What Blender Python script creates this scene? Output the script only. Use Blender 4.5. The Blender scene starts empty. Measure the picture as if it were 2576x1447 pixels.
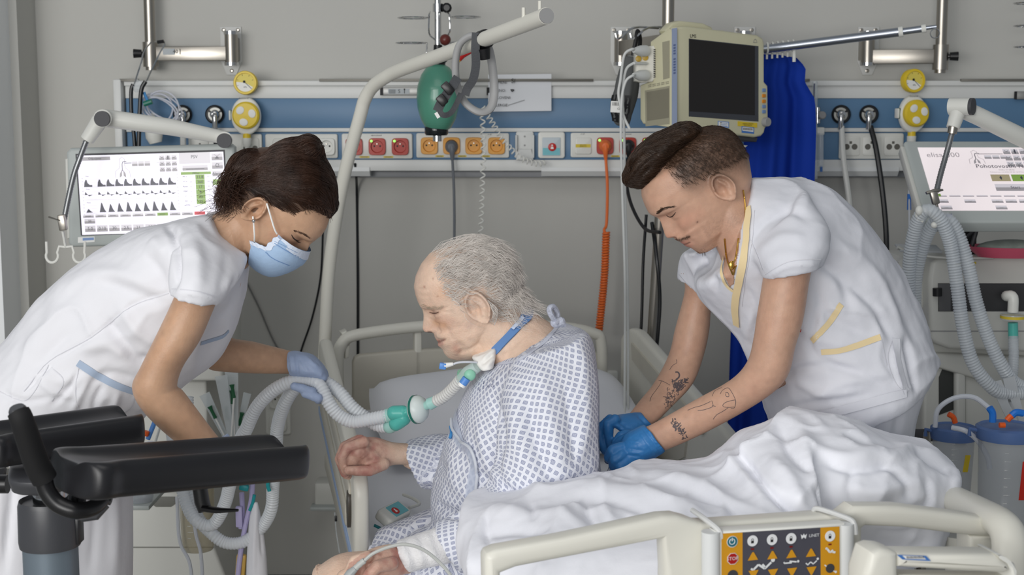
import bpy, bmesh, math, random
import numpy as np
from mathutils import Vector, Matrix, Quaternion
from mathutils.bvhtree import BVHTree
random.seed(7); RNG = np.random.default_rng(7)
SC = bpy.context.scene; COL = SC.collection
R_ = math.radians
# ------------------------------------------------------------------ camera, world, lights, exposure
CAMZ = 1.6; FPX = 3600.0; PITCH = R_(7.2)
cd = bpy.data.cameras.new('camera'); cam = bpy.data.objects.new('camera', cd); COL.objects.link(cam)
cd.sensor_width = 36.0; cd.lens = 36.0*FPX/2576.0; cd.clip_start = .05
cam.location = (0, 0, CAMZ); cam.rotation_euler = (R_(90)-PITCH, 0, 0)
cd.dof.use_dof = True; cd.dof.focus_distance = 2.95; cd.dof.aperture_fstop = 6.3
SC.camera = cam
wd = bpy.data.worlds.new('world'); SC.world = wd; wd.use_nodes = True
wd.node_tree.nodes['Background'].inputs[0].default_value = (.86, .93, 1.0, 1)
wd.node_tree.nodes['Background'].inputs[1].default_value = .24
def area(name, loc, target, sx, sy, power, color):
    l = bpy.data.lights.new(name, 'AREA'); l.shape = 'RECTANGLE'; l.size = sx; l.size_y = sy
    l.energy = power; l.color = color
    o = bpy.data.objects.new(name, l); COL.objects.link(o); o.location = loc
    o.rotation_euler = (Vector(target)-Vector(loc)).to_track_quat('-Z', 'Y').to_euler()
    return o
area('window_daylight', (-2.2, -.3, 2.0), (.1, 2.8, .8), 2.2, 1.5, 46, (1, .985, .96))
area('rear_fill_light', (-1.5, -3.0, 1.7), (0, 4.2, .9), 3.4, 1.8, 150, (1, .99, .97))  # added soft fill behind the camera that lifts the back wall, no known window
area('ceiling_lamp', (-.1, 1.4, 3.2), (0, 2.6, .5), 2.0, 1.4, 14, (1, .98, .95))
vs = SC.view_settings; vs.view_transform = 'Standard'; vs.look = 'None'; vs.exposure = .0; vs.gamma = 1.0
vs.use_curve_mapping = False
# ------------------------------------------------------------------ helpers
CP, SP_ = math.cos(PITCH), math.sin(PITCH)
def ray(px, py):
    a, b = (px-1288)/FPX, (723.5-py)/FPX
    return Vector((a, CP+b*SP_, -SP_+b*CP))
def P(px, py, Y):
    d = ray(px, py); return Vector((0, 0, CAMZ))+d*(Y/d.y)
def PP(px, py, o, n):
    d = ray(px, py); c = Vector((0, 0, CAMZ)); o = Vector(o); n = Vector(n)
    return c+d*((o-c).dot(n)/d.dot(n))
def pix(V):
    V = np.asarray(V, float); x, y, z = V[:, 0], V[:, 1], V[:, 2]-CAMZ
    d = y*CP-z*SP_; u = y*SP_+z*CP
    return np.stack([1288+FPX*x/d, 723.5-FPX*u/d], 1)
def lin(c):
    return tuple(((v/255)/12.92 if v/255 <= .04045 else ((v/255+.055)/1.055)**2.4) for v in c[:3])
MATS = {}
def mat(name, col=(200, 200, 200), rough=.5, metal=0., bump=None, var=None, trans=0., alpha=1., sss=0., emit=None, coat=0., ior=1.45, vcol=None, spec=.5):
    if name in MATS: return MATS[name]
    m = bpy.data.materials.new(name); m.use_nodes = True; nt = m.node_tree; b = nt.nodes['Principled BSDF']; I = b.inputs
    c = (*lin(col), 1); I['Base Color'].default_value = c; I['Roughness'].default_value = rough; I['Metallic'].default_value = metal
    I['IOR'].default_value = ior; I['Specular IOR Level'].default_value = spec
    I['Transmission Weight'].default_value = trans; I['Alpha'].default_value = alpha; I['Coat Weight'].default_value = coat
    if sss:
        I['Subsurface Weight'].default_value = sss; I['Subsurface Radius'].default_value = (1, .35, .2); I['Subsurface Scale'].default_value = .008
    if emit is not None:
        I['Emission Color'].default_value = c; I['Emission Strength'].default_value = emit
    tc = None
    if bump or var or vcol:
        tc = nt.nodes.new('ShaderNodeTexCoord')
    src = None
    if vcol:
        a = nt.nodes.new('ShaderNodeAttribute'); a.attribute_name = vcol; src = a.outputs['Color']
    if var:
        sc, amt = var
        n = nt.nodes.new('ShaderNodeTexNoise'); n.inputs['Scale'].default_value = sc; n.inputs['Detail'].default_value = 4
        nt.links.new(tc.outputs['Object'], n.inputs['Vector'])
        mr = nt.nodes.new('ShaderNodeMapRange'); mr.inputs[1].default_value = .3; mr.inputs[2].default_value = .7
        mr.inputs[3].default_value = 1-amt; mr.inputs[4].default_value = 1+amt
        nt.links.new(n.outputs[0], mr.inputs[0])
        mx = nt.nodes.new('ShaderNodeVectorMath'); mx.operation = 'SCALE'
        if src: nt.links.new(src, mx.inputs[0])
        else: mx.inputs[0].default_value = c[:3]
        nt.links.new(mr.outputs[0], mx.inputs['Scale']); src = mx.outputs[0]
    if src: nt.links.new(src, I['Base Color'])
    if bump:
        sc, st = bump[:2]; n = nt.nodes.new('ShaderNodeTexNoise'); n.inputs['Scale'].default_value = sc; n.inputs['Detail'].default_value = 5
        if len(bump) > 2:
            n.inputs['Distortion'].default_value = bump[2]
        nt.links.new(tc.outputs['Object'], n.inputs['Vector'])
        bp = nt.nodes.new('ShaderNodeBump'); bp.inputs['Strength'].default_value = st; bp.inputs['Distance'].default_value = .004
        nt.links.new(n.outputs[0], bp.inputs['Height']); nt.links.new(bp.outputs[0], I['Normal'])
    MATS[name] = m; return m
def frame(o, x, up):
    """matrix with local X=x, local Y=up, local Z=x cross up, origin o"""
    x = Vector(x).normalized(); z = x.cross(Vector(up)).normalized(); y = z.cross(x)
    M = Matrix((x, y, z)).transposed().to_4x4(); M.translation = Vector(o); return M
def wallf(px, py, Y=4.4):   # frame on a surface that faces the room (-Y): X right, Y up, Z towards the room
    return frame(P(px, py, Y), (1, 0, 0), (0, 0, 1))
def spline(pts, n=8):
    p = [Vector(q) for q in pts]
    if len(p) < 3: return [p[0].lerp(p[-1], i/n) for i in range(n+1)]
    out = []
    for i in range(len(p)-1):
        a = p[i-1] if i else p[0]*2-p[1]; b = p[i]; c = p[i+1]; d = p[i+2] if i+2 < len(p) else p[-1]*2-p[-2]
        for k in range(n):
            t = k/n; out.append(.5*((2*b)+(c-a)*t+(2*a-5*b+4*c-d)*t*t+(3*b-a-3*c+d)*t**3))
    out.append(p[-1]); return out
def interp(xs, ys, x): return np.interp(x, xs, ys)
WL = {}
def wloc(o): return WL.get(o.name, Vector((0, 0, 0)))
class MB:
    def __init__(s): s.v = []; s.f = []; s.mi = []; s.M = Matrix.Identity(4); s.cur = 0
    def add(s, vs, fs, mi=None):
        o = len(s.v); M = s.M
        s.v += [tuple(M @ Vector(v)) for v in vs]
        s.f += [tuple(i+o for i in f) for f in fs]; s.mi += [s.cur if mi is None else mi]*len(fs); return s
    def at(s, M): s.M = M; return s
    def bm(s, b):
        b.verts.ensure_lookup_table()
        s.add([v.co.copy() for v in b.verts], [[v.index for v in f.verts] for f in b.faces]); b.free(); return s
    def box(s, c, sz, bev=0, seg=2, rot=None):
        b = bmesh.new(); bmesh.ops.create_cube(b, size=1)
        bmesh.ops.scale(b, vec=sz, verts=b.verts)
        if bev: bmesh.ops.bevel(b, geom=b.edges[:]+b.verts[:], offset=bev, segments=seg, affect='EDGES', profile=.5)
        T = Matrix.Translation(c)
        if rot is not None: T = T @ rot.to_4x4()
        bmesh.ops.transform(b, matrix=T, verts=b.verts); b.verts.index_update(); return s.bm(b)
    def prism(s, poly, z0, z1, bev=0, seg=2):
        b = bmesh.new(); n = len(poly)
        lo = [b.verts.new((x, y, z0)) for x, y in poly]; hi = [b.verts.new((x, y, z1)) for x, y in poly]
        f0 = b.faces.new(lo[::-1]); f1 = b.faces.new(hi)
        for i in range(n): b.faces.new((lo[i], lo[(i+1) % n], hi[(i+1) % n], hi[i]))
        bmesh.ops.recalc_face_normals(b, faces=b.faces)
        if bev: bmesh.ops.bevel(b, geom=list(f1.edges)+list(f0.edges), offset=bev, segments=seg, affect='EDGES', profile=.5)
        bmesh.ops.triangulate(b, faces=[f for f in b.faces if len(f.verts) > 4])
        b.verts.index_update(); return s.bm(b)
    def lathe(s, prof, seg=24, cap=True):      # profile (r,h) round local Z
        vs = []; fs = []
        for r, h in prof:
            vs += [(r*math.cos(2*math.pi*k/seg), r*math.sin(2*math.pi*k/seg), h) for k in range(seg)]
        for i in range(len(prof)-1):
            for k in range(seg):
                a = i*seg+k; b = i*seg+(k+1) % seg; fs.append((a, b, b+seg, a+seg))
        if cap:
            if prof[0][0] > 1e-6: fs.append(tuple(range(seg))[::-1])
            if prof[-1][0] > 1e-6: fs.append(tuple(range((len(prof)-1)*seg, len(prof)*seg)))
        return s.add(vs, fs)
    def tube(s, pts, r, seg=10, cap=True, sm=0, flat=1., upv=None):
        if sm: pts = spline(pts, sm)
        pts = [Vector(p) for p in pts]; n = len(pts)
        if hasattr(r, '__len__'):
            rr = np.interp(np.linspace(0, 1, n), np.linspace(0, 1, len(r)), r)
        else: rr = [r]*n
        t0 = (pts[1]-pts[0]).normalized()
        u = Vector(upv) if upv else Vector((0, 0, 1)) if abs(t0.z) < .9 else Vector((1, 0, 0))
        u = (u-t0*u.dot(t0)).normalized(); vs = []; fs = []
        for i in range(n):
            t = (pts[min(i+1, n-1)]-pts[max(i-1, 0)]).normalized()
            u = (u-t*u.dot(t)).normalized(); w = t.cross(u)
            for k in range(seg):
                a = 2*math.pi*k/seg; vs.append(pts[i]+u*(rr[i]*flat*math.cos(a))+w*(rr[i]*math.sin(a)))
        for i in range(n-1):
            for k in range(seg):
                a = i*seg+k; b = i*seg+(k+1) % seg; fs.append((a, b, b+seg, a+seg))
        if cap: fs.append(tuple(range(seg))[::-1]); fs.append(tuple(range((n-1)*seg, n*seg)))
        return s.add(vs, fs)
    def ring(s, R, r, seg=28, sg=8, a0=0, a1=2*math.pi):
        if a1-a0 > 6.28:
            vs = []; fs = []
            for i in range(seg):
                a = 2*math.pi*i/seg
                for k in range(sg):
                    b = 2*math.pi*k/sg; q = R+r*math.cos(b); vs.append((q*math.cos(a), q*math.sin(a), r*math.sin(b)))
            for i in range(seg):
                for k in range(sg):
                    fs.append((i*sg+k, ((i+1) % seg)*sg+k, ((i+1) % seg)*sg+(k+1) % sg, i*sg+(k+1) % sg))
            return s.add(vs, fs)
        return s.tube([(R*math.cos(a0+(a1-a0)*i/seg), R*math.sin(a0+(a1-a0)*i/seg), 0) for i in range(seg+1)], r, sg)
    def ell(s, c, rad, rot=None, nu=20, nv=12):
        vs = []; fs = []
        Rm = rot.to_3x3() if rot is not None else Matrix.Identity(3)
        for i in range(1, nv):
            t = math.pi*i/nv
            for k in range(nu):
                a = 2*math.pi*k/nu
                vs.append(Vector(c)+Rm @ Vector((rad[0]*math.sin(t)*math.cos(a), rad[1]*math.sin(t)*math.sin(a), rad[2]*math.cos(t))))
        for i in range(nv-2):
            for k in range(nu):
                a = i*nu+k; b = i*nu+(k+1) % nu; fs.append((a, a+nu, b+nu, b))
        vs.append(Vector(c)+Rm @ Vector((0, 0, rad[2]))); vs.append(Vector(c)-Rm @ Vector((0, 0, rad[2])))
        t = len(vs)-2; fs += [(t, k, (k+1) % nu) for k in range(nu)]; o = (nv-2)*nu
        fs += [(t+1, o+(k+1) % nu, o+k) for k in range(nu)]
        return s.add(vs, fs)
    def rings(s, rg, cap=True):
        n = len(rg[0]); vs = [v for r in rg for v in r]; fs = []
        for i in range(len(rg)-1):
            for k in range(n):
                a = i*n+k; b = i*n+(k+1) % n; fs.append((a, b, b+n, a+n))
        if cap: fs.append(tuple(range(n))[::-1]); fs.append(tuple(range((len(rg)-1)*n, len(rg)*n)))
        return s.add(vs, fs)
    def quad(s, a, b, c, d): return s.add([a, b, c, d], [(0, 1, 2, 3)])
    def rect(s, x0, y0, x1, y1, z=0): return s.add([(x0, y0, z), (x1, y0, z), (x1, y1, z), (x0, y1, z)], [(0, 1, 2, 3)])
    def poly(s, pts, z=0): return s.add([(x, y, z) for x, y in pts], [tuple(range(len(pts)))])
    def disc(s, x, y, r, z=0, seg=20): return s.poly([(x+r*math.cos(2*math.pi*k/seg), y+r*math.sin(2*math.pi*k/seg)) for k in range(seg)], z)
    def line(s, pts, w, z=0):
        for (x0, y0), (x1, y1) in zip(pts, pts[1:]):
            d = math.hypot(x1-x0, y1-y0) or 1; nx, ny = -(y1-y0)/d*w/2, (x1-x0)/d*w/2
            s.add([(x0+nx, y0+ny, z), (x0-nx, y0-ny, z), (x1-nx, y1-ny, z), (x1+nx, y1+ny, z)], [(0, 1, 2, 3)])
        return s
    def text(s, txt, x, y, size, z=0, align='CENTER', sx=1.):
        cu = bpy.data.curves.new('t', 'FONT'); cu.body = txt; cu.size = size; cu.align_x = align; cu.align_y = 'CENTER'; cu.resolution_u = 2
        o = bpy.data.objects.new('t', cu); COL.objects.link(o)
        dg = bpy.context.evaluated_depsgraph_get(); me = o.evaluated_get(dg).to_mesh()
        s.add([(x+v.co.x*sx, y+v.co.y, z) for v in me.vertices], [tuple(p.vertices) for p in me.polygons])
        o.evaluated_get(dg).to_mesh_clear(); bpy.data.objects.remove(o); bpy.data.curves.remove(cu); return s
    def mesh(s, name):
        me = bpy.data.meshes.new(name); me.from_pydata(s.v, [], s.f); return me
    def build(s, name, ms, parent=None, smooth=35, **kw):
        if not isinstance(ms, (list, tuple)): ms = [ms]
        V = np.array(s.v); c = Vector((V.min(0)+V.max(0))/2)
        me = bpy.data.meshes.new(name); me.from_pydata([tuple(r) for r in (V-np.array(c))], [], s.f)
        for m in ms: me.materials.append(m)
        if len(ms) > 1: me.polygons.foreach_set('material_index', s.mi)
        if smooth:
            me.polygons.foreach_set('use_smooth', [True]*len(me.polygons)); me.set_sharp_from_angle(angle=R_(smooth))
        me.update(); return link(name, me, c, parent, **kw)
def link(name, me, c, parent=None, **kw):
    o = bpy.data.objects.new(name, me); COL.objects.link(o); c = Vector(c)
    if parent is not None:
        o.parent = parent; o.location = c-wloc(parent)
    else: o.location = c
    WL[o.name] = c
    for k, v in kw.items(): o[{'cat': 'category'}.get(k, k)] = v
    return o
def thing(name, label, cat, loc, group=None):
    o = bpy.data.objects.new(name, None); COL.objects.link(o); o.location = loc; o.empty_display_size = .05
    o['label'] = label; o['category'] = cat
    if group: o['group'] = group
    WL[o.name] = Vector(loc); return o
def structure(o): o['kind'] = 'structure'; return o
def rrect(w, h, r, n=5, cx=0, cy=0):
    out = []
    for (sx, sy, a0) in ((1, -1, -90), (1, 1, 0), (-1, 1, 90), (-1, -1, 180)):
        for k in range(n+1):
            a = R_(a0+90*k/n); out.append((cx+sx*(w/2-r)+r*math.cos(a), cy+sy*(h/2-r)+r*math.sin(a)))
    return out
# common materials
M_white = mat('white_plastic', (226, 226, 220), .4)
M_cream = mat('cream_plastic', (225, 223, 213), .38, var=(6, .02))
M_bed = mat('bed_plastic', (220, 218, 208), .36, var=(5, .02))
M_metal = mat('brushed_steel', (168, 163, 155), .34, 1.)
M_chrome = mat('chrome', (205, 205, 205), .12, 1.)
M_dark = mat('dark_grey_plastic', (62, 62, 66), .5)
M_black = mat('black_rubber', (20, 20, 23), .45)
M_blackg = mat('black_plastic', (24, 24, 26), .33)
M_grey = mat('grey_plastic', (150, 150, 150), .45)
M_ink = mat('black_ink', (30, 30, 32), .6)
M_clear = mat('clear_plastic', (232, 238, 242), .12, trans=.0, alpha=.34)
M_label = mat('white_label', (235, 235, 232), .6)
M_yel = mat('yellow_label', (214, 190, 60), .6)
# ------------------------------------------------------------------ setting
WY = 4.5
M_wall = mat('wall_paint', (190, 189, 184), .75, bump=(160, .06), var=(1.2, .02))
M_wallw = mat('white_casing', (238, 240, 241), .5)
M_floor = mat('floor_vinyl', (150, 148, 142), .35, var=(9, .05))
def sbox(name, x0, y0, z0, x1, y1, z1, m):
    b = MB(); b.box(((x0+x1)/2, (y0+y1)/2, (z0+z1)/2), (x1-x0, y1-y0, z1-z0)); return structure(b.build(name, m, smooth=0))
sbox('wall_back', -1.475, WY, 0, 3.2, WY+.12, 3.2, M_wall)
sbox('wall_left', -1.9, 4.33, 0, -1.475, WY+.12, 3.2, M_wall)
sbox('trim_1', -2.6, 4.18, 0, -1.50, 4.33, 3.2, M_wallw)
sbox('floor', -3.2, -.5, -.1, 3.2, WY+.12, 0, M_floor)
sbox('baseboard_back', -1.475, WY-.012, 0, 3.2, WY, .09, mat('baseboard', (70, 72, 74), .5))
# ------------------------------------------------------------------ bedhead supply unit
PY = 4.40            # its front face
M_blue = mat('blue_panel', (88, 124, 158), .42, var=(3, .02))
M_pan = mat('panel_white', (214, 215, 213), .42)
hw = thing('supply_panel', 'long white and blue wall supply unit running above the bed', 'wall panel', P(1400, 320, PY))
XL = P(290, 230, PY).x; XR = 2.6
def zz(py, Y=PY): return P(1288, py, Y).z
def hbar(name, py0, py1, y0, m, xl=XL+.03, xr=XR, parent=hw, bev=.002):
    b = MB(); z0, z1 = zz(py1, y0), zz(py0, y0); b.box(((xl+xr)/2, (y0+WY)/2, (z0+z1)/2), (xr-xl, WY-y0, z1-z0), bev); return b.build(name, m, parent)
hbar('top_profile', 203, 216, PY-.012, M_pan)
hbar('upper_cover', 216, 247.5, PY, M_pan)
hbar('blue_band', 247.5, 322, PY+.004, M_blue)
hbar('divider_strip', 322, 332, PY-.004, M_pan)
hbar('socket_band', 332, 402, PY+.004, M_blue)
hbar('lower_cover', 402, 430, PY, M_pan)
hbar('lamp_recess', 430, 446, PY+.05, mat('recess_shade_grey', (140, 142, 146), .5))  # shade under the lower cover is put into this grey
for a, b_ in ((650, 930), (1362, 1668), (1900, 2260)):
    b = MB(); x0, x1 = P(a, 430, PY).x, P(b_, 430, PY).x
    b.at(frame(((x0), PY+.03, zz(424)), (0, -1, 0), (0, 0, 1)))
    b.prism([(-.05, .004), (.036, .004), (.036, -.008), (.02, -.024), (-.05, -.026)], 0, -(x1-x0), 0)
    # frame Z is -X: extrude negative
    b.build('lamp_diffuser', mat('lamp_diffuser', (222, 224, 224), .35), hw)
b = MB(); b.box((XL+.012, (PY+WY)/2-.01, (zz(200)+zz(446))/2), (.024, WY-PY+.03, zz(200)-zz(446)), .004); b.build('end_cap', M_pan, hw)
for a, c in ((305, 352), (805, 1492), (2413, 2640), (2020, 2034)):
    b = MB(); x0, x1 = P(a, 202, PY).x, P(c, 202, PY).x
    b.box(((x0+x1)/2, PY-.014, zz(202)), (x1-x0, .012, .008), .001); b.build('rail_slot', mat('slot_grey', (120, 118, 112), .5, .6), hw)
for a, c, py in ((957, 1160, 230), (1225, 1250, 230), (2552, 2640, 240)):
    b = MB(); x0, x1 = P(a, py, PY).x, P(c, py, PY).x
    b.box(((x0+x1)/2, PY-.006, zz(py)), (x1-x0, .016, .024), .002); o = b.build('name_rail', mat('rail_alu', (150, 150, 148), .4, .7), hw)
    b = MB(); b.at(wallf(a+4, py, PY-.016)); b.rect(-.006, -.012, .003, .012); b.build('rail_end', M_ink, o, smooth=0)
    if a == 957:
        b = MB(); b.at(wallf(1005, 230, PY-.0155)); b.rect(-.035, -.008, .03, .008); t = MB(); t.at(wallf(1005, 230, PY-.016))
        for k in range(4): t.rect(-.032, -.006+k*.0032, -.012, -.0047+k*.0032)
        t.text('S', -.001, 0, .016); t.tube([(.015, -.006, 0), (.015, .006, 0)], .001); t.disc(.015, .006, .0025)
        b.build('rail_label', mat('pale_label', (176, 182, 186), .5), o, smooth=0); t.build('rail_print', M_ink, o, smooth=0)
# ------------------------------------------------------------------ sockets
M_red = mat('red_socket', (176, 42, 24), .35); M_amb = mat('yellow_socket', (222, 152, 28), .35); M_swh = mat('white_socket', (220, 220, 214), .35)
M_led = mat('green_led', (150, 235, 110), .3, emit=1.2)
def insert(M, s, m, parent, name='socket', led=False, well=True):
    """one socket: a rounded square with a round well, two holes and an earth pin"""
    b = MB(); b.at(M); n = 32; h = s/2; r = s*.37
    def sq(k, hh): 
        a = 2*math.pi*k/n; c, q = math.cos(a), math.sin(a); e = 5
        return (hh*abs(c)**(2/e)*(1 if c >= 0 else -1), hh*abs(q)**(2/e)*(1 if q >= 0 else -1))
    def ci(k, rr): a = 2*math.pi*k/n; return (rr*math.cos(a), rr*math.sin(a))
    rg = [[(*sq(k, h), 0) for k in range(n)], [(*sq(k, h), .007) for k in range(n)], [(*sq(k, h*.95), .009) for k in range(n)],
          [(*ci(k, r), .009) for k in range(n)], [(*ci(k, r*.97), .007) for k in range(n)], [(*ci(k, r*.9), .0012) for k in range(n)]]
    b.rings(rg); o = b.build(name, m, parent)
    d = MB(); d.at(M); d.disc(-s*.17, s*.03, s*.055, .0016); d.disc(s*.17, s*.03, s*.055, .0016)
    d.build('pin_hole', M_ink, o, smooth=0)
    d = MB(); d.at(M); d.tube([(0, s*.16, .001), (0, s*.16, .008)], s*.04, 8); d.build('earth_pin', M_metal, o)
    if led:
        d = MB(); d.at(M); d.ell((-s*.33, s*.33, .009), (.0042, .0042, .0025), nu=10, nv=6); d.build('indicator_light', M_led, o)
    return o
def plate(x0, y0, x1, y1, label, name='socket_plate', cat='socket plate', m=M_swh, bulge=.006):
    c = P((x0+x1)/2, (y0+y1)/2, PY); t = thing(name, label, cat, c)
    w = (P(x1, y0, PY)-P(x0, y0, PY)).length; h = (P(x0, y0, PY)-P(x0, y1, PY)).length
    b = MB(); b.at(wallf((x0+x1)/2, (y0+y1)/2, PY)); b.prism(rrect(w, h, .006), -.004, bulge, .003); b.build('plate_frame', m, t)
    return t
IN = .052
def ins(t, px, py, m, led=False, s=IN): return insert(wallf(px, py, PY-.006), s, m, t, led=led)
def tag(t, px, py, w=.03, h=.005):
    b = MB(); b.at(wallf(px, py, PY-.0065)); b.rect(-w/2, -h/2, w/2, h/2); o = b.build('sticker', M_yel, t, smooth=0)
    b = MB(); b.at(wallf(px, py, PY-.0068)); b.line([(-w*.35, 0), (w*.35, 0)], h*.3); b.build('sticker_print', M_ink, o, smooth=0)
def small_print(t, px, py, txt, size=.005):
    b = MB(); b.at(wallf(px, py, PY-.0068)); b.text(txt, 0, 0, size); b.build('print', M_ink, t, smooth=0)
t = plate(475, 337, 660, 403, 'white data socket plate under the left vacuum gauge')
for px in (503, 560, 630):
    b = MB(); b.at(wallf(px, 370, PY-.006)); b.prism(rrect(.054, .056, .008), 0, .004, .0015); o = b.build('data_module', M_swh, t)
    b = MB(); b.at(wallf(px, 370, PY-.0102)); 
    for k in (-1, 1): b.lathe([(.008, 0), (.008, .002), (.005, .002), (.005, -.001)], 16) if False else b.disc(k*.014, -.004, .0085, 0)
    b.rect(-.003, .006, .003, .012); b.build('jack', mat('jack_grey', (96, 94, 88), .5), o, smooth=0)
t = plate(668, 337, 850, 398, 'white triple socket plate left of the red sockets'); small_print(t, 790, 343, 'K.SÍTĚ')
for px in (708, 765, 822): ins(t, px, 369, M_swh)
t = plate(860, 336, 1038, 399, 'white triple plate with three red mains sockets behind the lifting pole'); small_print(t, 947, 341, 'NEOVLÁDANÉ')
for px in (891, 949, 1007): ins(t, px, 369, M_red, True)
tag(t, 917, 395); tag(t, 977, 395)
t = plate(1047, 335, 1281, 397, 'white plate with four yellow sockets in the middle of the wall unit'); small_print(t, 1232, 339, 'IT SÍŤ')
for px in (1080, 1136, 1192, 1249): ins(t, px, 367, M_amb)
for px in (1106, 1163, 1222): tag(t, px, 393, .026)
t = plate(1435, 334, 1662, 396, 'white plate with a switch and three red sockets beside the monitor'); small_print(t, 1466, 338, 'IT SÍŤ'); small_print(t, 1580, 338, 'ROZVOD')
b = MB(); b.at(wallf(1467, 367, PY-.006)); b.prism(rrect(.05, .05, .007), 0, .006, .002); o = b.build('rocker_switch', M_swh, t)
b = MB(); b.at(wallf(1467, 367, PY-.0125)); b.rect(-.023, -.005, .023, .005); b.build('sticker', M_yel, o, smooth=0)
b = MB(); b.at(wallf(1467, 367, PY-.0128)); b.text('ZÁSUVKA\nZAPNUTO', 0, 0, .0045); b.build('sticker_print', M_ink, o, smooth=0)
for px in (1522, 1579, 1636): ins(t, px, 367, M_red, True)
tag(t, 1548, 393, .026); tag(t, 1606, 393, .02)
t = plate(2110, 335, 2272, 400, 'white socket plate at the wall unit below the right hand gas hoses')
for px in (2140, 2193, 2247):
    b = MB(); b.at(wallf(px, 367, PY-.006)); b.prism(rrect(.056, .06, .008), 0, .003, .0012); o = b.build('data_module', M_swh, t)
    b = MB(); b.at(wallf(px, 367, PY-.0092)); b.disc(-.012, -.003, .009); b.disc(.012, -.003, .009); b.rect(-.004, .006, .004, .014); b.build('jack', mat('jack_grey'), o, smooth=0)
# handset cradle
t = thing('handset_cradle', 'white empty handset cradle between yellow sockets and call button', 'cradle', P(1320, 365, PY))
b = MB(); b.at(wallf(1320, 365, PY)); b.prism(rrect(.054, .082, .006), 0, .006, .002)
for k in (-1, 1): b.box((k*.026, -.004, .012), (.006, .07, .02), .002)
b.prism([(-.027, -.045), (.027, -.045), (.02, -.012), (-.02, -.012)], .004, .02, .002); b.build('cradle_body', M_pan, t)
b = MB(); b.at(wallf(1320, 365, PY-.007)); b.disc(0, .026, .003); b.build('screw', M_grey, t, smooth=0); b = MB(); b.at(wallf(1320, 365, PY-.007)); b.disc(0, -.001, .003); b.build('screw', M_grey, t, smooth=0)
# nurse call
t = thing('nurse_call', 'white nurse call unit with red and turquoise button on the wall unit', 'call button', P(1387, 365, PY))
b = MB(); b.at(wallf(1387, 365, PY)); b.prism(rrect(.082, .08, .008), 0, .012, .004); b.build('housing', M_white, t)
b = MB(); b.at(wallf(1387, 369, PY-.0125)); b.prism(rrect(.056, .056, .003), 0, .003, .001); o = b.build('button_plate', mat('pale_blue_grey', (190, 200, 206), .4), t)
b = MB(); b.at(wallf(1387, 369, PY-.0158)); b.rect(-.026, -.026, .026, -.004); b.build('turquoise_field', mat('turquoise', (112, 184, 194), .45), o, smooth=0)
b = MB(); b.at(wallf(1389, 370, PY-.016)); b.lathe([(.0125, 0), (.0125, .002), (.01, .003)], 20); b.build('red_button', mat('red_button', (186, 30, 28), .4), o)
b = MB(); b.at(wallf(1389, 370, PY-.0195)); b.disc(0, .005, .0025); b.poly([(-.005, -.006), (.005, -.006), (.003, .001), (-.003, .001)]); b.build('nurse_symbol', M_label, o, smooth=0)
# low wall sockets behind the bed
for (px, py, n, lab) in ((700, 1035, 2, 'low double wall socket seen between the breathing hoses'), (1522, 990, 2, 'low wall socket seen behind the headboard gap')):
    c = P(px, py, WY); t = thing('wall_socket', lab, 'socket', c)
    b = MB(); b.at(wallf(px, py, WY)); b.prism(rrect(.08, .15, .008), -.003, .007, .003); b.build('plate_frame', M_swh, t)
    for k in (-1, 1): insert(wallf(px, py+k*29, WY-.008), .056, M_swh, t)
# ------------------------------------------------------------------ gas outlets and hoses
def gas(px, py, lab):
    t = thing('gas_outlet', lab, 'gas outlet', P(px, py, PY))
    b = MB(); b.at(wallf(px, py, PY)); b.lathe([(.029, 0), (.029, .008), (.024, .014), (.0, .014)], 28); b.build('outer_ring', M_black, t)
    b = MB(); b.at(wallf(px, py, PY-.0145))
    for a0 in (40, 160, 280):
        pts = [(r*math.cos(R_(a)), r*math.sin(R_(a))) for r, rg in ((.021, range(a0, a0+101, 10)), (.014, range(a0+100, a0-1, -10))) for a in rg]
        b.prism(pts, 0, .001)
    b.build('ring_legend', mat('silver_print', (178, 178, 172), .4, .3), t, smooth=0)
    b = MB(); b.at(wallf(px, py, PY-.014)); b.lathe([(.0125, 0), (.0125, .012), (.0105, .015), (.0105, .028), (.007, .03), (0, .03)], 24); b.build('probe', M_chrome, t)
    b = MB(); c = P(px, py, PY-.037); b.tube([c, c+Vector((0, -.006, -.008)), c+Vector((0, -.004, -.045))], .0085, 12, sm=5); b.build('elbow', M_chrome, t)
    return c
G = 'gas outlets'
for px, lab in ((460, 'left gas outlet beneath coiled clear tubing, with white hose'), (541, 'gas outlet beside the left vacuum regulator, with black hose'), (2115, 'gas outlet with white hose at right of the blue curtain'), (2185, 'gas outlet with long black hose at right of the blue curtain')):
    gas(px, 288, lab)
def cord(name, label, cat, pts, r, m, sm=8, seg=8, group=None):
    b = MB(); b.tube([P(*p) for p in pts], r, seg, sm=sm); o = b.build(name, m); o['label'] = label; o['category'] = cat
    if group: o['group'] = group
    return o
YH = PY-.04
M_whose = mat('white_hose', (205, 206, 202), .45); M_bhose = mat('black_hose', (18, 20, 24), .35)
cord('gas_hose', 'short white gas hose dropping behind the left ventilator screen', 'hose', [(460, 318, YH), (461, 400, YH-.02), (462, 520, YH-.05), (455, 700, YH-.06)], .009, M_whose)
cord('gas_hose', 'black gas hose dropping behind the arm of the left ventilator', 'hose', [(542, 318, YH), (543, 400, YH-.02), (540, 520, YH-.05), (530, 700, YH-.06)], .007, M_bhose)
cord('gas_hose', 'white gas hose falling behind the back of the stooping man', 'hose', [(2117, 318, YH), (2122, 400, YH-.03), (2138, 520, YH-.05), (2150, 700, YH-.06)], .0085, M_whose)
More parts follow.
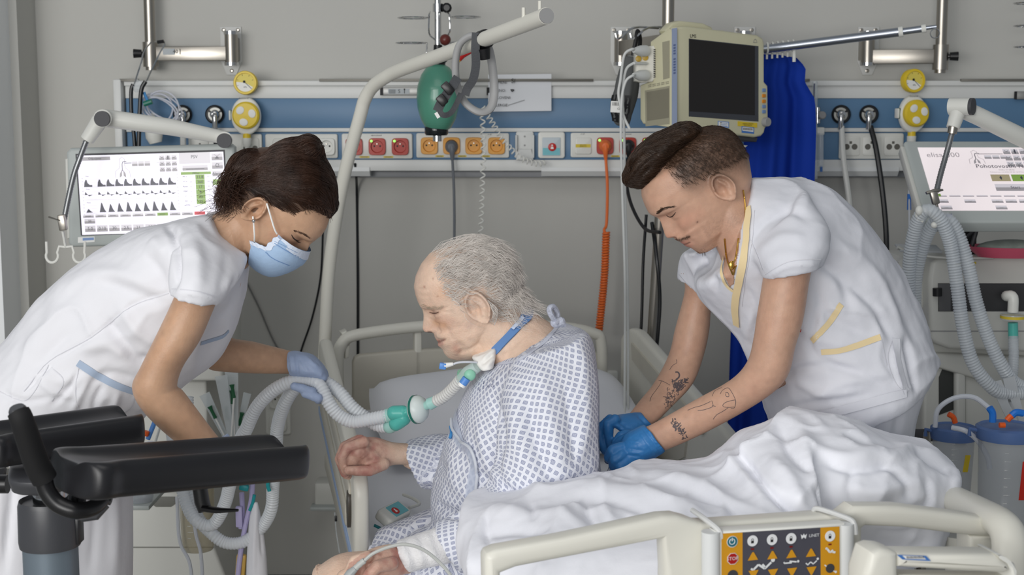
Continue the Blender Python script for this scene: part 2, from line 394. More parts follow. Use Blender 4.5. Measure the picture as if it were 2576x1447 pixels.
cord('gas_hose', 'black gas hose falling beside the right ventilator', 'hose', [(2190, 318, YH), (2205, 380, YH-.03), (2222, 500, YH-.06), (2230, 612, YH-.08), (2228, 760, YH-.08)], .0085, M_bhose)
# ------------------------------------------------------------------ vacuum regulators
M_gy = mat('gauge_yellow', (226, 196, 48), .4)
def regulator(px, py, lab, yaw=0):
    t = thing('vacuum_regulator', lab, 'vacuum regulator', P(px, py, PY)); F = P(px, py, PY-.05)
    Rz = Matrix.Rotation(yaw, 4, 'Y')
    def at(dx, dy, off): return frame(P(px, py, PY), (1, 0, 0), (0, 0, 1)) @ Rz @ Matrix.Translation((dx*.00122, -dy*.00122, off))
    b = MB(); b.at(at(0, 0, 0)); b.lathe([(.02, 0), (.02, .03)], 20); b.build('wall_probe', M_grey, t)
    b = MB(); b.at(at(0, 2, .025)); pts = [(math.cos(a)*.045*(1 if abs(math.sin(a)) < 2 else 1), math.sin(a)*.057) for a in np.linspace(0, 2*math.pi, 37)[:-1]]
    b.prism(pts, 0, .022, .007, 3); b.build('regulator_body', M_white, t)
    b = MB(); b.at(at(2, 0, .047)); b.lathe([(.041, 0), (.041, .012), (.036, .018), (0, .02)], 36); k = b.build('knob', M_gy, t)
    for i in range(3):
        b = MB(); b.at(at(2, 0, .0645) @ Matrix.Rotation(R_(135+120*i), 4, 'Z')); 
        b.prism([(.021+.011*math.cos(a), .013*math.sin(a)) for a in np.linspace(0, 2*math.pi, 19)[:-1]], 0, .004, .001); b.build('grip_pad', M_label, k)
    b = MB(); b.at(at(-36, 0, .032)); b.box((0, 0, 0), (.012, .032, .02), .004); b.build('side_switch', mat('dark_green', (30, 70, 40), .5), t)
    b = MB(); b.at(at(-40, 0, .032)); b.box((0, 0, 0), (.007, .03, .022), .003); b.build('switch_cap', M_white, t)
    # gauge
    gx, gy = 0, -80
    b = MB(); b.at(at(gx, gy+30, .03)); b.tube([(0, 0, 0), (0, .03, 0)], .008); b.build('gauge_stem', M_grey, t)
    b = MB(); b.at(at(gx, gy, .02)); b.lathe([(.035, 0), (.036, .022), (.034, .026), (.029, .026), (.028, .021), (0, .021)], 36); g = b.build('gauge_case', M_gy, t)
    b = MB(); b.at(at(gx, gy, .0415)); b.disc(0, 0, .028, seg=28); b.build('dial', mat('dial_yellow', (222, 204, 96), .5), g, smooth=0)
    b = MB(); b.at(at(gx, gy, .0419)); b.poly([(.027*math.cos(a), .027*math.sin(a)) for a in np.linspace(R_(175), R_(330), 14)]+[(0, 0)]); b.build('dial_field', M_label, g, smooth=0)
    b = MB(); b.at(at(gx, gy, .0423)); b.line([(-.004, .004), (.019, -.018)], .0016); b.disc(-.003, .003, .004)
    for a in (20, 60, 110, 160, 200): b.line([(.022*math.cos(R_(a)), .022*math.sin(R_(a))), (.026*math.cos(R_(a)), .026*math.sin(R_(a)))], .0012)
    b.text('kPa', 0, -.013, .007); b.build('needle', M_ink, g, smooth=0)
    b = MB(); b.at(at(0, -42, .0485)); b.text('boscarol', -.004, 0, .008); b.build('maker_name', M_ink, t, smooth=0)
    b = MB(); b.at(at(0, 48, .036) @ Matrix.Rotation(R_(90), 4, 'X')); b.lathe([(.012, -.004), (.012, .012)], 20); b.build('yellow_collar', M_gy, t)
    b = MB(); b.at(at(0, 56, .036) @ Matrix.Rotation(R_(90), 4, 'X')); b.lathe([(.014, 0), (.013, .02), (.0055, .03), (.005, .06)], 20); b.build('outlet_spout', M_white, t)
regulator(625, 290, 'yellow vacuum regulator with gauge above the dark haired woman')
regulator(2280, 285, 'yellow vacuum regulator with gauge above the right ventilator', R_(14))
# ------------------------------------------------------------------ wall arms with poles
def wall_arm(mx, px, ay, lab, ytop=-40, has_arm=True, knob=-1, my=125, foot=168, Ya=None):
    t = thing('equipment_bracket', lab, 'wall arm', P(mx, my, WY)); Y1 = WY-.07
    b = MB(); b.at(wallf(mx, my, WY)); pts = rrect(.052, .115, .015); b.prism([(-.033, .07), (.033, .07), (.033, -.035), (.015, -.078), (-.015, -.078), (-.033, -.035)][::-1], 0, .006, .002); b.build('mount_plate', mat('mount_white', (205, 205, 202), .45), t)
    for dx, dy in ((-.022, .06), (.022, .06), (0, -.065)):
        b = MB(); b.at(wallf(mx, my, WY-.006) @ Matrix.Translation((dx, dy, 0))); b.lathe([(.006, 0), (.006, .002), (.003, .003), (.003, .0015)], 12); b.build('screw', M_metal, t)
    c = P(mx, my-3, Y1)
    b = MB(); b.tube([c+Vector((0, 0, .042)), c-Vector((0, 0, .042))], .02, 20); b.box((c.x, (Y1+WY)/2, c.z), (.028, WY-Y1, .07), .003); b.build('pivot', M_metal, t)
    for k in (-1, 1):
        b = MB(); b.tube([c+Vector((0, 0, k*.042)), c+Vector((0, 0, k*.052))], .022, 20); b.build('pivot_collar', M_chrome, t)
    if not has_arm: return t
    Ya = Ya or Y1
    e = P(px, ay, Ya); d = (e-c); d.z = 0
    b = MB(); c2 = c.copy(); c2.z = e.z; mid = (c2+e)/2
    b.box(mid, (d.length, .024, .044), .003, rot=Matrix.Rotation(math.atan2(d.y, d.x), 3, 'Z')); b.build('arm_beam', M_metal, t)
    b = MB(); b.tube([e+Vector((0, 0, .035)), e-Vector((0, 0, .04))], .0235, 20); b.build('clamp_sleeve', M_metal, t)
    top = P(px, ytop, Ya); top.x = e.x
    b = MB(); b.tube([Vector((e.x, e.y, 2.7)), e-Vector((0, 0, .05))], .0165, 20); b.build('pole', M_metal, t)
    k0 = e+Vector((.025*knob, -.01, -.0)); b = MB(); b.tube([e, k0], .006); b.tube([k0, k0+Vector((.024*knob, -.004, 0))], [.012, .02, .02, .014], 14); b.build('clamp_knob', M_blackg, t)
    return t
ta = wall_arm(582, 379, 135, 'steel wall arm with pole above the left ventilator screen')
b = MB(); b.at(wallf(437, 130, WY-.0835)); b.rect(-.033, -.009, .003, .009); b.build('size_label', mat('pale_label'), ta, smooth=0)
b = MB(); b.at(wallf(437, 130, WY-.084)); b.text('40', .005, 0, .016); b.tube([(.019, -.008, 0), (.019, .008, 0)], .001); b.build('size_print', M_ink, ta, smooth=0)
tb = wall_arm(1562, 1680, 105, 'steel wall arm with pole carrying the beige monitor', my=125, Ya=3.98, knob=1)
b = MB(); c = P(1673, 72, 3.98)
for s in (-1, 1): b.tube([c+Vector((s*.02, -.02, 0)), c+Vector((s*.02-.07, -.05, .0)), c+Vector((s*.02-.11, -.05, -.03)), c+Vector((s*.02-.12, -.05, -.015))], .003, 6, sm=4)
b.build('wire_hook', M_chrome, tb)
tc_ = wall_arm(2183, 2366, 142, 'steel wall arm with pole beyond the curtain rail', my=125, knob=1, Ya=4.38)
td_ = wall_arm(1872, 0, 0, 'bare wall arm mount half hidden behind the beige monitor', has_arm=False)
# pole with wire bottle holders in the middle
t = thing('infusion_pole', 'chrome pole with wire bottle rings above the green breathing bag', 'pole', P(1102, 120, 4.32))
c = P(1102, 20, 4.32)
b = MB(); b.tube([Vector((c.x, c.y, 2.7)), P(1102, 210, 4.32)], .0105, 16); b.build('pole_tube', M_chrome, t)
b = MB(); b.tube([c+Vector((0, 0, -.012)), c+Vector((0, 0, .012))], .016, 16); b.tube([c, c+Vector((.02, -.01, 0))], .005); b.build('pole_clamp', M_chrome, t)
b = MB(); b.at(wallf(1124, 20, 4.31)); b.lathe([(.008, -.01), (.015, -.008), (.015, .008), (.009, .012)], 10); b.build('clamp_knob', M_blackg, t)
for s, cx, cy in ((-1, 1040, 45), (1, 1170, 43), (-1, 1035, 108), (1, 1158, 108)):
    b = MB(); o = P(cx, cy, 4.27); b.at(frame(o, (1, 0, 0), (0, 1, 0))); b.ring(.046, .0018, 30, 6); b.M = Matrix.Identity(4)
    a = o+Vector((-s*.046, 0, 0)); up = P(1102+s*20, 30, 4.31)
    if cy < 60: b.tube([up, Vector((a.x, a.y, up.z-.01)), a, a+Vector((0, 0, -.045)), P(1102+s*8, 100, 4.31)], .0025, 6, sm=4)
    else: b.tube([a, a+Vector((0, 0, -.05)), P(1102, 175, 4.31)], .0022, 6, sm=4)
    b.build('bottle_ring', M_chrome, t)
# further wire rings at the right edge
t = thing('bottle_ring_stand', 'chrome wire bottle rings cut off at the right edge of the wall', 'wire holder', P(2600, 60, 4.38))
c = P(2640, 60, 4.38); b = MB(); b.tube([Vector((c.x, c.y, 2.7)), c-Vector((0, 0, .2))], .011, 14); b.build('pole_tube', M_chrome, t)
for cy in (8, 65, 118):
    b = MB(); o = P(2590, cy, 4.33); b.at(frame(o, (1, 0, 0), (0, 1, 0))); b.ring(.045, .002, 28, 6); b.M = Matrix.Identity(4); b.tube([o+Vector((.045, 0, 0)), P(2640, cy, 4.37)], .002, 6); b.build('bottle_ring', M_chrome, t)
# paper note
t = thing('paper_note', 'white sheet with printed lines taped below the slot of the wall unit', 'paper', P(1310, 233, PY-.01))
b = MB(); q = [P(1228, 188, PY-.012), P(1387, 186, PY-.012), P(1387, 279, PY-.02), P(1228, 281, PY-.02)]; n = 8; vs = []; fs = []
for i in range(n+1):
    for j in range(n+1):
        u, v = j/n, i/n; p = q[0].lerp(q[1], u).lerp(q[3].lerp(q[2], u), v); p.y += -.004*math.sin(u*3)*v; vs.append(p)
for i in range(n):
    for j in range(n): a = i*(n+1)+j; fs.append((a+n+1, a+n+2, a+1, a))
vs2 = [v+Vector((0, .0006, 0)) for v in vs]; m_ = len(vs)
b.add(vs+vs2, fs+[tuple(i+m_ for i in f[::-1]) for f in fs]); b.build('sheet', mat('paper', (222, 224, 228), .7), t)
b = MB()
for px, py, s_, x in ((1262, 208, 'IJMENI:', .02), (1258, 228, 'MENO:', .02), (1262, 246, 'OSLOVENI:', .02), (1260, 265, 'ALERGIE:', .02)):
    b.at(wallf(px, py, PY-.026)); b.text(s_, .008, 0, .0135, align='RIGHT') if False else b.text(s_, 0, 0, .0115)
b.at(wallf(1291, 204, PY-.026)); b.text('Sí', 0, 0, .02)
b.at(wallf(1288, 228, PY-.026)); b.line([(-.004, .004), (0, -.003), (.006, .002), (-.002, .003)], .003)
b.at(wallf(1295, 260, PY-.026)); b.line([(-.02, -.006), (.03, .01)], .0012)
b.build('note_print', M_ink, t, smooth=0)
# ------------------------------------------------------------------ bed
def trace(mb, pts, F, th, bev=0., back=None):
    """a slab whose outline is laid out in plane F (local Z = front), th thick"""
    Fi = F.inverted(); o = F.translation; n = F.col[2].to_3d(); q = [Fi @ PP(x, y, o, n) for x, y in pts]; poly = [(p.x, p.y) for p in q]
    if sum(poly[i-1][0]*poly[i][1]-poly[i][0]*poly[i-1][1] for i in range(len(poly))) < 0: poly = poly[::-1]
    mb.at(F); mb.prism(poly, -th, 0, bev, 3); mb.at(Matrix.Identity(4)); return mb
def loc2(F, px, py): p = F.inverted() @ PP(px, py, F.translation, F.col[2].to_3d()); return p.x, p.y
BO = Vector((-.125, 4.05, 0)); BA = Vector((.252, -.968, 0)).normalized(); BW = Vector((.968, .252, 0)).normalized()
def B(u, v, z): p = BO+BW*u+BA*v; p.z = z; return p
bed = thing('hospital_bed', 'cream hospital bed with raised backrest and padded side rails', 'bed', (BO+BA*1.0))
FH = frame(B(0, 0, .8), BW, (0, 0, 1)); FF = frame(B(0, 1.95, .9), BW, (0, 0, 1))
M_bedd = mat('bed_panel', (196, 192, 180), .42, var=(4, .02))
b = MB(); trace(b, [(888, 912), (893, 899), (906, 893), (1048, 880), (1290, 872), (1500, 885), (1512, 900), (1512, 1110), (888, 1110)], FH, .03, .008); hb = b.build('headboard_panel', M_bedd, bed)
def pb(F, px, py, off=0.): return PP(px, py, F.translation, F.col[2].to_3d())+F.col[2].to_3d()*off
b = MB(); b.tube([pb(FH, *p) for p in [(852, 1000), (850, 900), (862, 862), (885, 846), (950, 834), (1055, 822), (1200, 816), (1400, 822), (1490, 838), (1513, 866), (1514, 1000)]], .0165, 14, sm=6); b.build('headboard_bar', M_bed, bed)
b = MB(); trace(b, [(1043, 832), (1062, 830), (1062, 1060), (1043, 1060)], FH, .034, .006); b.build('headboard_rib', M_bed, bed)
b = MB(); trace(b, [(858, 838), (872, 832), (888, 860), (874, 872)], FH, .05, .006); trace(b, [(868, 872), (880, 868), (878, 900), (868, 904)], FH, .03, .004); b.build('corner_bracket', M_bed, bed)
# left rail (head half): tilted with the backrest
def rail(A, Z, h, name, th=.032, flip=1, stripe=True):
    A, Z = Vector(A), Vector(Z); d = (Z-A); L = d.length; d.normalize(); n = d.cross(Vector((0, 0, 1))).normalized()*flip; up = n.cross(d)*1
    if up.z < 0: up = -up
    F = Matrix((d, up, d.cross(up))).transposed().to_4x4(); F.translation = A
    b = MB(); b.at(F); R = .05; pts = [(-.02+R*0, -.0)]
    poly = rrect(L+.05, h, .06, 7, L/2, -h/2); b.prism(poly, -th/2, th/2, .011, 3); o = b.build(name, M_bed, bed)
    s = 1 if (F.col[2].to_3d().dot(Vector((0, 0, CAMZ))-A) > 0) else -1
    b = MB(); b.at(F); b.prism(rrect(L-.10, .045, .02, 5, L/2, -.07), s*th/2-.002, s*th/2+.006, .004, 2); b.build('grip_recess', M_bedd, o)
    b = MB(); b.at(F); b.prism(rrect(L-.18, .05, .022, 5, L/2-.02, -h+.075), s*th/2-.002, s*th/2+.006, .004, 2); b.build('raised_panel', M_bedd, o)
    if stripe: b = MB(); b.at(F); b.prism(rrect(L-.02, .02, .006, 3, L/2, -h+.026), s*th/2-.002, s*th/2+.004, .001, 1); b.build('blue_stripe', mat('pale_blue_stripe', (150, 172, 206), .5), o)
    return o, F, L, s, th
rl = rail(P(818, 846, 3.88), P(908, 1192, 3.0), .235, 'side_rail_left'.replace('_left', ''))
b = MB(); b.at(rl[1]); b.prism([(rl[2]-.06+.02*math.cos(a), -.11+.045*math.sin(a)) for a in np.linspace(0, 6.28, 24)[:-1]], rl[3]*rl[4]/2-.002, rl[3]*rl[4]/2+.0075, .001); b.build('rail_keypad', mat('keypad_dark', (70, 66, 60), .4), rl[0])
FR = frame(P(1575, 840, 4.02), P(1850, 1126, 3.3)-P(1575, 840, 4.02)-Vector((0, 0, (P(1850, 1126, 3.3)-P(1575, 840, 4.02)).z)), (0, 0, 1))
b = MB(); trace(b, [(1560, 850), (1568, 834), (1582, 826), (1598, 832), (1700, 948), (1800, 1062), (1846, 1118), (1850, 1134), (1838, 1150), (1740, 1186), (1640, 1230), (1556, 1240)], FR, .035, .011); o = b.build('side_rail', M_bed, bed)
b = MB(); trace(b, [(1592, 862), (1690, 975), (1780, 1080), (1770, 1094), (1680, 1010), (1594, 905)], FR, -.006, 0); b.build('grip_recess', M_bedd, o)
b = MB(); trace(b, [(1640, 1010), (1730, 1110), (1725, 1150), (1650, 1190), (1635, 1180)], FR, -.006, 0); b.build('raised_panel', M_bedd, o)
# foot half of the right rail
b = MB(); b.tube([P(2360, 1248, 2.62), P(2400, 1262, 2.52), P(2470, 1292, 2.36), P(2515, 1315, 2.26), P(2538, 1350, 2.22), P(2541, 1420, 2.2), P(2540, 1600, 2.19)], [.036, .034, .031, .029, .029, .029, .029], 16, sm=6, flat=.8); b.tube([P(2420, 1350, 2.5), P(2420, 1560, 2.48)], .03, 12); o = b.build('side_rail', M_bed, bed)
# footboard
b = MB(); trace(b, [(1222, 1408), (1228, 1396), (1250, 1386), (1408, 1358), (1559, 1326), (1668, 1302), (1704, 1300), (1735, 1308), (1760, 1318), (1790, 1318), (2072, 1298), (2120, 1300), (2150, 1276), (2264, 1276), (2434, 1298), (2505, 1310), (2512, 1330), (2505, 1354), (2441, 1350), (2280, 1330), (2180, 1326), (2172, 1332), (2172, 1380), (2168, 1600), (1672, 1600), (1675, 1440), (1671, 1358), (1560, 1380), (1413, 1408), (1300, 1430), (1262, 1445), (1258, 1600), (1226, 1600)], FF, .045, .011); fb = b.build('footboard', M_bed, bed)
b = MB(); trace(b, [(2440, 1348), (2505, 1350), (2505, 1600), (2440, 1600)], FF, .045, .008); b.build('footboard_post', M_bed, bed)
# mattress base, mattress, base frame
def slab(name, u0, u1, v0, z0, v1, z1, th, m, parent, bev=.03):
    a, c = B((u0+u1)/2, v0, z0), B((u0+u1)/2, v1, z1); d = (c-a); L = d.length; x = d.normalized(); F = frame((a+c)/2, BW, (0, 0, 1)); y = x; n = BW.cross(y) if BW.cross(y).z > 0 else -BW.cross(y)
    F = Matrix((BW, n.cross(BW), n)).transposed().to_4x4(); F.translation = (a+c)/2
    b = MB(); b.at(F); b.box((0, 0, -th/2), (u1-u0, L, th), bev, 3); return b.build(name, m, parent)
M_sheet = cloth('sheet_white', (226, 227, 232), (30, .25)) if 'cloth' in globals() else mat('sheet_white', (226, 227, 232), .85, bump=(30, .25), spec=.2)
for args in (('platform_section', -.43, .43, .82, .46, 1.9, .46, .05), ('platform_section', -.43, .43, .1, .66, .84, .46, .05)): slab(*args, M_bedd, bed, .01)
mt = thing('mattress', 'white sheeted hospital mattress with raised back section under the patient', 'mattress', B(0, 1.2, .5))
slab('mattress_seat', -.41, .41, .80, .585, 1.88, .585, .12, M_sheet, mt); slab('mattress_back', -.41, .41, .12, .785, .84, .585, .12, M_sheet, mt)
b = MB(); b.at(frame(B(0, 1.0, .2), BW, (0, 0, 1))); b.box((0, 0, 0), (.6, .16, 1.9)); b.box((0, .13, -.6), (.14, .3, .14), .02); b.box((0, .13, .6), (.14, .3, .14), .02); b.build('under_frame', mat('frame_grey', (120, 120, 118), .5), bed)
for u in (-.33, .33):
    for v in (.2, 1.75):
        b = MB(); c = B(u, v, .075); b.tube([c-BW*.02, c+BW*.02], .075, 20); b.build('castor', M_dark, bed)
# pillow
b = MB(); F = frame(B(.03, .3, .86), BW, (0, 0, 1)); sc_ = []
for i in range(17):
    for j in range(25):
        pass
u_ = np.linspace(-1, 1, 25); v_ = np.linspace(-1, 1, 17); top = []; bot = []
for v in v_:
    for u in u_:
        e = max(0, 1-abs(u)**3.2)*max(0, 1-abs(v)**3.2); hgt = .085*e**.45; p = (u*.36*(1-.05*v*v), v*.2*(1-.05*u*u)); ww = .006*math.sin(7*u+3*v)*e
        top.append((p[0], p[1], hgt+ww)); bot.append((p[0], p[1], -hgt*.8))
fs = []; n = 25
for i in range(16):
    for j in range(24): a = i*n+j; fs.append((a, a+1, a+n+1, a+n))
x = BW; up = (B(0, .12, .785)-B(0, .84, .585)).normalized(); nn = x.cross(up); F = Matrix((x, up, nn)).transposed().to_4x4(); F.translation = B(.03, .34, .79)
b.at(F); b.add(top, fs); b.add(bot, [f[::-1] for f in fs]); pl = b.build('pillow', M_sheet, None, smooth=80); pl['label'] = 'white pillow on the raised backrest behind the old man'; pl['category'] = 'pillow'
# ---- control panel hooked over the footboard
FC = frame(pb(FF, 1965, 1400, .07), BW, (0, 0, 1)); FC.translation = pb(FF, 1965, 1400, .035)
cp = thing('bed_control_panel', 'yellow and grey bed control panel hooked over the footboard', 'control panel', FC.translation)
b = MB(); trace(b, [(1800, 1338), (2128, 1318), (2130, 1640), (1800, 1640)], FC, .03, .006); b.build('panel_housing', M_white, cp)
for x0, x1, y0 in ((1771, 1816, 1341), (2113, 2152, 1321)):
    a, c = pb(FC, (x0+x1)/2, y0), pb(FC, (x0+x1)/2, 1660); r_ = (pb(FC, x1, y0)-pb(FC, x0, y0)).length/2; b = MB(); b.tube([a-FC.col[2].to_3d()*.008, c-FC.col[2].to_3d()*.008], r_, 18); b.build('side_column', mat('white_grey', (218, 220, 220), .35), cp)
FG = FC.copy(); FG.translation = FC.translation+FC.col[2].to_3d()*.0006
b = MB(); trace(b, [(1815, 1343), (2112, 1325), (2113, 1640), (1815, 1640)], FG, .0003); face = b.build('panel_face', mat('panel_grey', (74, 74, 84), .4), cp, smooth=0)
def layer(k): G = FC.copy(); G.translation = FC.translation+FC.col[2].to_3d()*(.0006+.0004*k); return G
M_or = mat('panel_orange', (208, 148, 30), .4)
for q_ in ([(1815, 1343), (1868, 1340), (1868, 1640), (1815, 1640)], [(2064, 1328), (2112, 1325), (2113, 1640), (2066, 1640)]):
    b = MB(); trace(b, q_, layer(1), .0003); b.build('orange_field', M_or, face, smooth=0)
UP = 1/ (pb(FC, 1966, 1380)-pb(FC, 1965, 1380)).length
def disc(px, py, r, m, k, name, seg=24):
    b = MB(); G = layer(k); x, y = loc2(G, px, py); b.at(G); b.lathe([(r/UP, 0), (r/UP*.97, .001), (0, .0012)], seg) if False else b.prism([(x+r/UP*math.cos(2*math.pi*i/seg+math.pi/8), y+r/UP*math.sin(2*math.pi*i/seg+math.pi/8)) for i in range(seg)], 0, .0008, .0002, 1); return b.build(name, m, face, smooth=0)
M_key = mat('key_white', (226, 228, 230), .4); M_teal = mat('key_teal', (32, 104, 118), .4); M_stop = mat('stop_red', (168, 22, 20), .4)
def gl_(px, py, k, fn, m, name):
    b = MB(); G = layer(k); x, y = loc2(G, px, py); G = G @ Matrix.Translation((x, y, 0)); b.at(G); fn(b); return b.build(name, m, face, smooth=0)
s1 = 1/UP
disc(1842, 1363, 13.5, M_key, 2, 'power_key'); disc(1842, 1363, 12, M_teal, 4.5, 'power_key_face')
gl_(1842, 1363, 7, lambda b: (b.tube([(6.5*s1*math.cos(a), 6.5*s1*math.sin(a), 0) for a in np.linspace(R_(115), R_(425), 16)], 1.0*s1, 5), b.line([(0, 1*s1), (0, 9*s1)], 2.2*s1)), M_key, 'power_symbol')
disc(1843, 1406, 14.5, M_key, 2, 'stop_key', 8); disc(1843, 1406, 13, M_stop, 4.5, 'stop_key_face', 8); gl_(1843, 1406, 7, lambda b: b.text('STOP', 0, 0, 11.5*s1), M_key, 'stop_word')
disc(1843, 1448, 13, M_dark, 2, 'lamp_key')
for px, py in ((1893, 1361), (1942, 1358), (1990, 1355), (2088, 1349)):
    disc(px, py, 13, M_key, 2, 'lock_key')
    gl_(px, py, 4.5, lambda b: (b.rect(-3.4*s1, -6*s1, 3.4*s1, .5*s1), b.tube([(2.8*s1*math.cos(a), 1.2*s1+3.6*s1*math.sin(a), 0) for a in np.linspace(0, math.pi, 9)], .6*s1, 5)), M_ink, 'padlock_symbol')
    gl_(px, py+21, 2, lambda b: b.rect(-4*s1, -2*s1, 4*s1, 2*s1), mat('led_red', (120, 14, 12), .4), 'lock_light')
for px, py in ((1894, 1400), (1943, 1397), (1991, 1394), (2040, 1391)):
    gl_(px, py, 2, lambda b: b.prism([(-12.5*s1, -9*s1), (12.5*s1, -8.5*s1), (1.5*s1, 10*s1), (-1.5*s1, 10*s1)], 0, .0008), M_or, 'up_key')
    gl_(px+1, py+45, 2, lambda b: b.prism([(-12.5*s1, 9*s1), (-1.5*s1, -10*s1), (1.5*s1, -10*s1), (12.5*s1, 9.5*s1)], 0, .0008), M_or, 'down_key')
def figure(px, py, pts, w, hx, hy, hr, m=M_key, name='bed_symbol'):
    gl_(px, py, 3, lambda b: ([b.line([(x0*s1, -y0*s1), (x1*s1, -y1*s1)], w*s1) for (x0, y0), (x1, y1) in pts], b.disc(hx*s1, -hy*s1, hr*s1)), m, name)
figure(1918, 1420, [((-28, 8), (-22, 13)), ((-23, 12), (-10, 0)), ((-10, 0), (6, 11)), ((0, 0), (8, 9)), ((6, 11), (22, -3))], 5, 26, -8, 5)
figure(1990, 1414, [((-18, -1), (-16, 3)), ((-17, 2), (2, 2)), ((-4, -2), (14, 1))], 3.5, 18, 0, 3); figure(2041, 1416, [((-14, 0), (-8, 5)), ((-9, 5), (-2, -2)), ((-2, -2), (6, 4)), ((4, 4), (14, -4))], 3, 16, -8, 3)
figure(2088, 1386, [((-8, -6), (0, 4)), ((0, 4), (8, -1)), ((6, 3), (14, 5))], 5, -9, -6, 3); disc(2088, 1430, 11, M_dark, 2, 'tilt_disc'); figure(2088, 1430, [((-14, -9), (0, 2)), ((0, 1), (12, 9))], 3, 15, 10, 3)
gl_(2043, 1347, 3, lambda b: b.text('LINET', 5*s1, -1*s1, 10*s1), M_key, 'maker_name'); gl_(2022, 1350, 3, lambda b: b.poly([(-8*s1, 6*s1), (-5*s1, -6*s1), (0, -2*s1), (5*s1, -6*s1), (8*s1, 6*s1), (3*s1, 2*s1), (0, 7*s1), (-3*s1, 2*s1)]), M_key, 'maker_emblem')
M_hook = mat('hook_white', (206, 207, 206), .35)
b = MB(); b.tube([pb(FF, 1772, 1306, -.05), pb(FF, 1773, 1306, .0), pb(FF, 1790, 1322, .03), pb(FF, 1793, 1345, .032)], .0042, 8, sm=5); b.build('hook', M_hook, cp)
b = MB(); b.tube([pb(FF, 2068, 1298, -.03), pb(FF, 2075, 1289, -.02), pb(FF, 2118, 1296, .02), pb(FF, 2126, 1306, .03), pb(FF, 2128, 1330, .032)], .0042, 8, sm=5); b.build('hook', M_hook, cp)
# linen shelf below the footboard, right corner
ls = thing('linen_shelf', 'cream pull-out shelf with barcode sticker below the footboard corner', 'shelf', P(2360, 1430, 1.98))
FL = frame(P(2330, 1410, 1.98), BW, (0, 0, 1))
b = MB(); trace(b, [(2178, 1447), (2196, 1392), (2218, 1384), (2242, 1386), (2262, 1394), (2264, 1447), (2264, 1640), (2170, 1640)], FL, .06, .012); b.build('shelf_bracket', M_cream, ls)
b = MB(); trace(b, [(2262, 1394), (2508, 1396), (2540, 1412), (2548, 1436), (2530, 1446), (2262, 1430)], FL, .05, .012); o = b.build('shelf_tube', M_cream, ls)
b = MB(); trace(b, [(2506, 1395), (2516, 1394), (2556, 1420), (2562, 1447), (2562, 1640), (2546, 1640), (2548, 1440), (2536, 1420)], FL, .055, .006); b.build('shelf_edge', M_white, ls)
b = MB(); trace(b, [(2264, 1446), (2560, 1452), (2560, 1640), (2264, 1640)], frame(P(2330, 1410, 2.0), BW, (0, 0, 1)), .03, .004); b.build('shelf_plate', M_cream, ls)
G = FL.copy(); G.translation = FL.translation+FL.col[2].to_3d()*.001
b = MB(); trace(b, [(2256, 1396), (2330, 1399), (2342, 1412), (2270, 1408)], G, .0005); o2 = b.build('barcode_sticker', mat('sticker_blue', (70, 120, 190), .5), o, smooth=0)
G2 = G.copy(); G2.translation = G.translation+FL.col[2].to_3d()*.0006
b = MB(); trace(b, [(2270, 1398), (2322, 1400), (2330, 1408), (2278, 1406)], G2, .0003); b.build('sticker_field', M_label, o2, smooth=0)
b = MB(); G3 = G2.copy(); G3.translation = G2.translation+FL.col[2].to_3d()*.0005
for k in range(13): x = 2280+k*3.4; trace(b, [(x, 1400), (x+1.3+.7*(k % 3 == 0), 1400), (x+4, 1405.5), (x+2.7, 1405.5)], G3, .0002)
b.build('barcode', M_ink, o2, smooth=0)
# ------------------------------------------------------------------ organic modelling helpers
def catmull(A, sub):
    A = np.asarray(A, float); out = []
    n = len(A)
    for i in range(n-1):
        a = A[i-1] if i else 2*A[0]-A[1]; b, c = A[i], A[i+1]; d = A[i+2] if i+2 < n else 2*A[-1]-A[-2]
        for k in range(sub):
            t = k/sub; out.append(.5*((2*b)+(c-a)*t+(2*a-5*b+4*c-d)*t*t+(3*b-a-3*c+d)*t**3))
    out.append(A[-1]); return np.array(out)
def loft(mb, sts, sub=6, seg=36, dome=(0, 0), n=2.0, dy=0.):
    """closed limb or garment volume: each station = two outline points (pixel pair at distance Y), Y, depth half-width"""
    rows = []
    for s in sts:
        x1, y1, x2, y2, Y, b = s[:6]; e = s[6] if len(s) > 6 else n
        p, q = P(x1, y1, Y+dy), P(x2, y2, Y+dy); rows.append([*((p+q)/2), *((p-q)/2), b, e])
    rows = catmull(rows, sub); rg = []
    an = np.linspace(0, 2*math.pi, seg+1)[:-1]; ca, sa = np.cos(an), np.sin(an)
    def ring(r, k=1., off=np.zeros(3)):
        c, e1, b, e = r[:3]+off, r[3:6]*k, r[6]*k, r[7]
        x = np.sign(ca)*abs(ca)**(2/e); y = np.sign(sa)*abs(sa)**(2/e)
        return [tuple(c+e1*x[i]+np.array((0, b*y[i], 0))) for i in range(seg)]
    for r in rows: rg.append(ring(r))
    for end in (0, 1):
        if dome[end]:
            r, r2 = (rows[0], rows[1]) if end == 0 else (rows[-1], rows[-2])
            d = r[:3]-r2[:3]; d = d/(np.linalg.norm(d)+1e-9)
            ex = [ring(r, math.cos(a), d*dome[end]*math.sin(a)) for a in (.35, .7, 1.0, 1.3)]
            rg = ex[::-1]+rg if end == 0 else rg+ex
    # orient outward
    c0, c1 = np.mean(rg[0], 0), np.mean(rg[-1], 0); r0 = np.array(rg[0])
    nrm = np.cross(r0[seg//4]-r0[0], r0[seg//2]-r0[0])
    if np.dot(nrm, c1-c0) < 0: rg = [r[::-1] for r in rg]
    mb.rings(rg)
    return rows
def chain(mb, pts, seg=12):
    """tapered limb through joints [(point, radius), ...] with rounded joints"""
    for (a, ra), (b, rb) in zip(pts, pts[1:]):
        mb.tube([a, b], [ra, rb], seg)
    for a, ra in pts: mb.ell(a, (ra, ra, ra), nu=seg, nv=8)
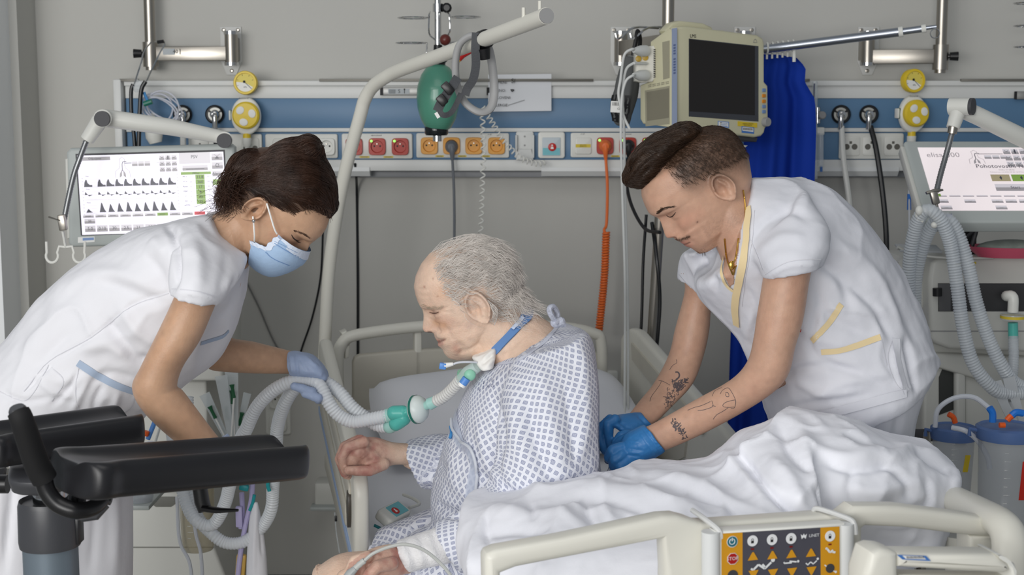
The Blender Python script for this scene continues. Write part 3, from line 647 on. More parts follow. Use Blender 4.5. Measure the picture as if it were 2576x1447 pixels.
def tri_np(V, Q, name='m'):
    me = bpy.data.meshes.new(name); V = np.asarray(V, np.float32); Q = np.asarray(Q, np.int32); k = Q.shape[1]
    me.vertices.add(len(V)); me.vertices.foreach_set('co', V.ravel())
    me.loops.add(Q.size); me.loops.foreach_set('vertex_index', Q.ravel())
    me.polygons.add(len(Q)); me.polygons.foreach_set('loop_start', np.arange(0, Q.size, k, dtype=np.int32))
    me.update(calc_edges=True); me.polygons.foreach_set('use_smooth', [True]*len(Q)); return me
def fuse(mb, voxel, it=4, fac=.5):
    """union of all overlapping volumes as one continuous surface"""
    me = mb.mesh('f'); o = bpy.data.objects.new('f', me); COL.objects.link(o)
    m = o.modifiers.new('r', 'REMESH'); m.mode = 'VOXEL'; m.voxel_size = voxel; m.use_smooth_shade = True
    if it: s = o.modifiers.new('s', 'SMOOTH'); s.factor = fac; s.iterations = it
    dg = bpy.context.evaluated_depsgraph_get(); r = bpy.data.meshes.new_from_object(o.evaluated_get(dg))
    bpy.data.objects.remove(o); bpy.data.meshes.remove(me); r.materials.clear(); return r
def getco(me):
    a = np.empty(len(me.vertices)*3, np.float32); me.vertices.foreach_get('co', a); return a.reshape(-1, 3).astype(float)
def setco(me, V): me.vertices.foreach_set('co', np.asarray(V, np.float32).ravel()); me.update()
def getn(me):
    a = np.empty(len(me.vertices)*3, np.float32); me.vertex_normals.foreach_get('vector', a); return a.reshape(-1, 3).astype(float)
def setcol(me, C, name='col'):
    at = me.attributes.new(name, 'FLOAT_COLOR', 'POINT'); C = np.concatenate([C, np.ones((len(C), 1))], 1).astype(np.float32)
    at.data.foreach_set('color', C.ravel())
def vnoise(p, seed=0):
    p = np.asarray(p, float); i = np.floor(p).astype(np.int64); f = p-i; f = f*f*(3-2*f); out = 0
    def h(x, y, z):
        n = (x*374761393+y*668265263+z*2147483647+seed*1274126177) & 0xffffffff
        n = ((n ^ (n >> 13))*1274126177) & 0xffffffff; n = n ^ (n >> 16); return (n & 0xffff)/32767.5-1
    for dx in (0, 1):
        for dy in (0, 1):
            for dz in (0, 1):
                w = (f[:, 0] if dx else 1-f[:, 0])*(f[:, 1] if dy else 1-f[:, 1])*(f[:, 2] if dz else 1-f[:, 2])
                out = out+w*h(i[:, 0]+dx, i[:, 1]+dy, i[:, 2]+dz)
    return out
def fbm(p, seed=0, oct=3):
    return sum(vnoise(p*2**k, seed+k)*.5**k for k in range(oct))
def linedist(q, pts):
    """distance in pixels from q (N,2) to a polyline, and the place along it (0..1)"""
    pts = catmull(pts, 5) if len(pts) > 2 else np.array(pts, float); best = np.full(len(q), 1e9); par = np.zeros(len(q)); n = len(pts)-1
    for k in range(n):
        a, b = pts[k], pts[k+1]; d = b-a; t = np.clip(((q-a)@d)/(d@d+1e-9), 0, 1); dist = np.hypot(*(q-a-t[:, None]*d).T)
        m = dist < best; best[m] = dist[m]; par[m] = (k+t[m])/n
    return best, par
def folds(me, lines, facing=.0, noise=()):
    """cloth folds: ridges (+) and creases (-) along lines on the cloth, and broad unevenness"""
    V = getco(me); N = getn(me); D = np.zeros(len(V))
    for sc, amp, seed, st in noise:
        if seed < 0: D += amp*((1-abs(fbm(V*np.array(st)*sc+.3*fbm(V*np.array(st)*sc*.6, 9)[:, None], -seed, 2)))**4-.25)
        else: D += amp*fbm(V*np.array(st)*sc, seed)
    if lines:
        q = pix(V); view = np.array((0, 0, CAMZ))-V; view /= np.linalg.norm(view, axis=1)[:, None]
        w = np.clip(((N*view).sum(1)-facing)*4, 0, 1)
        for pts, amp, sig in lines:
            a = np.array(pts, float); lo, hi = a.min(0)-sig*3, a.max(0)+sig*3
            m = np.where((q[:, 0] > lo[0]) & (q[:, 0] < hi[0]) & (q[:, 1] > lo[1]) & (q[:, 1] < hi[1]) & (w > 0))[0]
            if not len(m): continue
            d, t = linedist(q[m], pts); D[m] += w[m]*amp*np.exp(-(d/sig)**2)*np.clip(np.sin(np.pi*np.clip(t*.9+.05, 0, 1))*1.6, 0, 1)
    setco(me, V+N*D[:, None])
def inpoly(q, poly):
    poly = np.array(poly, float); r = np.zeros(len(q), bool); j = len(poly)-1
    for i in range(len(poly)):
        a, b = poly[i], poly[j]
        with np.errstate(divide='ignore', invalid='ignore'):
            r ^= ((a[1] > q[:, 1]) != (b[1] > q[:, 1])) & (q[:, 0] < (b[0]-a[0])*(q[:, 1]-a[1])/(b[1]-a[1])+a[0])
        j = i
    return r
def cut(me, sel):
    """remove the faces touching the vertices in sel (an opening in a garment)"""
    b = bmesh.new(); b.from_mesh(me); b.verts.ensure_lookup_table()
    bmesh.ops.delete(b, geom=[b.verts[i] for i in np.where(sel)[0]], context='VERTS'); b.to_mesh(me); b.free(); me.update()
def place(name, me, m, parent, **kw):
    V = getco(me); c = (V.min(0)+V.max(0))/2; setco(me, V-c)
    for k in (m if isinstance(m, (list, tuple)) else [m]): me.materials.append(k)
    me.polygons.foreach_set('use_smooth', [True]*len(me.polygons)); return link(name, me, c, parent, **kw)
def bvh_of(me, off=Vector((0, 0, 0))):
    return BVHTree.FromPolygons([tuple(v.co+off) for v in me.vertices], [tuple(p.vertices) for p in me.polygons])
def cast(bvh, px, py):
    d = ray(px, py).normalized(); h = bvh.ray_cast(Vector((0, 0, CAMZ)), d); return h[0], h[1]
def ribbon(mb, bvh, pts, w, off=.0006, sub=5, taper=False, th=.0):
    """a strip sewn or drawn on a surface; pts are traced on it, w its width in metres"""
    pts = catmull(pts, sub) if len(pts) > 2 else np.linspace(pts[0], pts[1], sub+1); hs = []
    for p in pts:
        c, n = cast(bvh, *p)
        if c is None: continue
        if n.dot(ray(*p)) > 0: n = -n
        if hs and (c-hs[-1][0]).length > .06: continue
        hs.append((c, n))
    if len(hs) < 2: return
    vs = []; fs = []; m = len(hs); cols = 2 if th <= 0 else 4
    for i, (c, n) in enumerate(hs):
        t = (hs[min(i+1, m-1)][0]-hs[max(i-1, 0)][0]).normalized(); s = t.cross(n).normalized()
        k = w/2*(math.sin(math.pi*(.12+.76*i/(m-1))) if taper else 1)
        if th <= 0:
            for e in (-1, 1):
                q = c+s*k*e; h = bvh.find_nearest(q, .02); b = h[0] if h[0] else q; vs.append(b+n*off)
        else:
            for e, z in ((-1, -th), (-1, th), (1, th), (1, -th)): vs.append(c+s*k*e+n*(off+z))
    for i in range(m-1):
        for k in range(cols if cols > 2 else 1):
            a, b = i*cols+k, i*cols+(k+1) % cols; fs.append((a, b, b+cols, a+cols))
    mb.add(vs, fs)
def strand_mesh(name, Pts, Rad, sides=3):
    """many hairs as thin tapered tubes; Pts (N,K,3), Rad (N,K)"""
    N, K, _ = Pts.shape; T = np.gradient(Pts, axis=1); T /= np.linalg.norm(T, axis=2)[..., None]+1e-9
    ref = np.array((.3, .9, .2)); U = np.cross(T, ref); U /= np.linalg.norm(U, axis=2)[..., None]+1e-9; W = np.cross(T, U)
    vs = [Pts+(U*math.cos(2*math.pi*s/sides)+W*math.sin(2*math.pi*s/sides))*Rad[..., None] for s in range(sides)]
    V = np.stack(vs, 2).reshape(-1, 3); i = np.arange(N)[:, None, None]*K*sides; k = np.arange(K-1)[None, :, None]*sides; s = np.arange(sides)[None, None, :]
    a = i+k+s; b = i+k+(s+1) % sides; Q = np.stack([a, b, b+sides, a+sides], -1).reshape(-1, 4)
    return tri_np(V, Q, name)
# ------------------------------------------------------------------ heads
def headframe(px, py, Y, tilt, face, yaw=0., roll=0.):
    """face=-1 looks to the left of the room, +1 to the right; tilt downwards; yaw towards the viewer"""
    x = Vector((face*math.cos(tilt), 0, -math.sin(tilt))); z = Vector((face*math.sin(tilt), 0, math.cos(tilt))); y = z.cross(x)
    M = Matrix((x, y, z)).transposed()
    M = M @ Matrix.Rotation(-yaw*face*-1 if False else (yaw if face < 0 else -yaw), 3, 'Z') @ Matrix.Rotation(roll, 3, 'X')
    M = M.to_4x4(); M.translation = P(px, py, Y); return M
def head(mb, M, Y, prof, nas, sub, W=1., crown=.13, back=-.098, jaw=1., nose=1., eyes=1., yaw=0., nosew=1., cheek=1., bags=0.):
    Mi = M.inverted(); L = []
    for p in prof:
        l = Mi @ P(p[0], p[1], Y); L.append((l.z, l.x/max(.6, math.cos(yaw))))
    L.sort(); L = np.array(L)
    zn = (Mi @ P(*nas, Y)).z; zs = (Mi @ P(*sub, Y)).z
    zb = L[0, 0]                                     # chin bottom
    nz, nt = 150, 140
    zs_ = np.concatenate([np.linspace(zb, .09, 112), .09+(crown-.09)*np.sin(np.linspace(0, math.pi/2, 34))[1:]])
    full = np.interp(zs_, L[:, 0], L[:, 1])
    full = np.convolve(np.pad(full, 2, 'edge'), np.ones(3)/3, 'same')[2:-2]
    fb = full.copy(); m = (zs_ > zs) & (zs_ < zn)
    fb[m] = np.interp(zs_[m], [zs, zn], [np.interp(zs, L[:, 0], L[:, 1])-.008, np.interp(zn, L[:, 0], L[:, 1])-.004])
    top = np.clip((zs_-.075)/(crown-.075), 0, 1); dome = np.sqrt(np.clip(1-top**2, 1e-4, 1))
    bk = np.interp(zs_, [zb, -.07, -.045, -.02, .02, .06, .09], [.035, .0, -.055, -.078, -.096, back, back+.006])
    zt = L[-1, 0]
    xm = -.012
    fr = np.where(zs_ > zt, np.interp(zt, L[:, 0], L[:, 1]), fb)
    tz = np.clip((zs_-zt)/(crown-zt), 0, 1); dz = np.sqrt(np.clip(1-tz**2, 1e-4, 1))
    fr = np.where(zs_ > zt, xm+(fr-xm)*dz, fr); full = np.where(zs_ > zt, fr, full)
    bk = np.where(zs_ > .075, xm+(bk-xm)*dome, bk)
    w = np.interp(zs_, [zb, zb+.012, -.07, -.05, -.02, .01, .05, .08], np.array([.018, .030, .046*jaw, .054*jaw, .063, .069, .075, .0755])*W)
    w = np.where(zs_ > .075, w*dome, w)
    xc = np.interp(zs_, [zb, -.07, -.04, 0, .05], [.052, .03, .005, -.008, -.015]); xc = np.minimum(xc, fr-.004); xc = np.maximum(xc, bk+.004)
    th = np.linspace(0, 2*math.pi, nt+1)[:-1]; th = th-.35*np.sin(th)*.9     # more points on the face
    C, Sn = np.cos(th), np.sin(th); V = np.zeros((len(zs_), nt, 3))
    ex = np.interp(zs_, [zb, -.05, 0, .05, .1], [2.0, 2.25, 2.45, 2.4, 2.1])
    for i, z in enumerate(zs_):
        e = ex[i]; cx = np.sign(C)*abs(C)**(2/e); sy = np.sign(Sn)*abs(Sn)**(2/e)
        ax = np.where(C > 0, fr[i]-xc[i], xc[i]-bk[i]); V[i, :, 0] = xc[i]+ax*cx; V[i, :, 1] = w[i]*sy; V[i, :, 2] = z
    x, y, z = V[..., 0], V[..., 1], V[..., 2]; ay = abs(y); frontw = np.clip((x-.02)/.03, 0, 1)
    g = lambda cy, sy, cz, sz: np.exp(-((ay-cy)/sy)**2-((z-cz)/sz)**2)
    ez = zn-.010
    nd = np.clip(full-fb, 0, None)[:, None]; zt2 = np.clip((zn-z)/(zn-zs), 0, 1)
    sw = (.0075+.0065*zt2**1.3)*nosew
    dx = nd*np.exp(-(ay/sw)**2.6)*nose
    mid = np.where(m, np.sin(np.pi*np.clip((zs_-zs)/(zn-zs), 0, 1)), 0)[:, None]
    dx -= .007*mid*g(.026, .016, (zs+zn)/2, 1.)
    dx += .006*g(.0135*nosew, .006, zs+.008, .008)                                  # wings of the nose
    dx -= .0145*eyes*g(.030, .016, ez+.001, .012)+.005*g(.016, .007, ez+.004, .012)  # sockets
    dx += .0095*eyes*g(.031, .0125, ez-.002, .0085)                                 # closed lids over the eyeballs
    dx -= .003*g(.031, .013, ez-.0105, .0022)                                       # lower lid line
    dx += .0045*eyes*g(.030, .018, zn+.008, .0065)
    dx += .004*bags*g(.030, .012, ez-.016, .005)-.0035*bags*g(.033, .014, ez-.023, .004)
    dx -= .006*g(.0075, .0045, zs+.001, .004)                                         # brow
    dx += .004*cheek*g(.043, .016, zs+.014, .014)
    zm = zs-.021
    dx -= .0035*g(.0, .026, zm, .0022)+.004*g(.027, .006, zm, .007)                 # mouth line, corners
    dx -= .0025*g(.03, .006, zs-.002, .012)                                         # fold beside the mouth
    V[..., 0] += dx*frontw
    Wd = np.array([[tuple(M @ Vector(p)) for p in r] for r in V]); mb.rings([list(map(tuple, r)) for r in Wd])
    return dict(M=M, Mi=Mi, zn=zn, zs=zs, ez=ez, zm=zm, zb=zb)
def ear(mb, M, side, h=.064, cx=-.006, cz=.006, tilt=.18, flare=.35):
    """outer ear with rim, hollow and lobe; side=+1 left"""
    nr, na = 12, 40; rg = []
    Rm = Matrix.Rotation(tilt, 3, 'Y'); vs = []
    def outl(a):
        r = 1+.10*math.cos(2*a-.4); v = math.sin(a); u = math.cos(a)
        return .29*h*u*(1.12 if v > -.3 else 1.12-.42*(-.3-v)), .5*h*v
    for i in range(nr+1):
        r = i/nr; row = []
        for k in range(na):
            a = 2*math.pi*k/na; u, v = outl(a); u *= r; v *= r
            rim = math.exp(-((r-.86)/.12)**2)*(1 if not (-.9 < math.sin(a) < .25 and math.cos(a) > .3) else .25)
            hz = .005+.0085*rim-.017*math.exp(-((u-.002)/.0075)**2-((v+.004)/.0115)**2)-.006*math.exp(-((r-.62)/.12)**2)*(v > -.1*h)+.006*math.exp(-((u+.005-.25*abs(v))/.003)**2)*(abs(v) < .02)
            if v < -.36*h: hz = .008
            row.append((u, v, hz))
        rg.append(row)
    bot = [[(u*.97, v*.97, -.003) for u, v, _ in rg[-1]], [(u*.6, v*.7, -.016) for u, v, _ in rg[-1]]]
    out = []
    for row in rg[1:]+bot:
        o = []
        for u, v, hh in row:
            # local: forward x, height z, outward y ; ear leans away from the head at its back edge
            p = Vector((u, 0, v)); p = Rm @ p; o.append(tuple(M @ Vector((cx+p.x, side*(.069+hh+max(0, -p.x+.01)*flare), cz+p.z))))
        out.append(o)
    if side < 0: out = [r for r in out]
    b = MB(); b.rings(out[::-1])
    mb.add(b.v, b.f)
def cuff_loft(mb, sts, depth=.04, thick=.88, **k):
    """a sleeve: like loft, its last end hollow so that the limb comes out of an opening"""
    b = MB(); rows = loft(b, sts, **k); seg = k.get('seg', 36)
    rg_last = b.v[-seg:]; c = np.mean(rg_last, 0); d = rows[-2][:3]-rows[-1][:3]; d = d/np.linalg.norm(d)
    b.f.pop() if len(b.f[-1]) == seg else None
    fl = [f for f in b.f if len(f) == seg]; o = len(b.v)-seg
    a1 = [tuple(c+(np.array(v)-c)*thick) for v in rg_last]; a2 = [tuple(c+d*depth+(np.array(v)-c)*thick*.97) for v in rg_last]
    b.v += a1+a2; flip = b.f[0]
    for L in (0, 1):
        for k_ in range(seg):
            a, e = o+L*seg+k_, o+L*seg+(k_+1) % seg; b.f.append((a, e, e+seg, a+seg))
    b.f.append(tuple(range(o+2*seg, o+3*seg)))
    b.mi = [0]*len(b.f); mb.add(b.v, b.f)
def cloth_uv(me, axes):
    """cloth coordinates: each vertex takes the nearest panel's axis; u runs round the panel, v along it, in metres"""
    V = getco(me); best = np.full(len(V), 1e9); U = np.zeros((len(V), 3))
    for k, (pts, R, rot) in enumerate(axes):
        A = catmull([tuple(P(*p)) for p in pts], 10) if len(pts) > 2 else np.linspace(P(*pts[0]), P(*pts[1]), 21)
        T = np.gradient(A, axis=0); T /= np.linalg.norm(T, axis=1)[:, None]; s = np.concatenate([[0], np.cumsum(np.linalg.norm(np.diff(A, axis=0), axis=1))])
        D = np.linalg.norm(V[:, None, :]-A[None, :, :], axis=2); i = D.argmin(1); d = D[np.arange(len(V)), i]/R
        r = V-A[i]; t = T[i]; al = (r*t).sum(1); r = r-t*al[:, None]; f = np.array((0, -1., 0)); e1 = f-t*(t@f)[:, None]; e1 /= np.linalg.norm(e1, axis=1)[:, None]; e2 = np.cross(t, e1)
        u = np.arctan2((r*e2).sum(1), (r*e1).sum(1))*R; v = s[i]+al; m = d < best; best[m] = d[m]
        c, q = math.cos(rot), math.sin(rot); U[m, 0] = (u*c-v*q)[m]; U[m, 1] = (u*q+v*c)[m]; U[m, 2] = k
    at = me.attributes.new('cloth', 'FLOAT_VECTOR', 'POINT'); at.data.foreach_set('vector', U.astype(np.float32).ravel())
def comb(bvh, roots, flow, K, length, lift, wave=0., freq=3., seed=1, rad=.0005, tip=.3, coh=0):
    r = np.random.default_rng(seed); N = len(roots); out = np.zeros((N, K, 3))
    for i, p0 in enumerate(roots):
        p = Vector(p0); L = length(p0) if callable(length) else length; L *= r.uniform(.7, 1.2); st = L/(K-1); ph = (6.28*vnoise(np.array([p0])*coh, 5)[0] if coh else 0)+r.uniform(0, 6.28)*(.12 if coh else 1); lf = lift*r.uniform(.3, 1.3); prev = None
        for k in range(K):
            h = bvh.find_nearest(p); n = h[1] if h[0] else Vector((0, 0, 1)); s = h[0] if h[0] else p
            q = s+n*(lf*min(1, k/(K*.35))+.0004); 
            out[i, k] = q
            d = Vector(flow(np.array(q), k/(K-1), i)); d = d-n*d.dot(n)
            if d.length < 1e-6: d = prev or Vector((1, 0, 0))
            d.normalize(); sd = n.cross(d)
            if wave: d = d+sd*wave*math.sin(ph+freq*k)
            prev = d; p = q+d*st
    R = np.linspace(1, tip, K)[None, :]*rad*r.uniform(.7, 1.3, (N, 1)); return out, R
def sample(me, n, seed, pred):
    V = getco(me); ok = np.where(pred(V))[0]; r = np.random.default_rng(seed)
    return V[r.choice(ok, n)] + r.normal(0, .0012, (n, 3)) if len(ok) else np.zeros((0, 3))
def hand_fingers(mb, fingers, r0=.0095, r1=.0075):
    for f in fingers:
        pts = [P(*p) for p in f]; n = len(pts); chain(mb, [(q, r0+(r1-r0)*i/(n-1)) for i, q in enumerate(pts)], 12)

def tuck(me, bvh, mask, margin=.006):
    """keep covered parts of a body under the cloth"""
    V = getco(me)
    for i in np.where(mask)[0]:
        p = Vector(V[i]); h = bvh.find_nearest(p, .12)
        if h[0] is None: continue
        if (p-h[0]).dot(h[1]) > -margin: V[i] = h[0]-h[1]*margin
    setco(me, V)

def pline(C, me, pts, sig, col, w=1., q=None, ymax=9.):
    V = getco(me); q = pix(V); d, t = linedist(q, pts)
    return blend(C, w*np.exp(-(d/sig)**2)*np.clip(np.sin(np.pi*(t*.86+.07))*1.8, 0, 1)*(V[:, 1] < ymax), col)
# ------------------------------------------------------------------ people
def skinmat(name, rough=.5, bump=(230, .12)): return mat(name, (200, 160, 130), rough, bump=bump, vcol='col', sss=.12, spec=.4)
M_hairw = mat('grey_hair', (224, 217, 210), .5, var=(50, .2)); M_hairb = mat('dark_brown_hair', (58, 37, 26), .38, var=(26, .45)); M_hairm = mat('brown_hair', (58, 40, 27), .45, var=(40, .3))
def cloth(name, col, bump=(60, .3), rough=.85): return mat(name, col, rough, bump=bump, spec=.2)
M_scrub = cloth('white_cotton', (226, 226, 231), (38, .25)); M_scrub2 = cloth('white_cotton_man', (216, 217, 224), (38, .25))
# gown print
def gown_mat():
    m = mat('printed_gown', (226, 229, 238), .85, spec=.2); nt = m.node_tree; N = nt.nodes; Lk = nt.links
    a = N.new('ShaderNodeAttribute'); a.attribute_name = 'cloth'; sc = N.new('ShaderNodeVectorMath'); sc.operation = 'SCALE'; sc.inputs['Scale'].default_value = 1/.0122; Lk.new(a.outputs['Vector'], sc.inputs[0])
    def M(op, a_, b_=None, c_=None):
        n = N.new('ShaderNodeMath'); n.operation = op
        for i, v in enumerate((a_, b_, c_)):
            if v is None: continue
            if isinstance(v, (int, float)): n.inputs[i].default_value = v
            else: Lk.new(v, n.inputs[i])
        return n.outputs[0]
    sp = N.new('ShaderNodeSeparateXYZ'); Lk.new(sc.outputs[0], sp.inputs[0])
    fx = M('ABSOLUTE', M('SUBTRACT', M('FRACT', sp.outputs[0]), .5)); fy = M('ABSOLUTE', M('SUBTRACT', M('FRACT', sp.outputs[1]), .5))
    sq = M('LESS_THAN', M('MAXIMUM', fx, fy), .31); x = M('GREATER_THAN', M('ABSOLUTE', M('SUBTRACT', fx, fy)), .045)
    ring = M('GREATER_THAN', M('ABSOLUTE', M('SUBTRACT', M('MAXIMUM', fx, fy), .17)), .025)
    f = M('MULTIPLY', M('MULTIPLY', sq, M('ADD', M('MULTIPLY', M('MULTIPLY', x, ring), .45), .5)), .95)
    mx = N.new('ShaderNodeMix'); mx.data_type = 'RGBA'; mx.inputs[6].default_value = (*lin((228, 230, 238)), 1); mx.inputs[7].default_value = (*lin((138, 144, 172)), 1)
    Lk.new(f, mx.inputs[0]); Lk.new(mx.outputs[2], N['Principled BSDF'].inputs['Base Color'])
    n = N.new('ShaderNodeTexNoise'); n.inputs['Scale'].default_value = 40; tc = N.new('ShaderNodeTexCoord'); Lk.new(tc.outputs['Object'], n.inputs[0]); bp = N.new('ShaderNodeBump'); bp.inputs['Strength'].default_value = .3; bp.inputs['Distance'].default_value = .004
    Lk.new(n.outputs[0], bp.inputs['Height']); Lk.new(bp.outputs[0], N['Principled BSDF'].inputs['Normal']); return m
M_gown = gown_mat()
def blend(C, w, col): w = np.clip(w, 0, 1)[:, None]; return C*(1-w)+np.array(lin(col))*w
def hl(me, H): V = getco(me); M = np.array(H['Mi']); return V@M[:3, :3].T+M[:3, 3]
def g2(v, c, s): return np.exp(-((v-c)/s)**2)
def base_skin(me, col, red, amt=.5, seed=3):
    V = getco(me); C = np.tile(np.array(lin(col)), (len(V), 1))
    C = blend(C, np.clip(fbm(V*26, seed)*.5+.1, 0, 1)*amt, red); return C*(1+.07*fbm(V*90, seed+5))[:, None]
def face_paint(C, L, H, side, lip=(170, 110, 98), blush=(205, 140, 118), brow=None):
    x, y, z = L.T; ay = abs(y); f = (x > .045)
    C = blend(C, f*g2(z, H['zm']+.005, .005)*g2(ay, 0, .021)*.75+f*g2(z, H['zm']-.006, .006)*g2(ay, 0, .018)*.75, lip)
    C = blend(C, f*g2(z, H['zm'], .0016)*(ay < .024)*.8, (90, 48, 42))
    C = blend(C, f*g2(z, H['ez']+.003, .007)*g2(ay, .031, .014)*.3, (150, 98, 80))
    C = blend(C, f*g2(z, H['ez']-.02, .013)*g2(ay, .043, .018)*.3+f*g2(z, H['zs']+.008, .01)*g2(ay, 0, .018)*.4, blush)
    C = blend(C, f*g2(z, H['zs']+.001, .0028)*g2(ay, .0075, .004)*.9, (70, 38, 32))
    return C
# ================================================================= the old man on the bed
root = thing('person', 'elderly man with grey hair in a patterned hospital gown seated on the bed edge', 'person', P(1300, 1420, 2.95))
pt = root; mb = MB()
prof = [(1120, 605), (1085, 632), (1060, 662), (1046, 692), (1041, 720), (1046, 743), (1052, 760), (1062, 776), (1064, 790), (1064, 807), (1062, 824), (1066, 833), (1078, 837), (1091, 836), (1093, 846), (1099, 856), (1100, 860), (1101, 868), (1113, 876), (1117, 888), (1128, 900), (1150, 906)]
YP = 2.95
Hp = head(mb, headframe(1190, 770, YP, R_(18), -1, R_(4)), YP, prof, (1063, 779), (1091, 836), W=1.02, crown=.134, jaw=1.12, yaw=R_(4), nosew=1.3, bags=1.3, eyes=1.1)
mb.ell(P(1192, 868, YP), (.052, .05, .03), rot=Matrix.Rotation(R_(-14), 3, 'Y')); mb.ell(P(1150, 862, YP-.02), (.03, .03, .028))
ear(mb, Hp['M'], 1, h=.076, cx=-.008, cz=.004, tilt=.2, flare=.5); ear(mb, Hp['M'], -1, h=.07)
loft(mb, [(1165, 800, 1300, 735, YP, .058), (1178, 860, 1325, 775, YP, .064), (1205, 897, 1352, 792, YP, .072), (1232, 925, 1396, 822, YP, .105), (1222, 965, 1440, 860, YP, .15), (1190, 1010, 1470, 930, YP, .17), (1130, 1150, 1480, 1120, YP, .18), (1110, 1330, 1480, 1350, YP, .18)], sub=6)
chain(mb, [(P(1300, 970, 3.1), .05), (P(1130, 1165, 3.1), .042)]); chain(mb, [(P(1130, 1165, 3.1), .042), (P(1040, 1146, 3.02), .031)])
loft(mb, [(1080, 1108, 1080, 1180, 3.04, .03), (1030, 1116, 1030, 1170, 3.01, .027), (985, 1113, 988, 1170, 2.99, .027), (950, 1102, 955, 1186, 2.98, .034), (915, 1101, 925, 1190, 2.975, .038), (893, 1108, 905, 1160, 2.97, .034)], sub=4, seg=24, dome=(0, .012))
hand_fingers(mb, [[(915, 1112, 2.935), (874, 1126, 2.93), (858, 1152, 2.925), (868, 1186, 2.935)], [(906, 1108, 2.955), (866, 1126, 2.95), (853, 1155, 2.945), (866, 1192, 2.955)],
    [(902, 1108, 2.975), (866, 1124, 2.972), (855, 1158, 2.968), (870, 1196, 2.975)], [(902, 1112, 2.995), (872, 1130, 2.995), (862, 1164, 2.992), (876, 1198, 2.995)]], .0125, .0085)
hand_fingers(mb, [[(965, 1168, 2.95), (930, 1184, 2.925), (898, 1185, 2.915), (876, 1184, 2.915)]], .0135, .0095)
mb.ell(P(888, 1146, 2.958), (.024, .03, .030)); mb.ell(P(905, 1136, 2.95), (.026, .026, .022)); mb.ell(P(925, 1152, 2.955), (.03, .024, .024))
# near arm, hand on the knee, legs
chain(mb, [(P(1412, 945, 2.85), .05), (P(1335, 1270, 2.67), .034), (P(1200, 1335, 2.655), .024), (P(1120, 1368, 2.635), .021), (P(1010, 1405, 2.62), .024)])
loft(mb, [(1020, 1385, 1035, 1440, 2.62, .026), (985, 1372, 1005, 1448, 2.61, .036), (940, 1380, 960, 1470, 2.6, .042), (905, 1400, 915, 1490, 2.6, .042), (885, 1425, 890, 1500, 2.6, .035)], sub=4, seg=24, dome=(0, .012))
hand_fingers(mb, [[(925, 1402, 2.57), (892, 1412, 2.565), (876, 1446, 2.56), (872, 1480, 2.56)], [(905, 1430, 2.56), (862, 1450, 2.555), (846, 1490, 2.55), (846, 1520, 2.55)], [(900, 1450, 2.585), (858, 1480, 2.58), (842, 1520, 2.575), (842, 1545, 2.575)], [(905, 1475, 2.61), (866, 1505, 2.61), (850, 1540, 2.605), (850, 1560, 2.605)]], .0125, .009)
hand_fingers(mb, [[(985, 1418, 2.57), (950, 1425, 2.55), (925, 1448, 2.545), (915, 1475, 2.545)]], .0135, .0095)
loft(mb, [(1450, 1340, 1440, 1560, 2.82, .09), (1150, 1372, 1150, 1590, 2.74, .085), (930, 1389, 930, 1590, 2.68, .078), (850, 1398, 862, 1570, 2.66, .068), (795, 1430, 830, 1600, 2.66, .06)], dome=(0, .02))
loft(mb, [(795, 1420, 900, 1600, 2.66, .062), (785, 1480, 920, 1640, 2.67, .062), (810, 1800, 930, 1800, 2.74, .055), (840, 2060, 920, 2060, 2.78, .035)])
loft(mb, [(1400, 1330, 1400, 1540, 3.05, .09), (1100, 1340, 1100, 1530, 3.06, .08), (930, 1392, 930, 1540, 3.07, .07), (880, 1430, 905, 1560, 3.07, .055)], dome=(0, .02))
loft(mb, [(870, 1440, 960, 1540, 3.07, .06), (875, 1700, 970, 1700, 3.1, .05), (890, 1960, 960, 1960, 3.12, .035)])
for (px, py, Y) in ((850, 2085, 2.78), (905, 1985, 3.12)): mb.ell(P(px, py, Y)+Vector((-.05, 0, -.0)), (.12, .045, .04))
me = fuse(mb, .0024, 2, .4)
C = base_skin(me, (222, 193, 172), (204, 160, 134), .5); L = hl(me, Hp); x, y, z = L.T; V = getco(me); q = pix(V)
hd = (abs(y) < .1) & (abs(x) < .15) & (abs(z) < .16)
C2 = face_paint(C, L, Hp, 1, lip=(186, 126, 112)); C = np.where(hd[:, None], C2, C)
C = np.where(hd[:, None], blend(C, g2(z, -.04, .035)*(x > 0)*np.clip(fbm(V*70, 4)+.3, 0, 1)*.35, (178, 150, 140)), C)          # stubble
C = np.where(hd[:, None], blend(C, (x < .045)*(z > .0)*.35*np.clip((.05-x)/.05, 0, 1), (196, 178, 166)), C)                # scalp under the hair
for a, b_, r in ((.082, .075, .0022), (.062, .05, .002), (.06, .086, .0016), (.045, .052, .0035), (.03, .07, .0018)): C = np.where(hd[:, None], blend(C, np.exp(-(((x-a)**2+(z-b_)**2)/r**2))*(y > 0)*.7, (150, 92, 72)), C)
hand = inpoly(q, [(840, 1090), (1005, 1090), (1005, 1205), (840, 1205)]) | inpoly(q, [(866, 1455), (878, 1418), (912, 1392), (1000, 1368), (1040, 1440), (1060, 1600), (840, 1600)]) & (V[:, 1] < 2.66) & (V[:, 2] > .5)
hand = hand*np.clip(np.where(V[:, 1] > 2.8, (1000-q[:, 0])/55, 1), 0, 1)
C = blend(C, hand*(.6+.4*np.clip(fbm(V*60, 9), -.4, .8)), (172, 116, 106)); C = blend(C, hand*np.clip(fbm(V*45, 19)-.35, 0, 1)*1.2, (128, 72, 62))
M_sk = skinmat('old_skin', .46, (260, .3))
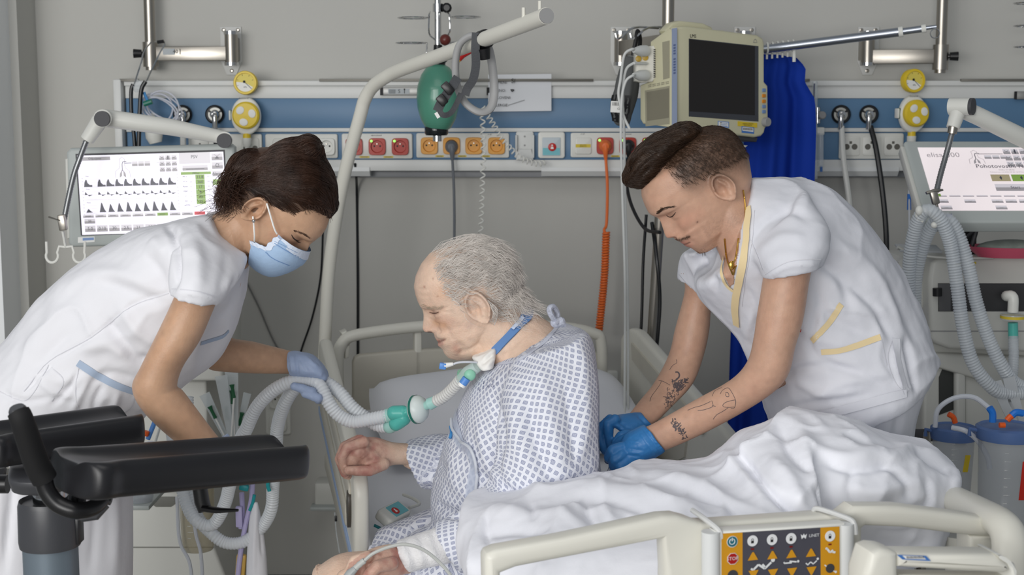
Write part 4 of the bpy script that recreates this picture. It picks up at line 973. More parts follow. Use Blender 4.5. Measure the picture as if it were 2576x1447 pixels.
folds(me, [([(1086, 838), (1098, 852), (1108, 872), (1112, 884)], -.0022, 5), ([(1099, 858), (1110, 857), (1122, 853)], -.003, 3.2), ([(1102, 865), (1112, 866), (1120, 861)], .0018, 4), ([(1096, 848), (1108, 847), (1118, 849)], .0015, 5), ([(1076, 790), (1088, 797), (1102, 797), (1110, 790)], .0022, 5), ([(1078, 800), (1090, 807), (1106, 806)], -.002, 4), ([(1085, 781), (1098, 783), (1112, 781)], -.0018, 3.5), ([(1112, 778), (1124, 774), (1132, 768)], -.001, 3), ([(1112, 784), (1126, 786), (1136, 784)], -.001, 3), ([(1056, 742), (1066, 745), (1078, 744)], -.0012, 3.5), ([(1052, 726), (1066, 729), (1082, 727)], -.001, 3.5), ([(1148, 858), (1160, 876), (1166, 892)], -.003, 7), ([(1160, 850), (1180, 872), (1188, 892)], .002, 8), ([(1125, 868), (1130, 880), (1126, 894)], -.0015, 5), ([(1110, 815), (1125, 830), (1135, 850)], -.0018, 8), ([(1068, 834), (1078, 830), (1088, 830)], .0012, 4), ([(1240, 870), (1270, 850), (1300, 815)], -.002, 6), ([(1250, 890), (1290, 870), (1330, 830)], -.002, 7)])
C = pline(C, me, [(1100, 858.5), (1110, 857.5), (1121, 854)], 2.2, (122, 74, 66), .9); C = pline(C, me, [(1102, 865), (1110, 866), (1116, 863)], 4, (196, 134, 122), .6); C = pline(C, me, [(1074, 837), (1081, 836), (1087, 837)], 2.2, (92, 56, 48), .9)
C = pline(C, me, [(1078, 786), (1092, 789), (1106, 785)], 3.5, (150, 104, 88), .6); C = pline(C, me, [(1090, 805), (1104, 815), (1125, 820)], 9, (200, 150, 110), .5); C = pline(C, me, [(1100, 740), (1130, 735), (1150, 745)], 14, (206, 164, 132), .5); C = pline(C, me, [(1140, 870), (1156, 890)], 10, (196, 140, 124), .5)
bv_p = bvh_of(me)
# hair: thin wavy grey strands swept back
def flow_p(p, t, i):
    l = Hp['Mi'] @ Vector(p); top = max(0, min(1, (l.z-.07)/.05)); low = max(0, min(1, (.05-l.z)/.08)); nape = max(0, min(1, (-.05-l.x)/.05))
    d = Vector((-1+.75*nape*low, 0, -.15-.55*low-.7*nape-.2*t*top)); return Hp['M'].to_3x3() @ d
def pred_p(V):
    l = V@np.array(Hp['Mi'])[:3, :3].T+np.array(Hp['Mi'])[:3, 3]; x, y, z = l.T
    r = (abs(y) < .095) & (z > np.where(x < -.05, -.012, -.03)) & (z < .15) & (x < .052-.5*np.clip(.055-z, 0, 1)) & (x > -.13) & ~((z < .046) & (x > -.03) & (x < .03)) & ~((z < -.0) & (x > -.032))
    return r & ((z < .115) | (x < -.01) | (RNG.random(len(z)) < .25))
roots = sample(me, 4600, 5, pred_p)
A, Rr = comb(bv_p, roots, flow_p, 15, lambda p: .06, .011, .75, .9, 3, .00042, coh=42)
back = (A[:, 0]@np.array(Hp['Mi'])[:3, :3].T+np.array(Hp['Mi'])[:3, 3])[:, 0] < -.055
rr = np.random.default_rng(8); w = np.linspace(0, 1, 15)[None, :, None]**1.6
A[back] += (w*np.array(Hp['M'].to_3x3() @ Vector((-1, 0, .25)))*rr.uniform(.002, .02, (back.sum(), 1, 1)))
hm = strand_mesh('hair', A, Rr); hm.materials.append(M_hairw); o = link('hair', hm, (0, 0, 0), None); o.parent = pt; o.location = -wloc(pt); o['kind'] = 'stuff'
def strands_from(name, bvh, lines, m, parent, n, jit, L, rad, seed=1, off=.001):
    """short hairs (brow, lash, beard) set along traced lines: (start px, end px, direction px)"""
    r = np.random.default_rng(seed); out = []
    for pts, dr in lines:
        pa = catmull(pts, 6) if len(pts) > 2 else np.linspace(pts[0], pts[1], 8)
        for k in range(n):
            f = r.uniform(0, len(pa)-1.001); a = pa[int(f)]*(1-f % 1)+pa[int(f)+1]*(f % 1)+r.normal(0, jit, 2)
            c, nn = cast(bvh, *a)
            if c is None: continue
            c2, n2 = cast(bvh, a[0]+dr[0]*r.uniform(.6, 1.2), a[1]+dr[1]*r.uniform(.6, 1.2))
            if c2 is None or (c2-c).length > .02: c2 = c+nn*.006
            if nn.dot(ray(*a)) > 0: nn = -nn
            out.append([c-nn*.0005, (c+c2)/2+nn*off*1.6, c2+nn*off])
    if not out: return
    A = np.array([[tuple(p) for p in s] for s in out]); hm = strand_mesh(name, A, np.tile([rad, rad*.8, rad*.35], (len(A), 1))); hm.materials.append(m)
    o = link(name, hm, (0, 0, 0)); o.parent = parent; o.location = -wloc(parent); o['kind'] = 'stuff'
strands_from('eyebrow', bv_p, [([(1056, 768), (1075, 775), (1098, 776), (1112, 772)], (9, -3)), ], mat('grey_brow', (188, 170, 150), .6), pt, 80, 2.2, 0, .00035)
mbk = MB(); ribbon(mbk, bv_p, [(1080, 785), (1088, 788), (1097, 788), (1104, 785)], .0022, taper=True); mbk.build('eyelash', mat('lash', (92, 66, 54), .6), pt, smooth=0)
# ---- gown
gb = MB()
loft(gb, [(1238, 912, 1402, 817, YP, .125), (1205, 935, 1440, 822, YP, .185), (1176, 975, 1486, 850, YP, .215), (1150, 1030, 1503, 950, YP, .222), (1115, 1120, 1507, 1080, YP, .222), (1090, 1210, 1512, 1190, YP, .22), (1083, 1270, 1530, 1270, YP, .22), (1095, 1380, 1560, 1400, YP, .23)], sub=6)
cuff_loft(gb, [(1300, 890, 1478, 838, 2.82, .075), (1268, 955, 1500, 950, 2.77, .085), (1248, 1060, 1506, 1090, 2.73, .09), (1245, 1150, 1500, 1205, 2.70, .088), (1215, 1232, 1430, 1335, 2.68, .082), (1155, 1288, 1290, 1430, 2.66, .07), (1088, 1320, 1158, 1438, 2.637, .06)])
cuff_loft(gb, [(1330, 960, 1290, 1180, 3.1, .08), (1160, 1082, 1170, 1235, 3.08, .075), (1090, 1095, 1110, 1232, 3.05, .07), (1016, 1114, 1062, 1230, 3.02, .062)])
cuff_loft(gb, [(1350, 1290, 1350, 1570, 2.78, .13), (1180, 1318, 1200, 1580, 2.73, .11), (1050, 1355, 1050, 1600, 2.70, .1), (925, 1375, 890, 1610, 2.67, .092)])
cuff_loft(gb, [(1350, 1270, 1350, 1520, 3.02, .12), (1150, 1262, 1150, 1540, 3.02, .11), (1040, 1298, 1040, 1550, 3.04, .1), (945, 1336, 925, 1560, 3.06, .085)])
loft(gb, [(1300, 1300, 1300, 1500, 2.9, .2), (1080, 1335, 1080, 1560, 2.88, .2), (960, 1400, 950, 1600, 2.87, .18)])
gm = fuse(gb, .0052, 7, .5)
folds(gm, [([(1240, 915), (1300, 905), (1360, 865), (1400, 822)], .004, 8), ([(1450, 835), (1470, 950), (1475, 1080), (1440, 1200)], .008, 16), ([(1240, 1000), (1262, 1100), (1250, 1180), (1300, 1260)], -.012, 12),
    ([(1290, 960), (1300, 1080), (1320, 1180)], .009, 22), ([(1350, 900), (1370, 1000), (1400, 1120), (1420, 1230)], .008, 24), ([(1330, 1000), (1345, 1100), (1390, 1230)], -.007, 14), ([(1420, 950), (1440, 1080), (1450, 1180)], -.006, 13),
    ([(1170, 1000), (1150, 1100), (1180, 1180), (1290, 1240)], -.008, 12), ([(1200, 1060), (1230, 1170), (1310, 1240)], .008, 14), ([(1130, 1130), (1140, 1210), (1190, 1260)], .007, 16),
    ([(1215, 1225), (1300, 1235), (1400, 1225), (1480, 1200)], -.011, 12), ([(1230, 1255), (1330, 1262), (1430, 1245)], .008, 14), ([(1090, 1265), (1130, 1290), (1200, 1300)], -.014, 12), ([(1160, 1300), (1230, 1330), (1260, 1400)], .007, 16),
    ([(960, 1340), (1020, 1330), (1080, 1300)], .008, 12), ([(985, 1375), (1040, 1340), (1100, 1320)], -.007, 9), ([(1030, 1130), (1090, 1125), (1130, 1100)], .006, 12), ([(1045, 1180), (1100, 1170), (1130, 1180)], -.006, 10), ([(1060, 1215), (1100, 1205)], .006, 9)],
    noise=[(9, .004, 31, (1, 1, .5))])
cloth_uv(gm, [([(1330, 860, YP), (1320, 1000, YP), (1300, 1150, YP), (1300, 1400, YP)], .2, R_(45)), ([(1390, 870, 2.8), (1380, 1000, 2.76), (1370, 1180, 2.7), (1300, 1300, 2.67), (1140, 1380, 2.65)], .085, R_(12)),
    ([(1250, 1100, 3.1), (1040, 1172, 3.03)], .065, R_(38)), ([(1300, 1450, 2.8), (900, 1500, 2.67)], .12, R_(20)), ([(1300, 1400, 3.02), (930, 1440, 3.06)], .1, R_(30))])
V = getco(gm); cut(gm, inpoly(pix(V), [(1243, 907), (1300, 897), (1361, 850), (1397, 813), (1420, 780), (1200, 800)]))
bv_g = bvh_of(gm)
V = getco(me); q = pix(V)
cov = ~(inpoly(q, [(1238, 912), (1300, 902), (1366, 856), (1400, 818), (1460, 700), (1300, 500), (900, 500), (900, 940), (1200, 940)])) & ~(q[:, 0] < 1035) & (V[:, 2] > .4)
cov &= ~((q[:, 0] < 1240) & (V[:, 1] < 2.69) & (q[:, 1] < 1440))
tuck(me, bv_g, cov); setcol(me, C); place('body', me, M_sk, pt); place('gown', gm.copy(), M_gown, pt)
mbk = MB(); ribbon(mbk, bv_g, [(1240, 917), (1300, 908), (1362, 868), (1402, 824)], .008, off=.001); mbk.build('neckline_band', mat('gown_band', (206, 210, 224), .8), pt)
# shoulder tie of the gown
mbk = MB(); c = P(1392, 808, 2.86); M0 = P(1400, 812, 2.86)
mbk.tube([M0, P(1388, 795, 2.85), P(1382, 778, 2.85), P(1392, 772, 2.86), P(1402, 790, 2.87), M0], .006, 8, sm=5); mbk.tube([M0, P(1412, 806, 2.84), P(1416, 820, 2.83)], .007, 8, sm=4); mbk.ell(M0, (.013, .01, .011)); mbk.build('gown_tie', mat('tie_print', (176, 180, 194), .85, var=(160, .25)), pt)
# bandage, neck band, dressing
bb = MB(); loft(bb, [(1112, 1326, 1146, 1412, 2.635, .04), (1060, 1340, 1090, 1424, 2.63, .039), (996, 1362, 1030, 1440, 2.62, .036)], sub=8)
bm_ = fuse(bb, .004, 3); folds(bm_, [([(1040+k*16, 1350-k*5), (1066+k*16, 1425-k*5)], .0035*(-1)**k, 5) for k in range(-2, 6)], noise=[(30, .0012, 3, (1, 1, 1))]); place('bandage', bm_, cloth('bandage', (236, 235, 236), (220, .5)), pt)
mbk = MB(); ribbon(mbk, bv_p, [(1322, 772), (1318, 800), (1296, 830), (1270, 858), (1244, 884)], .017, off=.002, th=.0018); ribbon(mbk, bv_p, [(1334, 778), (1330, 800), (1312, 816), (1298, 824)], .012, off=.004, th=.0018); mbk.build('neck_band', mat('blue_foam_band', (96, 134, 186), .8), pt, label='blue neck band of the breathing tube')
mbk = MB(); ribbon(mbk, bv_p, [(1312, 802), (1300, 818), (1290, 830)], .007, off=.0075, th=.0008); mbk.build('band_closure', mat('pale_closure', (190, 204, 228), .8), pt)
dd = MB(); loft(dd, [(1186, 898, 1250, 872, 2.9, .03), (1196, 912, 1247, 896, 2.89, .04), (1208, 926, 1242, 922, 2.88, .04)], sub=4, dome=(.002, .002), n=2.6); dm = fuse(dd, .003, 1)
folds(dm, [([(1246, 880), (1215, 905)], .004, 4), ([(1240, 890), (1210, 918)], -.004, 4), ([(1244, 900), (1222, 925)], .004, 4), ([(1225, 880), (1198, 892)], -.003, 4)]); place('dressing', dm, cloth('dressing_gauze', (238, 236, 232)), pt)
mbk = MB()
for px, py, s_ in ((1222, 968, 'PATOL'), (1222, 981, 'NEMOC')):
    for i, ch in enumerate(s_):
        c, n = cast(bv_g, px-16+i*11, py-i*3)
        if c: mbk.at(frame(c+n*.0012, Vector((0, 0, 1)).cross(n), (0, 0, 1))); mbk.text(ch, 0, 0, .012)
mbk.build('gown_print', mat('print_blue', (92, 100, 140), .8), pt, smooth=0)
# ================================================================= the woman with the mask
root = thing('person', 'dark haired woman in a white tunic and blue face mask stooping over breathing hoses', 'person', P(150, 2205, 2.8)); wn = root; mb = MB(); YW = 2.76
prof = [(838, 520), (830, 547), (821, 574), (808, 594), (795, 603), (785, 611), (780, 618), (776, 630), (768, 648), (757, 660), (744, 667), (735, 664), (728, 668), (722, 674), (716, 676), (712, 680), (704, 679), (696, 681), (688, 688), (676, 691), (662, 688)]
Hw = head(mb, headframe(655, 533, YW, R_(49), 1, R_(2)), YW, prof, (783, 614), (735, 665), W=.95, crown=.118, jaw=.93, yaw=R_(2), nosew=.95, cheek=1.1)
ear(mb, Hw['M'], -1, h=.06, cx=-.004, cz=.008, tilt=.1, flare=.25); ear(mb, Hw['M'], 1, h=.058)
loft(mb, [(618, 450, 690, 600, YW, .05), (585, 490, 655, 625, YW, .053), (560, 525, 632, 655, YW, .058), (525, 545, 616, 690, YW, .085), (470, 570, 605, 730, YW, .13), (340, 600, 570, 810, 2.78, .14), (120, 770, 430, 970, 2.79, .13), (-60, 900, 320, 1060, 2.8, .15)])
NA = [(500, 640, 585, 700, 2.62, .05), (456, 700, 556, 734, 2.58, .046), (437, 752, 536, 780, 2.56, .045), (398, 835, 502, 858, 2.55, .046), (356, 920, 458, 926, 2.55, .045), (334, 972, 444, 975, 2.55, .045), (360, 1030, 458, 985, 2.555, .044), (422, 1092, 500, 1040, 2.565, .040), (486, 1140, 545, 1098, 2.58, .033), (535, 1180, 585, 1140, 2.59, .028)]
loft(mb, NA, sub=5)
loft(mb, [(590, 760, 560, 900, 2.95, .055), (570, 842, 528, 928, 2.97, .048), (640, 861, 615, 938, 2.99, .04), (735, 885, 730, 940, 3.02, .028), (760, 895, 755, 938, 3.03, .024)], sub=5)
me = fuse(mb, .0024, 2, .4)
C = base_skin(me, (194, 156, 128), (180, 134, 104), .35, 11); L = hl(me, Hw); x, y, z = L.T; hd = (abs(y) < .1) & (abs(x) < .14) & (abs(z) < .15)
C = np.where(hd[:, None], face_paint(C, L, Hw, -1, blush=(196, 120, 98)), C); q = pix(getco(me)); C = np.where(hd[:, None], blend(C, (z > .03)*inpoly(q, [(640, 480), (666, 500), (700, 523), (740, 538), (775, 528), (812, 530), (838, 540), (880, 500), (800, 340), (600, 380)])*.9, (58, 40, 30)), C)
C = np.where(hd[:, None], blend(C, (x < .0)*(z > -.0)*(abs(y) < .07)*.8, (66, 46, 36)), C)
bv_w = bvh_of(me)
bm_w = me
# ---- hair: gathered mass, strands combed to the knot, loose tail
hv = MB()
loft(hv, [(849, 512, 829, 549, YW, .03), (838, 448, 800, 542, YW, .063), (809, 388, 757, 540, YW, .077), (765, 352, 722, 534, YW, .081), (715, 354, 682, 518, YW, .081), (665, 386, 640, 500, YW, .074), (620, 420, 606, 512, YW, .054), (585, 448, 574, 524, YW, .03)], sub=6, dome=(.004, .01))
hv.ell(P(632, 428, YW-.02), (.045, .045, .038)); hv.ell(P(776, 378, YW-.01), (.03, .045, .028))
hmv = fuse(hv, .004, 3); folds(hmv, [], noise=[(40, .0016, 4, (1, 1, 1))]); bv_h = bvh_of(hmv)
knot = P(600, 452, YW-.04)
def flow_w(p, t, i):
    d = knot-Vector(p); l = d.length; d.normalize(); return d+Vector((0, 0, .5))*max(0, min(1, (l-.05)/.12))*(1 if p[2] < P(0, 470, YW).z else 0)
roots = sample(hmv, 5600, 6, lambda V: V[:, 1] < YW+.03)
A, Rr = comb(bv_h, roots, flow_w, 10, .075, .0028, .22, .8, 4, .00055, coh=30)
S1 = strand_mesh('h1', A, Rr)
def pred_w(V):
    l = V@np.array(Hw['Mi'])[:3, :3].T+np.array(Hw['Mi'])[:3, 3]; x, y, z = l.T; qq = pix(V)
    return (abs(y) < .1) & (z > .02) & (z < .12) & (V[:, 1] < YW) & inpoly(qq, [(640, 480), (660, 502), (700, 528), (740, 545), (775, 528), (812, 536), (832, 552), (860, 500), (760, 400), (640, 440)])
roots = sample(bm_w, 1500, 16, pred_w); A, Rr = comb(bv_w, roots, flow_w, 8, .04, .004, .2, .8, 14, .0005, coh=30); S3 = strand_mesh('h3', A, Rr)
# loose wavy tail hanging from the knot and fine hairs along the hairline
r = np.random.default_rng(12); out = []; rad = []
for i in range(620):
    s = np.array(P(*(r.normal((606, 452), (16, 22))), YW-.04+r.normal(0, .02))); e = np.array(P(r.uniform(546, 622), r.uniform(480, 540), YW-.06+r.normal(0, .025))); K = 12; t = np.linspace(0, 1, K)[:, None]
    mid = (s+e)/2+np.array((-.02-r.uniform(0, .012), 0, .012)); pth = (1-t)**2*s+2*t*(1-t)*mid+t**2*e; ph = r.uniform(0, 6.28)
    pth += np.sin(t*r.uniform(5, 9)+ph)*np.array((.006, .004, .004))*t; out.append(pth); rad.append(np.linspace(.0008, .0003, K))
for i in range(130):
    a = np.array(P(*(r.normal((588, 505), (20, 16))), YW-.05)); e = a+np.array((-r.uniform(.005, .05), r.normal(0, .01), -r.uniform(-.01, .035))); K = 12; t = np.linspace(0, 1, K)[:, None]
    pth = a+(e-a)*t+np.sin(t*7+r.uniform(0, 6))*np.array((.004, .002, .005))*t; out.append(pth); rad.append(np.full(K, .0003))
for i in range(150):
    f = r.uniform(0, 1); p = np.array(catmull([(668, 500), (705, 525), (745, 538), (775, 522), (815, 530), (832, 548)], 10)); b_ = p[int(f*(len(p)-1))]; c, n = cast(bv_h, b_[0], b_[1]-8)
    if c is None: continue
    s = np.array(c); e = s+np.array((r.uniform(-.004, .012), -.003, -r.uniform(.004, .018))); K = 12; t = np.linspace(0, 1, K)[:, None]; out.append(s+(e-s)*t+np.sin(t*5+r.uniform(0, 6))*.0015*t); rad.append(np.full(K, .0003))
S2 = strand_mesh('h2', np.array(out), np.array(rad))
def join_np(name, ms, m, parent, **kw):
    b = bmesh.new()
    for k in ms: b.from_mesh(k)
    o = bpy.data.meshes.new(name); b.to_mesh(o); b.free(); o.materials.append(m); o.polygons.foreach_set('use_smooth', [True]*len(o.polygons))
    ob = link(name, o, (0, 0, 0)); ob.parent = parent; ob.location = -wloc(parent)
    for k, v in kw.items(): ob[k] = v
    return ob
join_np('hair', [hmv, S1, S2, S3], M_hairb, wn, kind='stuff')
strands_from('eyebrow', bv_w, [([(737, 578), (752, 583), (766, 590), (776, 598)], (8, 5))], M_hairb, wn, 70, 1.1, 0, .00022)
mbk = MB(); ribbon(mbk, bv_w, [(733, 590), (738, 599), (746, 605), (752, 606)], .0022, taper=True); ribbon(mbk, bv_w, [(740, 601), (748, 608), (756, 610)], .0014, off=.002, taper=True)
mbk.build('eyelash', mat('dark_lash', (38, 26, 22), .6), wn, smooth=0)
# ---- mask
Mi, M = Hw['Mi'], Hw['M']
def lm(px, py, dy=0): l = Mi @ P(px, py, YW); return l
fr = np.array([(lm(*p).x, lm(*p).z) for p in [(776, 628), (766, 652), (748, 669), (724, 681), (700, 690), (672, 691), (646, 679), (628, 664)]]); lm2 = lambda px, py: Mi @ P(px, py, YW-.069)
sd = np.array([(lm2(*p).x, lm2(*p).z) for p in [(702, 590), (690, 600), (680, 610), (668, 619), (655, 614), (643, 610), (634, 608), (627, 606)]])
fr = catmull(fr, 5); sd = catmull(sd, 5); nT, nS = len(fr), 41; ye = np.interp(np.linspace(0, 1, nT), [0, .3, .7, 1], [.0685, .0715, .067, .058])
vs = []; fs = []
for k, off in enumerate((0, -.0016)):
    for i in range(nT):
        t = i/(nT-1); pl = .0022*((t*4.3) % 1)*(1-t)*(t > .1)
        for j in range(nS):
            s = -1+2*j/(nS-1); a = s*math.pi/2; c = abs(math.cos(a))**.72
            xx = sd[i][0]+(fr[i][0]+.004-sd[i][0])*c; z_ = sd[i][1]+(fr[i][1]-sd[i][1])*abs(math.cos(a)); y_ = (ye[i]+.004)*math.sin(a)
            v = Vector((xx+(off+pl)*math.cos(a)*.9+.0015*math.sin(j*1.7+i)*(abs(s) > .8), y_+(off+pl)*math.sin(a), z_)); vs.append(M @ v)
for k in (0, 1):
    for i in range(nT-1):
        for j in range(nS-1):
            a = k*nT*nS+i*nS+j; f = (a, a+1, a+nS+1, a+nS); fs.append(f if k else f[::-1])
b = MB(); b.add(vs, fs); o = b.build('face_mask', [cloth('mask_blue', (166, 192, 222), (120, .2))], wn, smooth=60)
bv_m = BVHTree.FromPolygons([tuple(v) for v in vs[:nT*nS]], [f for f in fs[:(nT-1)*(nS-1)]])
mbk = MB(); cm = M @ Vector((.02, 0, (fr[0][1]+fr[-1][1])/2)); gv = lambda i, j: Vector(vs[i*nS+j])+(Vector(vs[i*nS+j])-cm).normalized()*.0011
for i0, i1, j0, j1 in ((0, 4, 4, nS-5), (0, 2, 0, 4), (0, nT-1, 0, 1), (0, nT-1, nS-2, nS-1)):
    for i in range(i0, i1):
        for j in range(j0, j1): mbk.quad(gv(i, j), gv(i, j+1), gv(i+1, j+1), gv(i+1, j))
mbk.build('mask_edge', cloth('mask_white', (214, 224, 240), (150, .3)), o, smooth=60)
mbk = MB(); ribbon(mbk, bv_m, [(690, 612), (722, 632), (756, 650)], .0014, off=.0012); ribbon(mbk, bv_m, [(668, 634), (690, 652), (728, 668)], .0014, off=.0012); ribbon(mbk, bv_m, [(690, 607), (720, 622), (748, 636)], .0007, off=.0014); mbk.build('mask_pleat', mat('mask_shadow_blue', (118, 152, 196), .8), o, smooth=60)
et = Vector((.012, -.0745, .03)); mbk = MB()
mbk.tube([P(697, 589, YW-.073), P(690, 575, YW-.078), P(678, 535, YW-.082), P(671, 512, YW-.08)], .0017, 6, sm=5); mbk.tube([P(640, 608, YW-.066), P(640, 590, YW-.078), P(638, 562, YW-.082), P(636, 545, YW-.078)], .0017, 6, sm=5); mbk.build('ear_loop', M_label, o)
b = MB(); b.ell(P(638, 556, YW-.088), (.0035, .0035, .0035)); b.build('earring', M_chrome, wn)
# ---- tunic
tb_ = MB(); YT = 2.79
loft(tb_, [(-200, 1010, 300, 1150, 2.8, .175), (-20, 890, 356, 1052, 2.8, .175), (108, 746, 452, 985, YT, .158), (212, 648, 548, 905, YT, .16), (338, 576, 592, 808, YT, .172), (455, 547, 612, 706, 2.77, .172), (536, 534, 622, 668, 2.765, .094)], sub=7)
cuff_loft(tb_, [(500, 560, 618, 650, 2.69, .075), (450, 610, 612, 690, 2.63, .08), (428, 680, 590, 725, 2.585, .08), (428, 737, 556, 768, 2.565, .066)], depth=.05)
cuff_loft(tb_, [(600, 660, 540, 800, 2.9, .08), (612, 740, 545, 880, 2.95, .075), (588, 830, 535, 905, 2.97, .062)], depth=.04)
tm = fuse(tb_, .005, 6)
folds(tm, [([(430, 735), (500, 742), (548, 760)], .003, 5), ([(418, 560), (440, 600), (445, 660), (432, 730)], -.014, 10), ([(425, 735), (330, 770), (230, 850), (125, 910)], -.004, 5), ([(120, 760), (200, 700), (300, 690), (400, 740)], .007, 22), ([(230, 700), (330, 730), (410, 760)], -.007, 16),
    ([(255, 800), (300, 850), (340, 900), (390, 910)], -.012, 14), ([(300, 770), (345, 830), (400, 870)], .009, 16), ([(330, 900), (270, 870), (200, 880)], .008, 16), ([(150, 760), (110, 830), (60, 900)], .007, 20), ([(180, 830), (120, 890), (60, 970)], -.005, 14),
    ([(480, 600), (500, 660), (500, 730)], .005, 18), ([(560, 600), (570, 660), (555, 740)], -.004, 14), ([(600, 690), (580, 760), (548, 800)], -.006, 9), ([(540, 800), (500, 860), (480, 960)], .006, 18), ([(360, 640), (400, 680), (420, 730)], -.006, 14), ([(380, 600), (415, 640)], .005, 16), ([(60, 930), (150, 960), (240, 940)], .006, 16), ([(350, 960), (280, 940), (230, 960)], -.006, 12), ([(200, 935), (170, 980), (130, 1020)], -.008, 7), ([(225, 950), (200, 1000), (180, 1040)], .007, 9), ([(260, 965), (240, 1010), (235, 1050)], -.007, 8), ([(300, 985), (280, 1030), (270, 1060)], .006, 9), ([(60, 985), (130, 915)], -.006, 6), ([(0, 985), (60, 1010), (130, 1000)], -.006, 7), ([(100, 960), (140, 990), (190, 1000)], .006, 9)],
    noise=[(8, .0045, 41, (1, 1, .6)), (22, .0012, 43, (1, 1, 1)), (9, .006, -44, (1, .6, .7))])
bv_t = bvh_of(tm); V = getco(bm_w); q = pix(V)
cov = inpoly(q, [(-300, 1500), (-300, 800), (300, 500), (538, 530), (570, 560), (612, 690), (560, 880), (440, 1100)]) & (V[:, 1] > 2.655); tuck(bm_w, bv_t, cov, .007)
tuck(bm_w, bv_t, inpoly(q, [(420, 560), (620, 640), (588, 700), (424, 672)]) & (V[:, 1] <= 2.66), .006)
setcol(bm_w, C); place('body', bm_w, skinmat('young_skin', .42, (320, .12)), wn); place('tunic', tm.copy(), M_scrub, wn)
M_btrim = mat('pale_blue_trim', (166, 182, 204), .8); M_seam = mat('white_seam', (214, 214, 220), .85)
mbk = MB(); ribbon(mbk, bv_t, [(196, 913), (240, 942), (290, 968), (338, 986)], .0135, off=.0015); mbk.build('pocket_trim', M_btrim, wn, label='pale blue pocket trim', smooth=60)
mbk = MB(); ribbon(mbk, bv_t, [(505, 864), (530, 856), (560, 846), (575, 832)], .009, off=.0015); mbk.build('pocket_trim', M_btrim, wn, label='pale blue trim of the breast pocket', smooth=60)
mbk = MB()
for l in ([(425, 738), (330, 772), (230, 848), (125, 908), (60, 985)], [(130, 925), (160, 960), (130, 1010)], [(608, 690), (590, 745), (560, 790)], [(602, 690), (582, 745), (552, 790)], [(432, 727), (490, 732), (545, 748)], [(338, 1000), (326, 1030), (280, 1058)], [(0, 985), (30, 1000), (62, 1008), (90, 980), (122, 918)], [(198, 925), (190, 985), (200, 1050)]): ribbon(mbk, bv_t, l, .0016, off=.001)
mbk.build('seam', M_seam, wn, smooth=60)['kind'] = 'stuff'
# ---- trousers and shoes
tr = MB()
loft(tr, [(-120, 960, 300, 1080, 2.8, .155), (-110, 1080, 325, 1120, 2.8, .16), (-100, 1220, 330, 1230, 2.8, .16)], sub=5)
loft(tr, [(-95, 1180, 170, 1200, 2.72, .1), (-80, 1447, 140, 1447, 2.72, .095), (-60, 1800, 120, 1800, 2.74, .085), (-50, 2150, 100, 2150, 2.76, .08)]); loft(tr, [(80, 1180, 332, 1200, 2.88, .1), (110, 1447, 330, 1447, 2.88, .095), (140, 1800, 320, 1800, 2.9, .085), (150, 2130, 300, 2130, 2.9, .08)])
tm2 = fuse(tr, .006, 5); folds(tm2, [([(50, 1100), (30, 1250), (10, 1447)], -.008, 10), ([(230, 1180), (240, 1300), (225, 1447)], -.006, 12), ([(280, 1150), (290, 1300), (285, 1447)], .006, 14), ([(20, 1080), (0, 1200), (-5, 1400)], .006, 12)], noise=[(7, .005, 51, (1, 1, .5))]); place('trousers', tm2, M_scrub, wn)
for px, Y in ((20, 2.74), (225, 2.9)):
    b = MB(); c = P(px, 2190, Y); c.z = 0; b.ell(c+Vector((.05, 0, .045)), (.14, .047, .045), nv=10); b.build('shoe', M_white, wn)
# ---- glove gripping the hoses
M_glw = mat('grey_blue_glove', (158, 174, 204), .5, bump=(90, .3), sss=.05)
gl = MB(); loft(gl, [(724, 885, 731, 946, 3.0, .031), (745, 884, 752, 950, 3.0, .034), (785, 893, 790, 952, 3.0, .036), (812, 918, 806, 952, 3.0, .03), (822, 938, 812, 954, 3.0, .02)], sub=5, seg=24, dome=(0, .008))
hand_fingers(gl, [[(806, 940, 3.06), (816, 968, 3.07), (806, 990, 3.04), (784, 985, 2.965), (740, 972, 2.957)], [(812, 938, 3.05), (824, 972, 3.06), (818, 998, 3.03), (800, 1002, 2.965), (768, 990, 2.962)], [(800, 930, 3.07), (822, 975, 3.08), (820, 1004, 3.06), (800, 1006, 3.02)]], .0115, .0092)
gm2 = fuse(gl, .0022, 2); folds(gm2, [([(735, 890), (742, 940)], .0025, 4), ([(745, 888), (750, 945)], -.002, 3), ([(752, 900), (775, 935)], -.002, 4), ([(765, 895), (800, 925)], .002, 4), ([(728, 886), (735, 944)], .003, 3)], noise=[(50, .0012, 5, (1, 1, 1))]); place('glove', gm2, M_glw, wn)
gl = MB(); loft(gl, [(520, 1130, 572, 1092, 2.59, .031), (545, 1160, 590, 1118, 2.6, .034), (580, 1175, 622, 1138, 2.61, .028)], sub=4, seg=20, dome=(0, .01)); hand_fingers(gl, [[(604, 1150, 2.59+.02*k), (630, 1154, 2.585+.02*k), (642, 1166, 2.585+.02*k), (628, 1176, 2.59+.02*k)] for k in range(4)]); hand_fingers(gl, [[(578, 1165, 2.57), (600, 1174, 2.56), (620, 1178, 2.56)]])
place('glove', fuse(gl, .0026, 2), M_glw, wn)
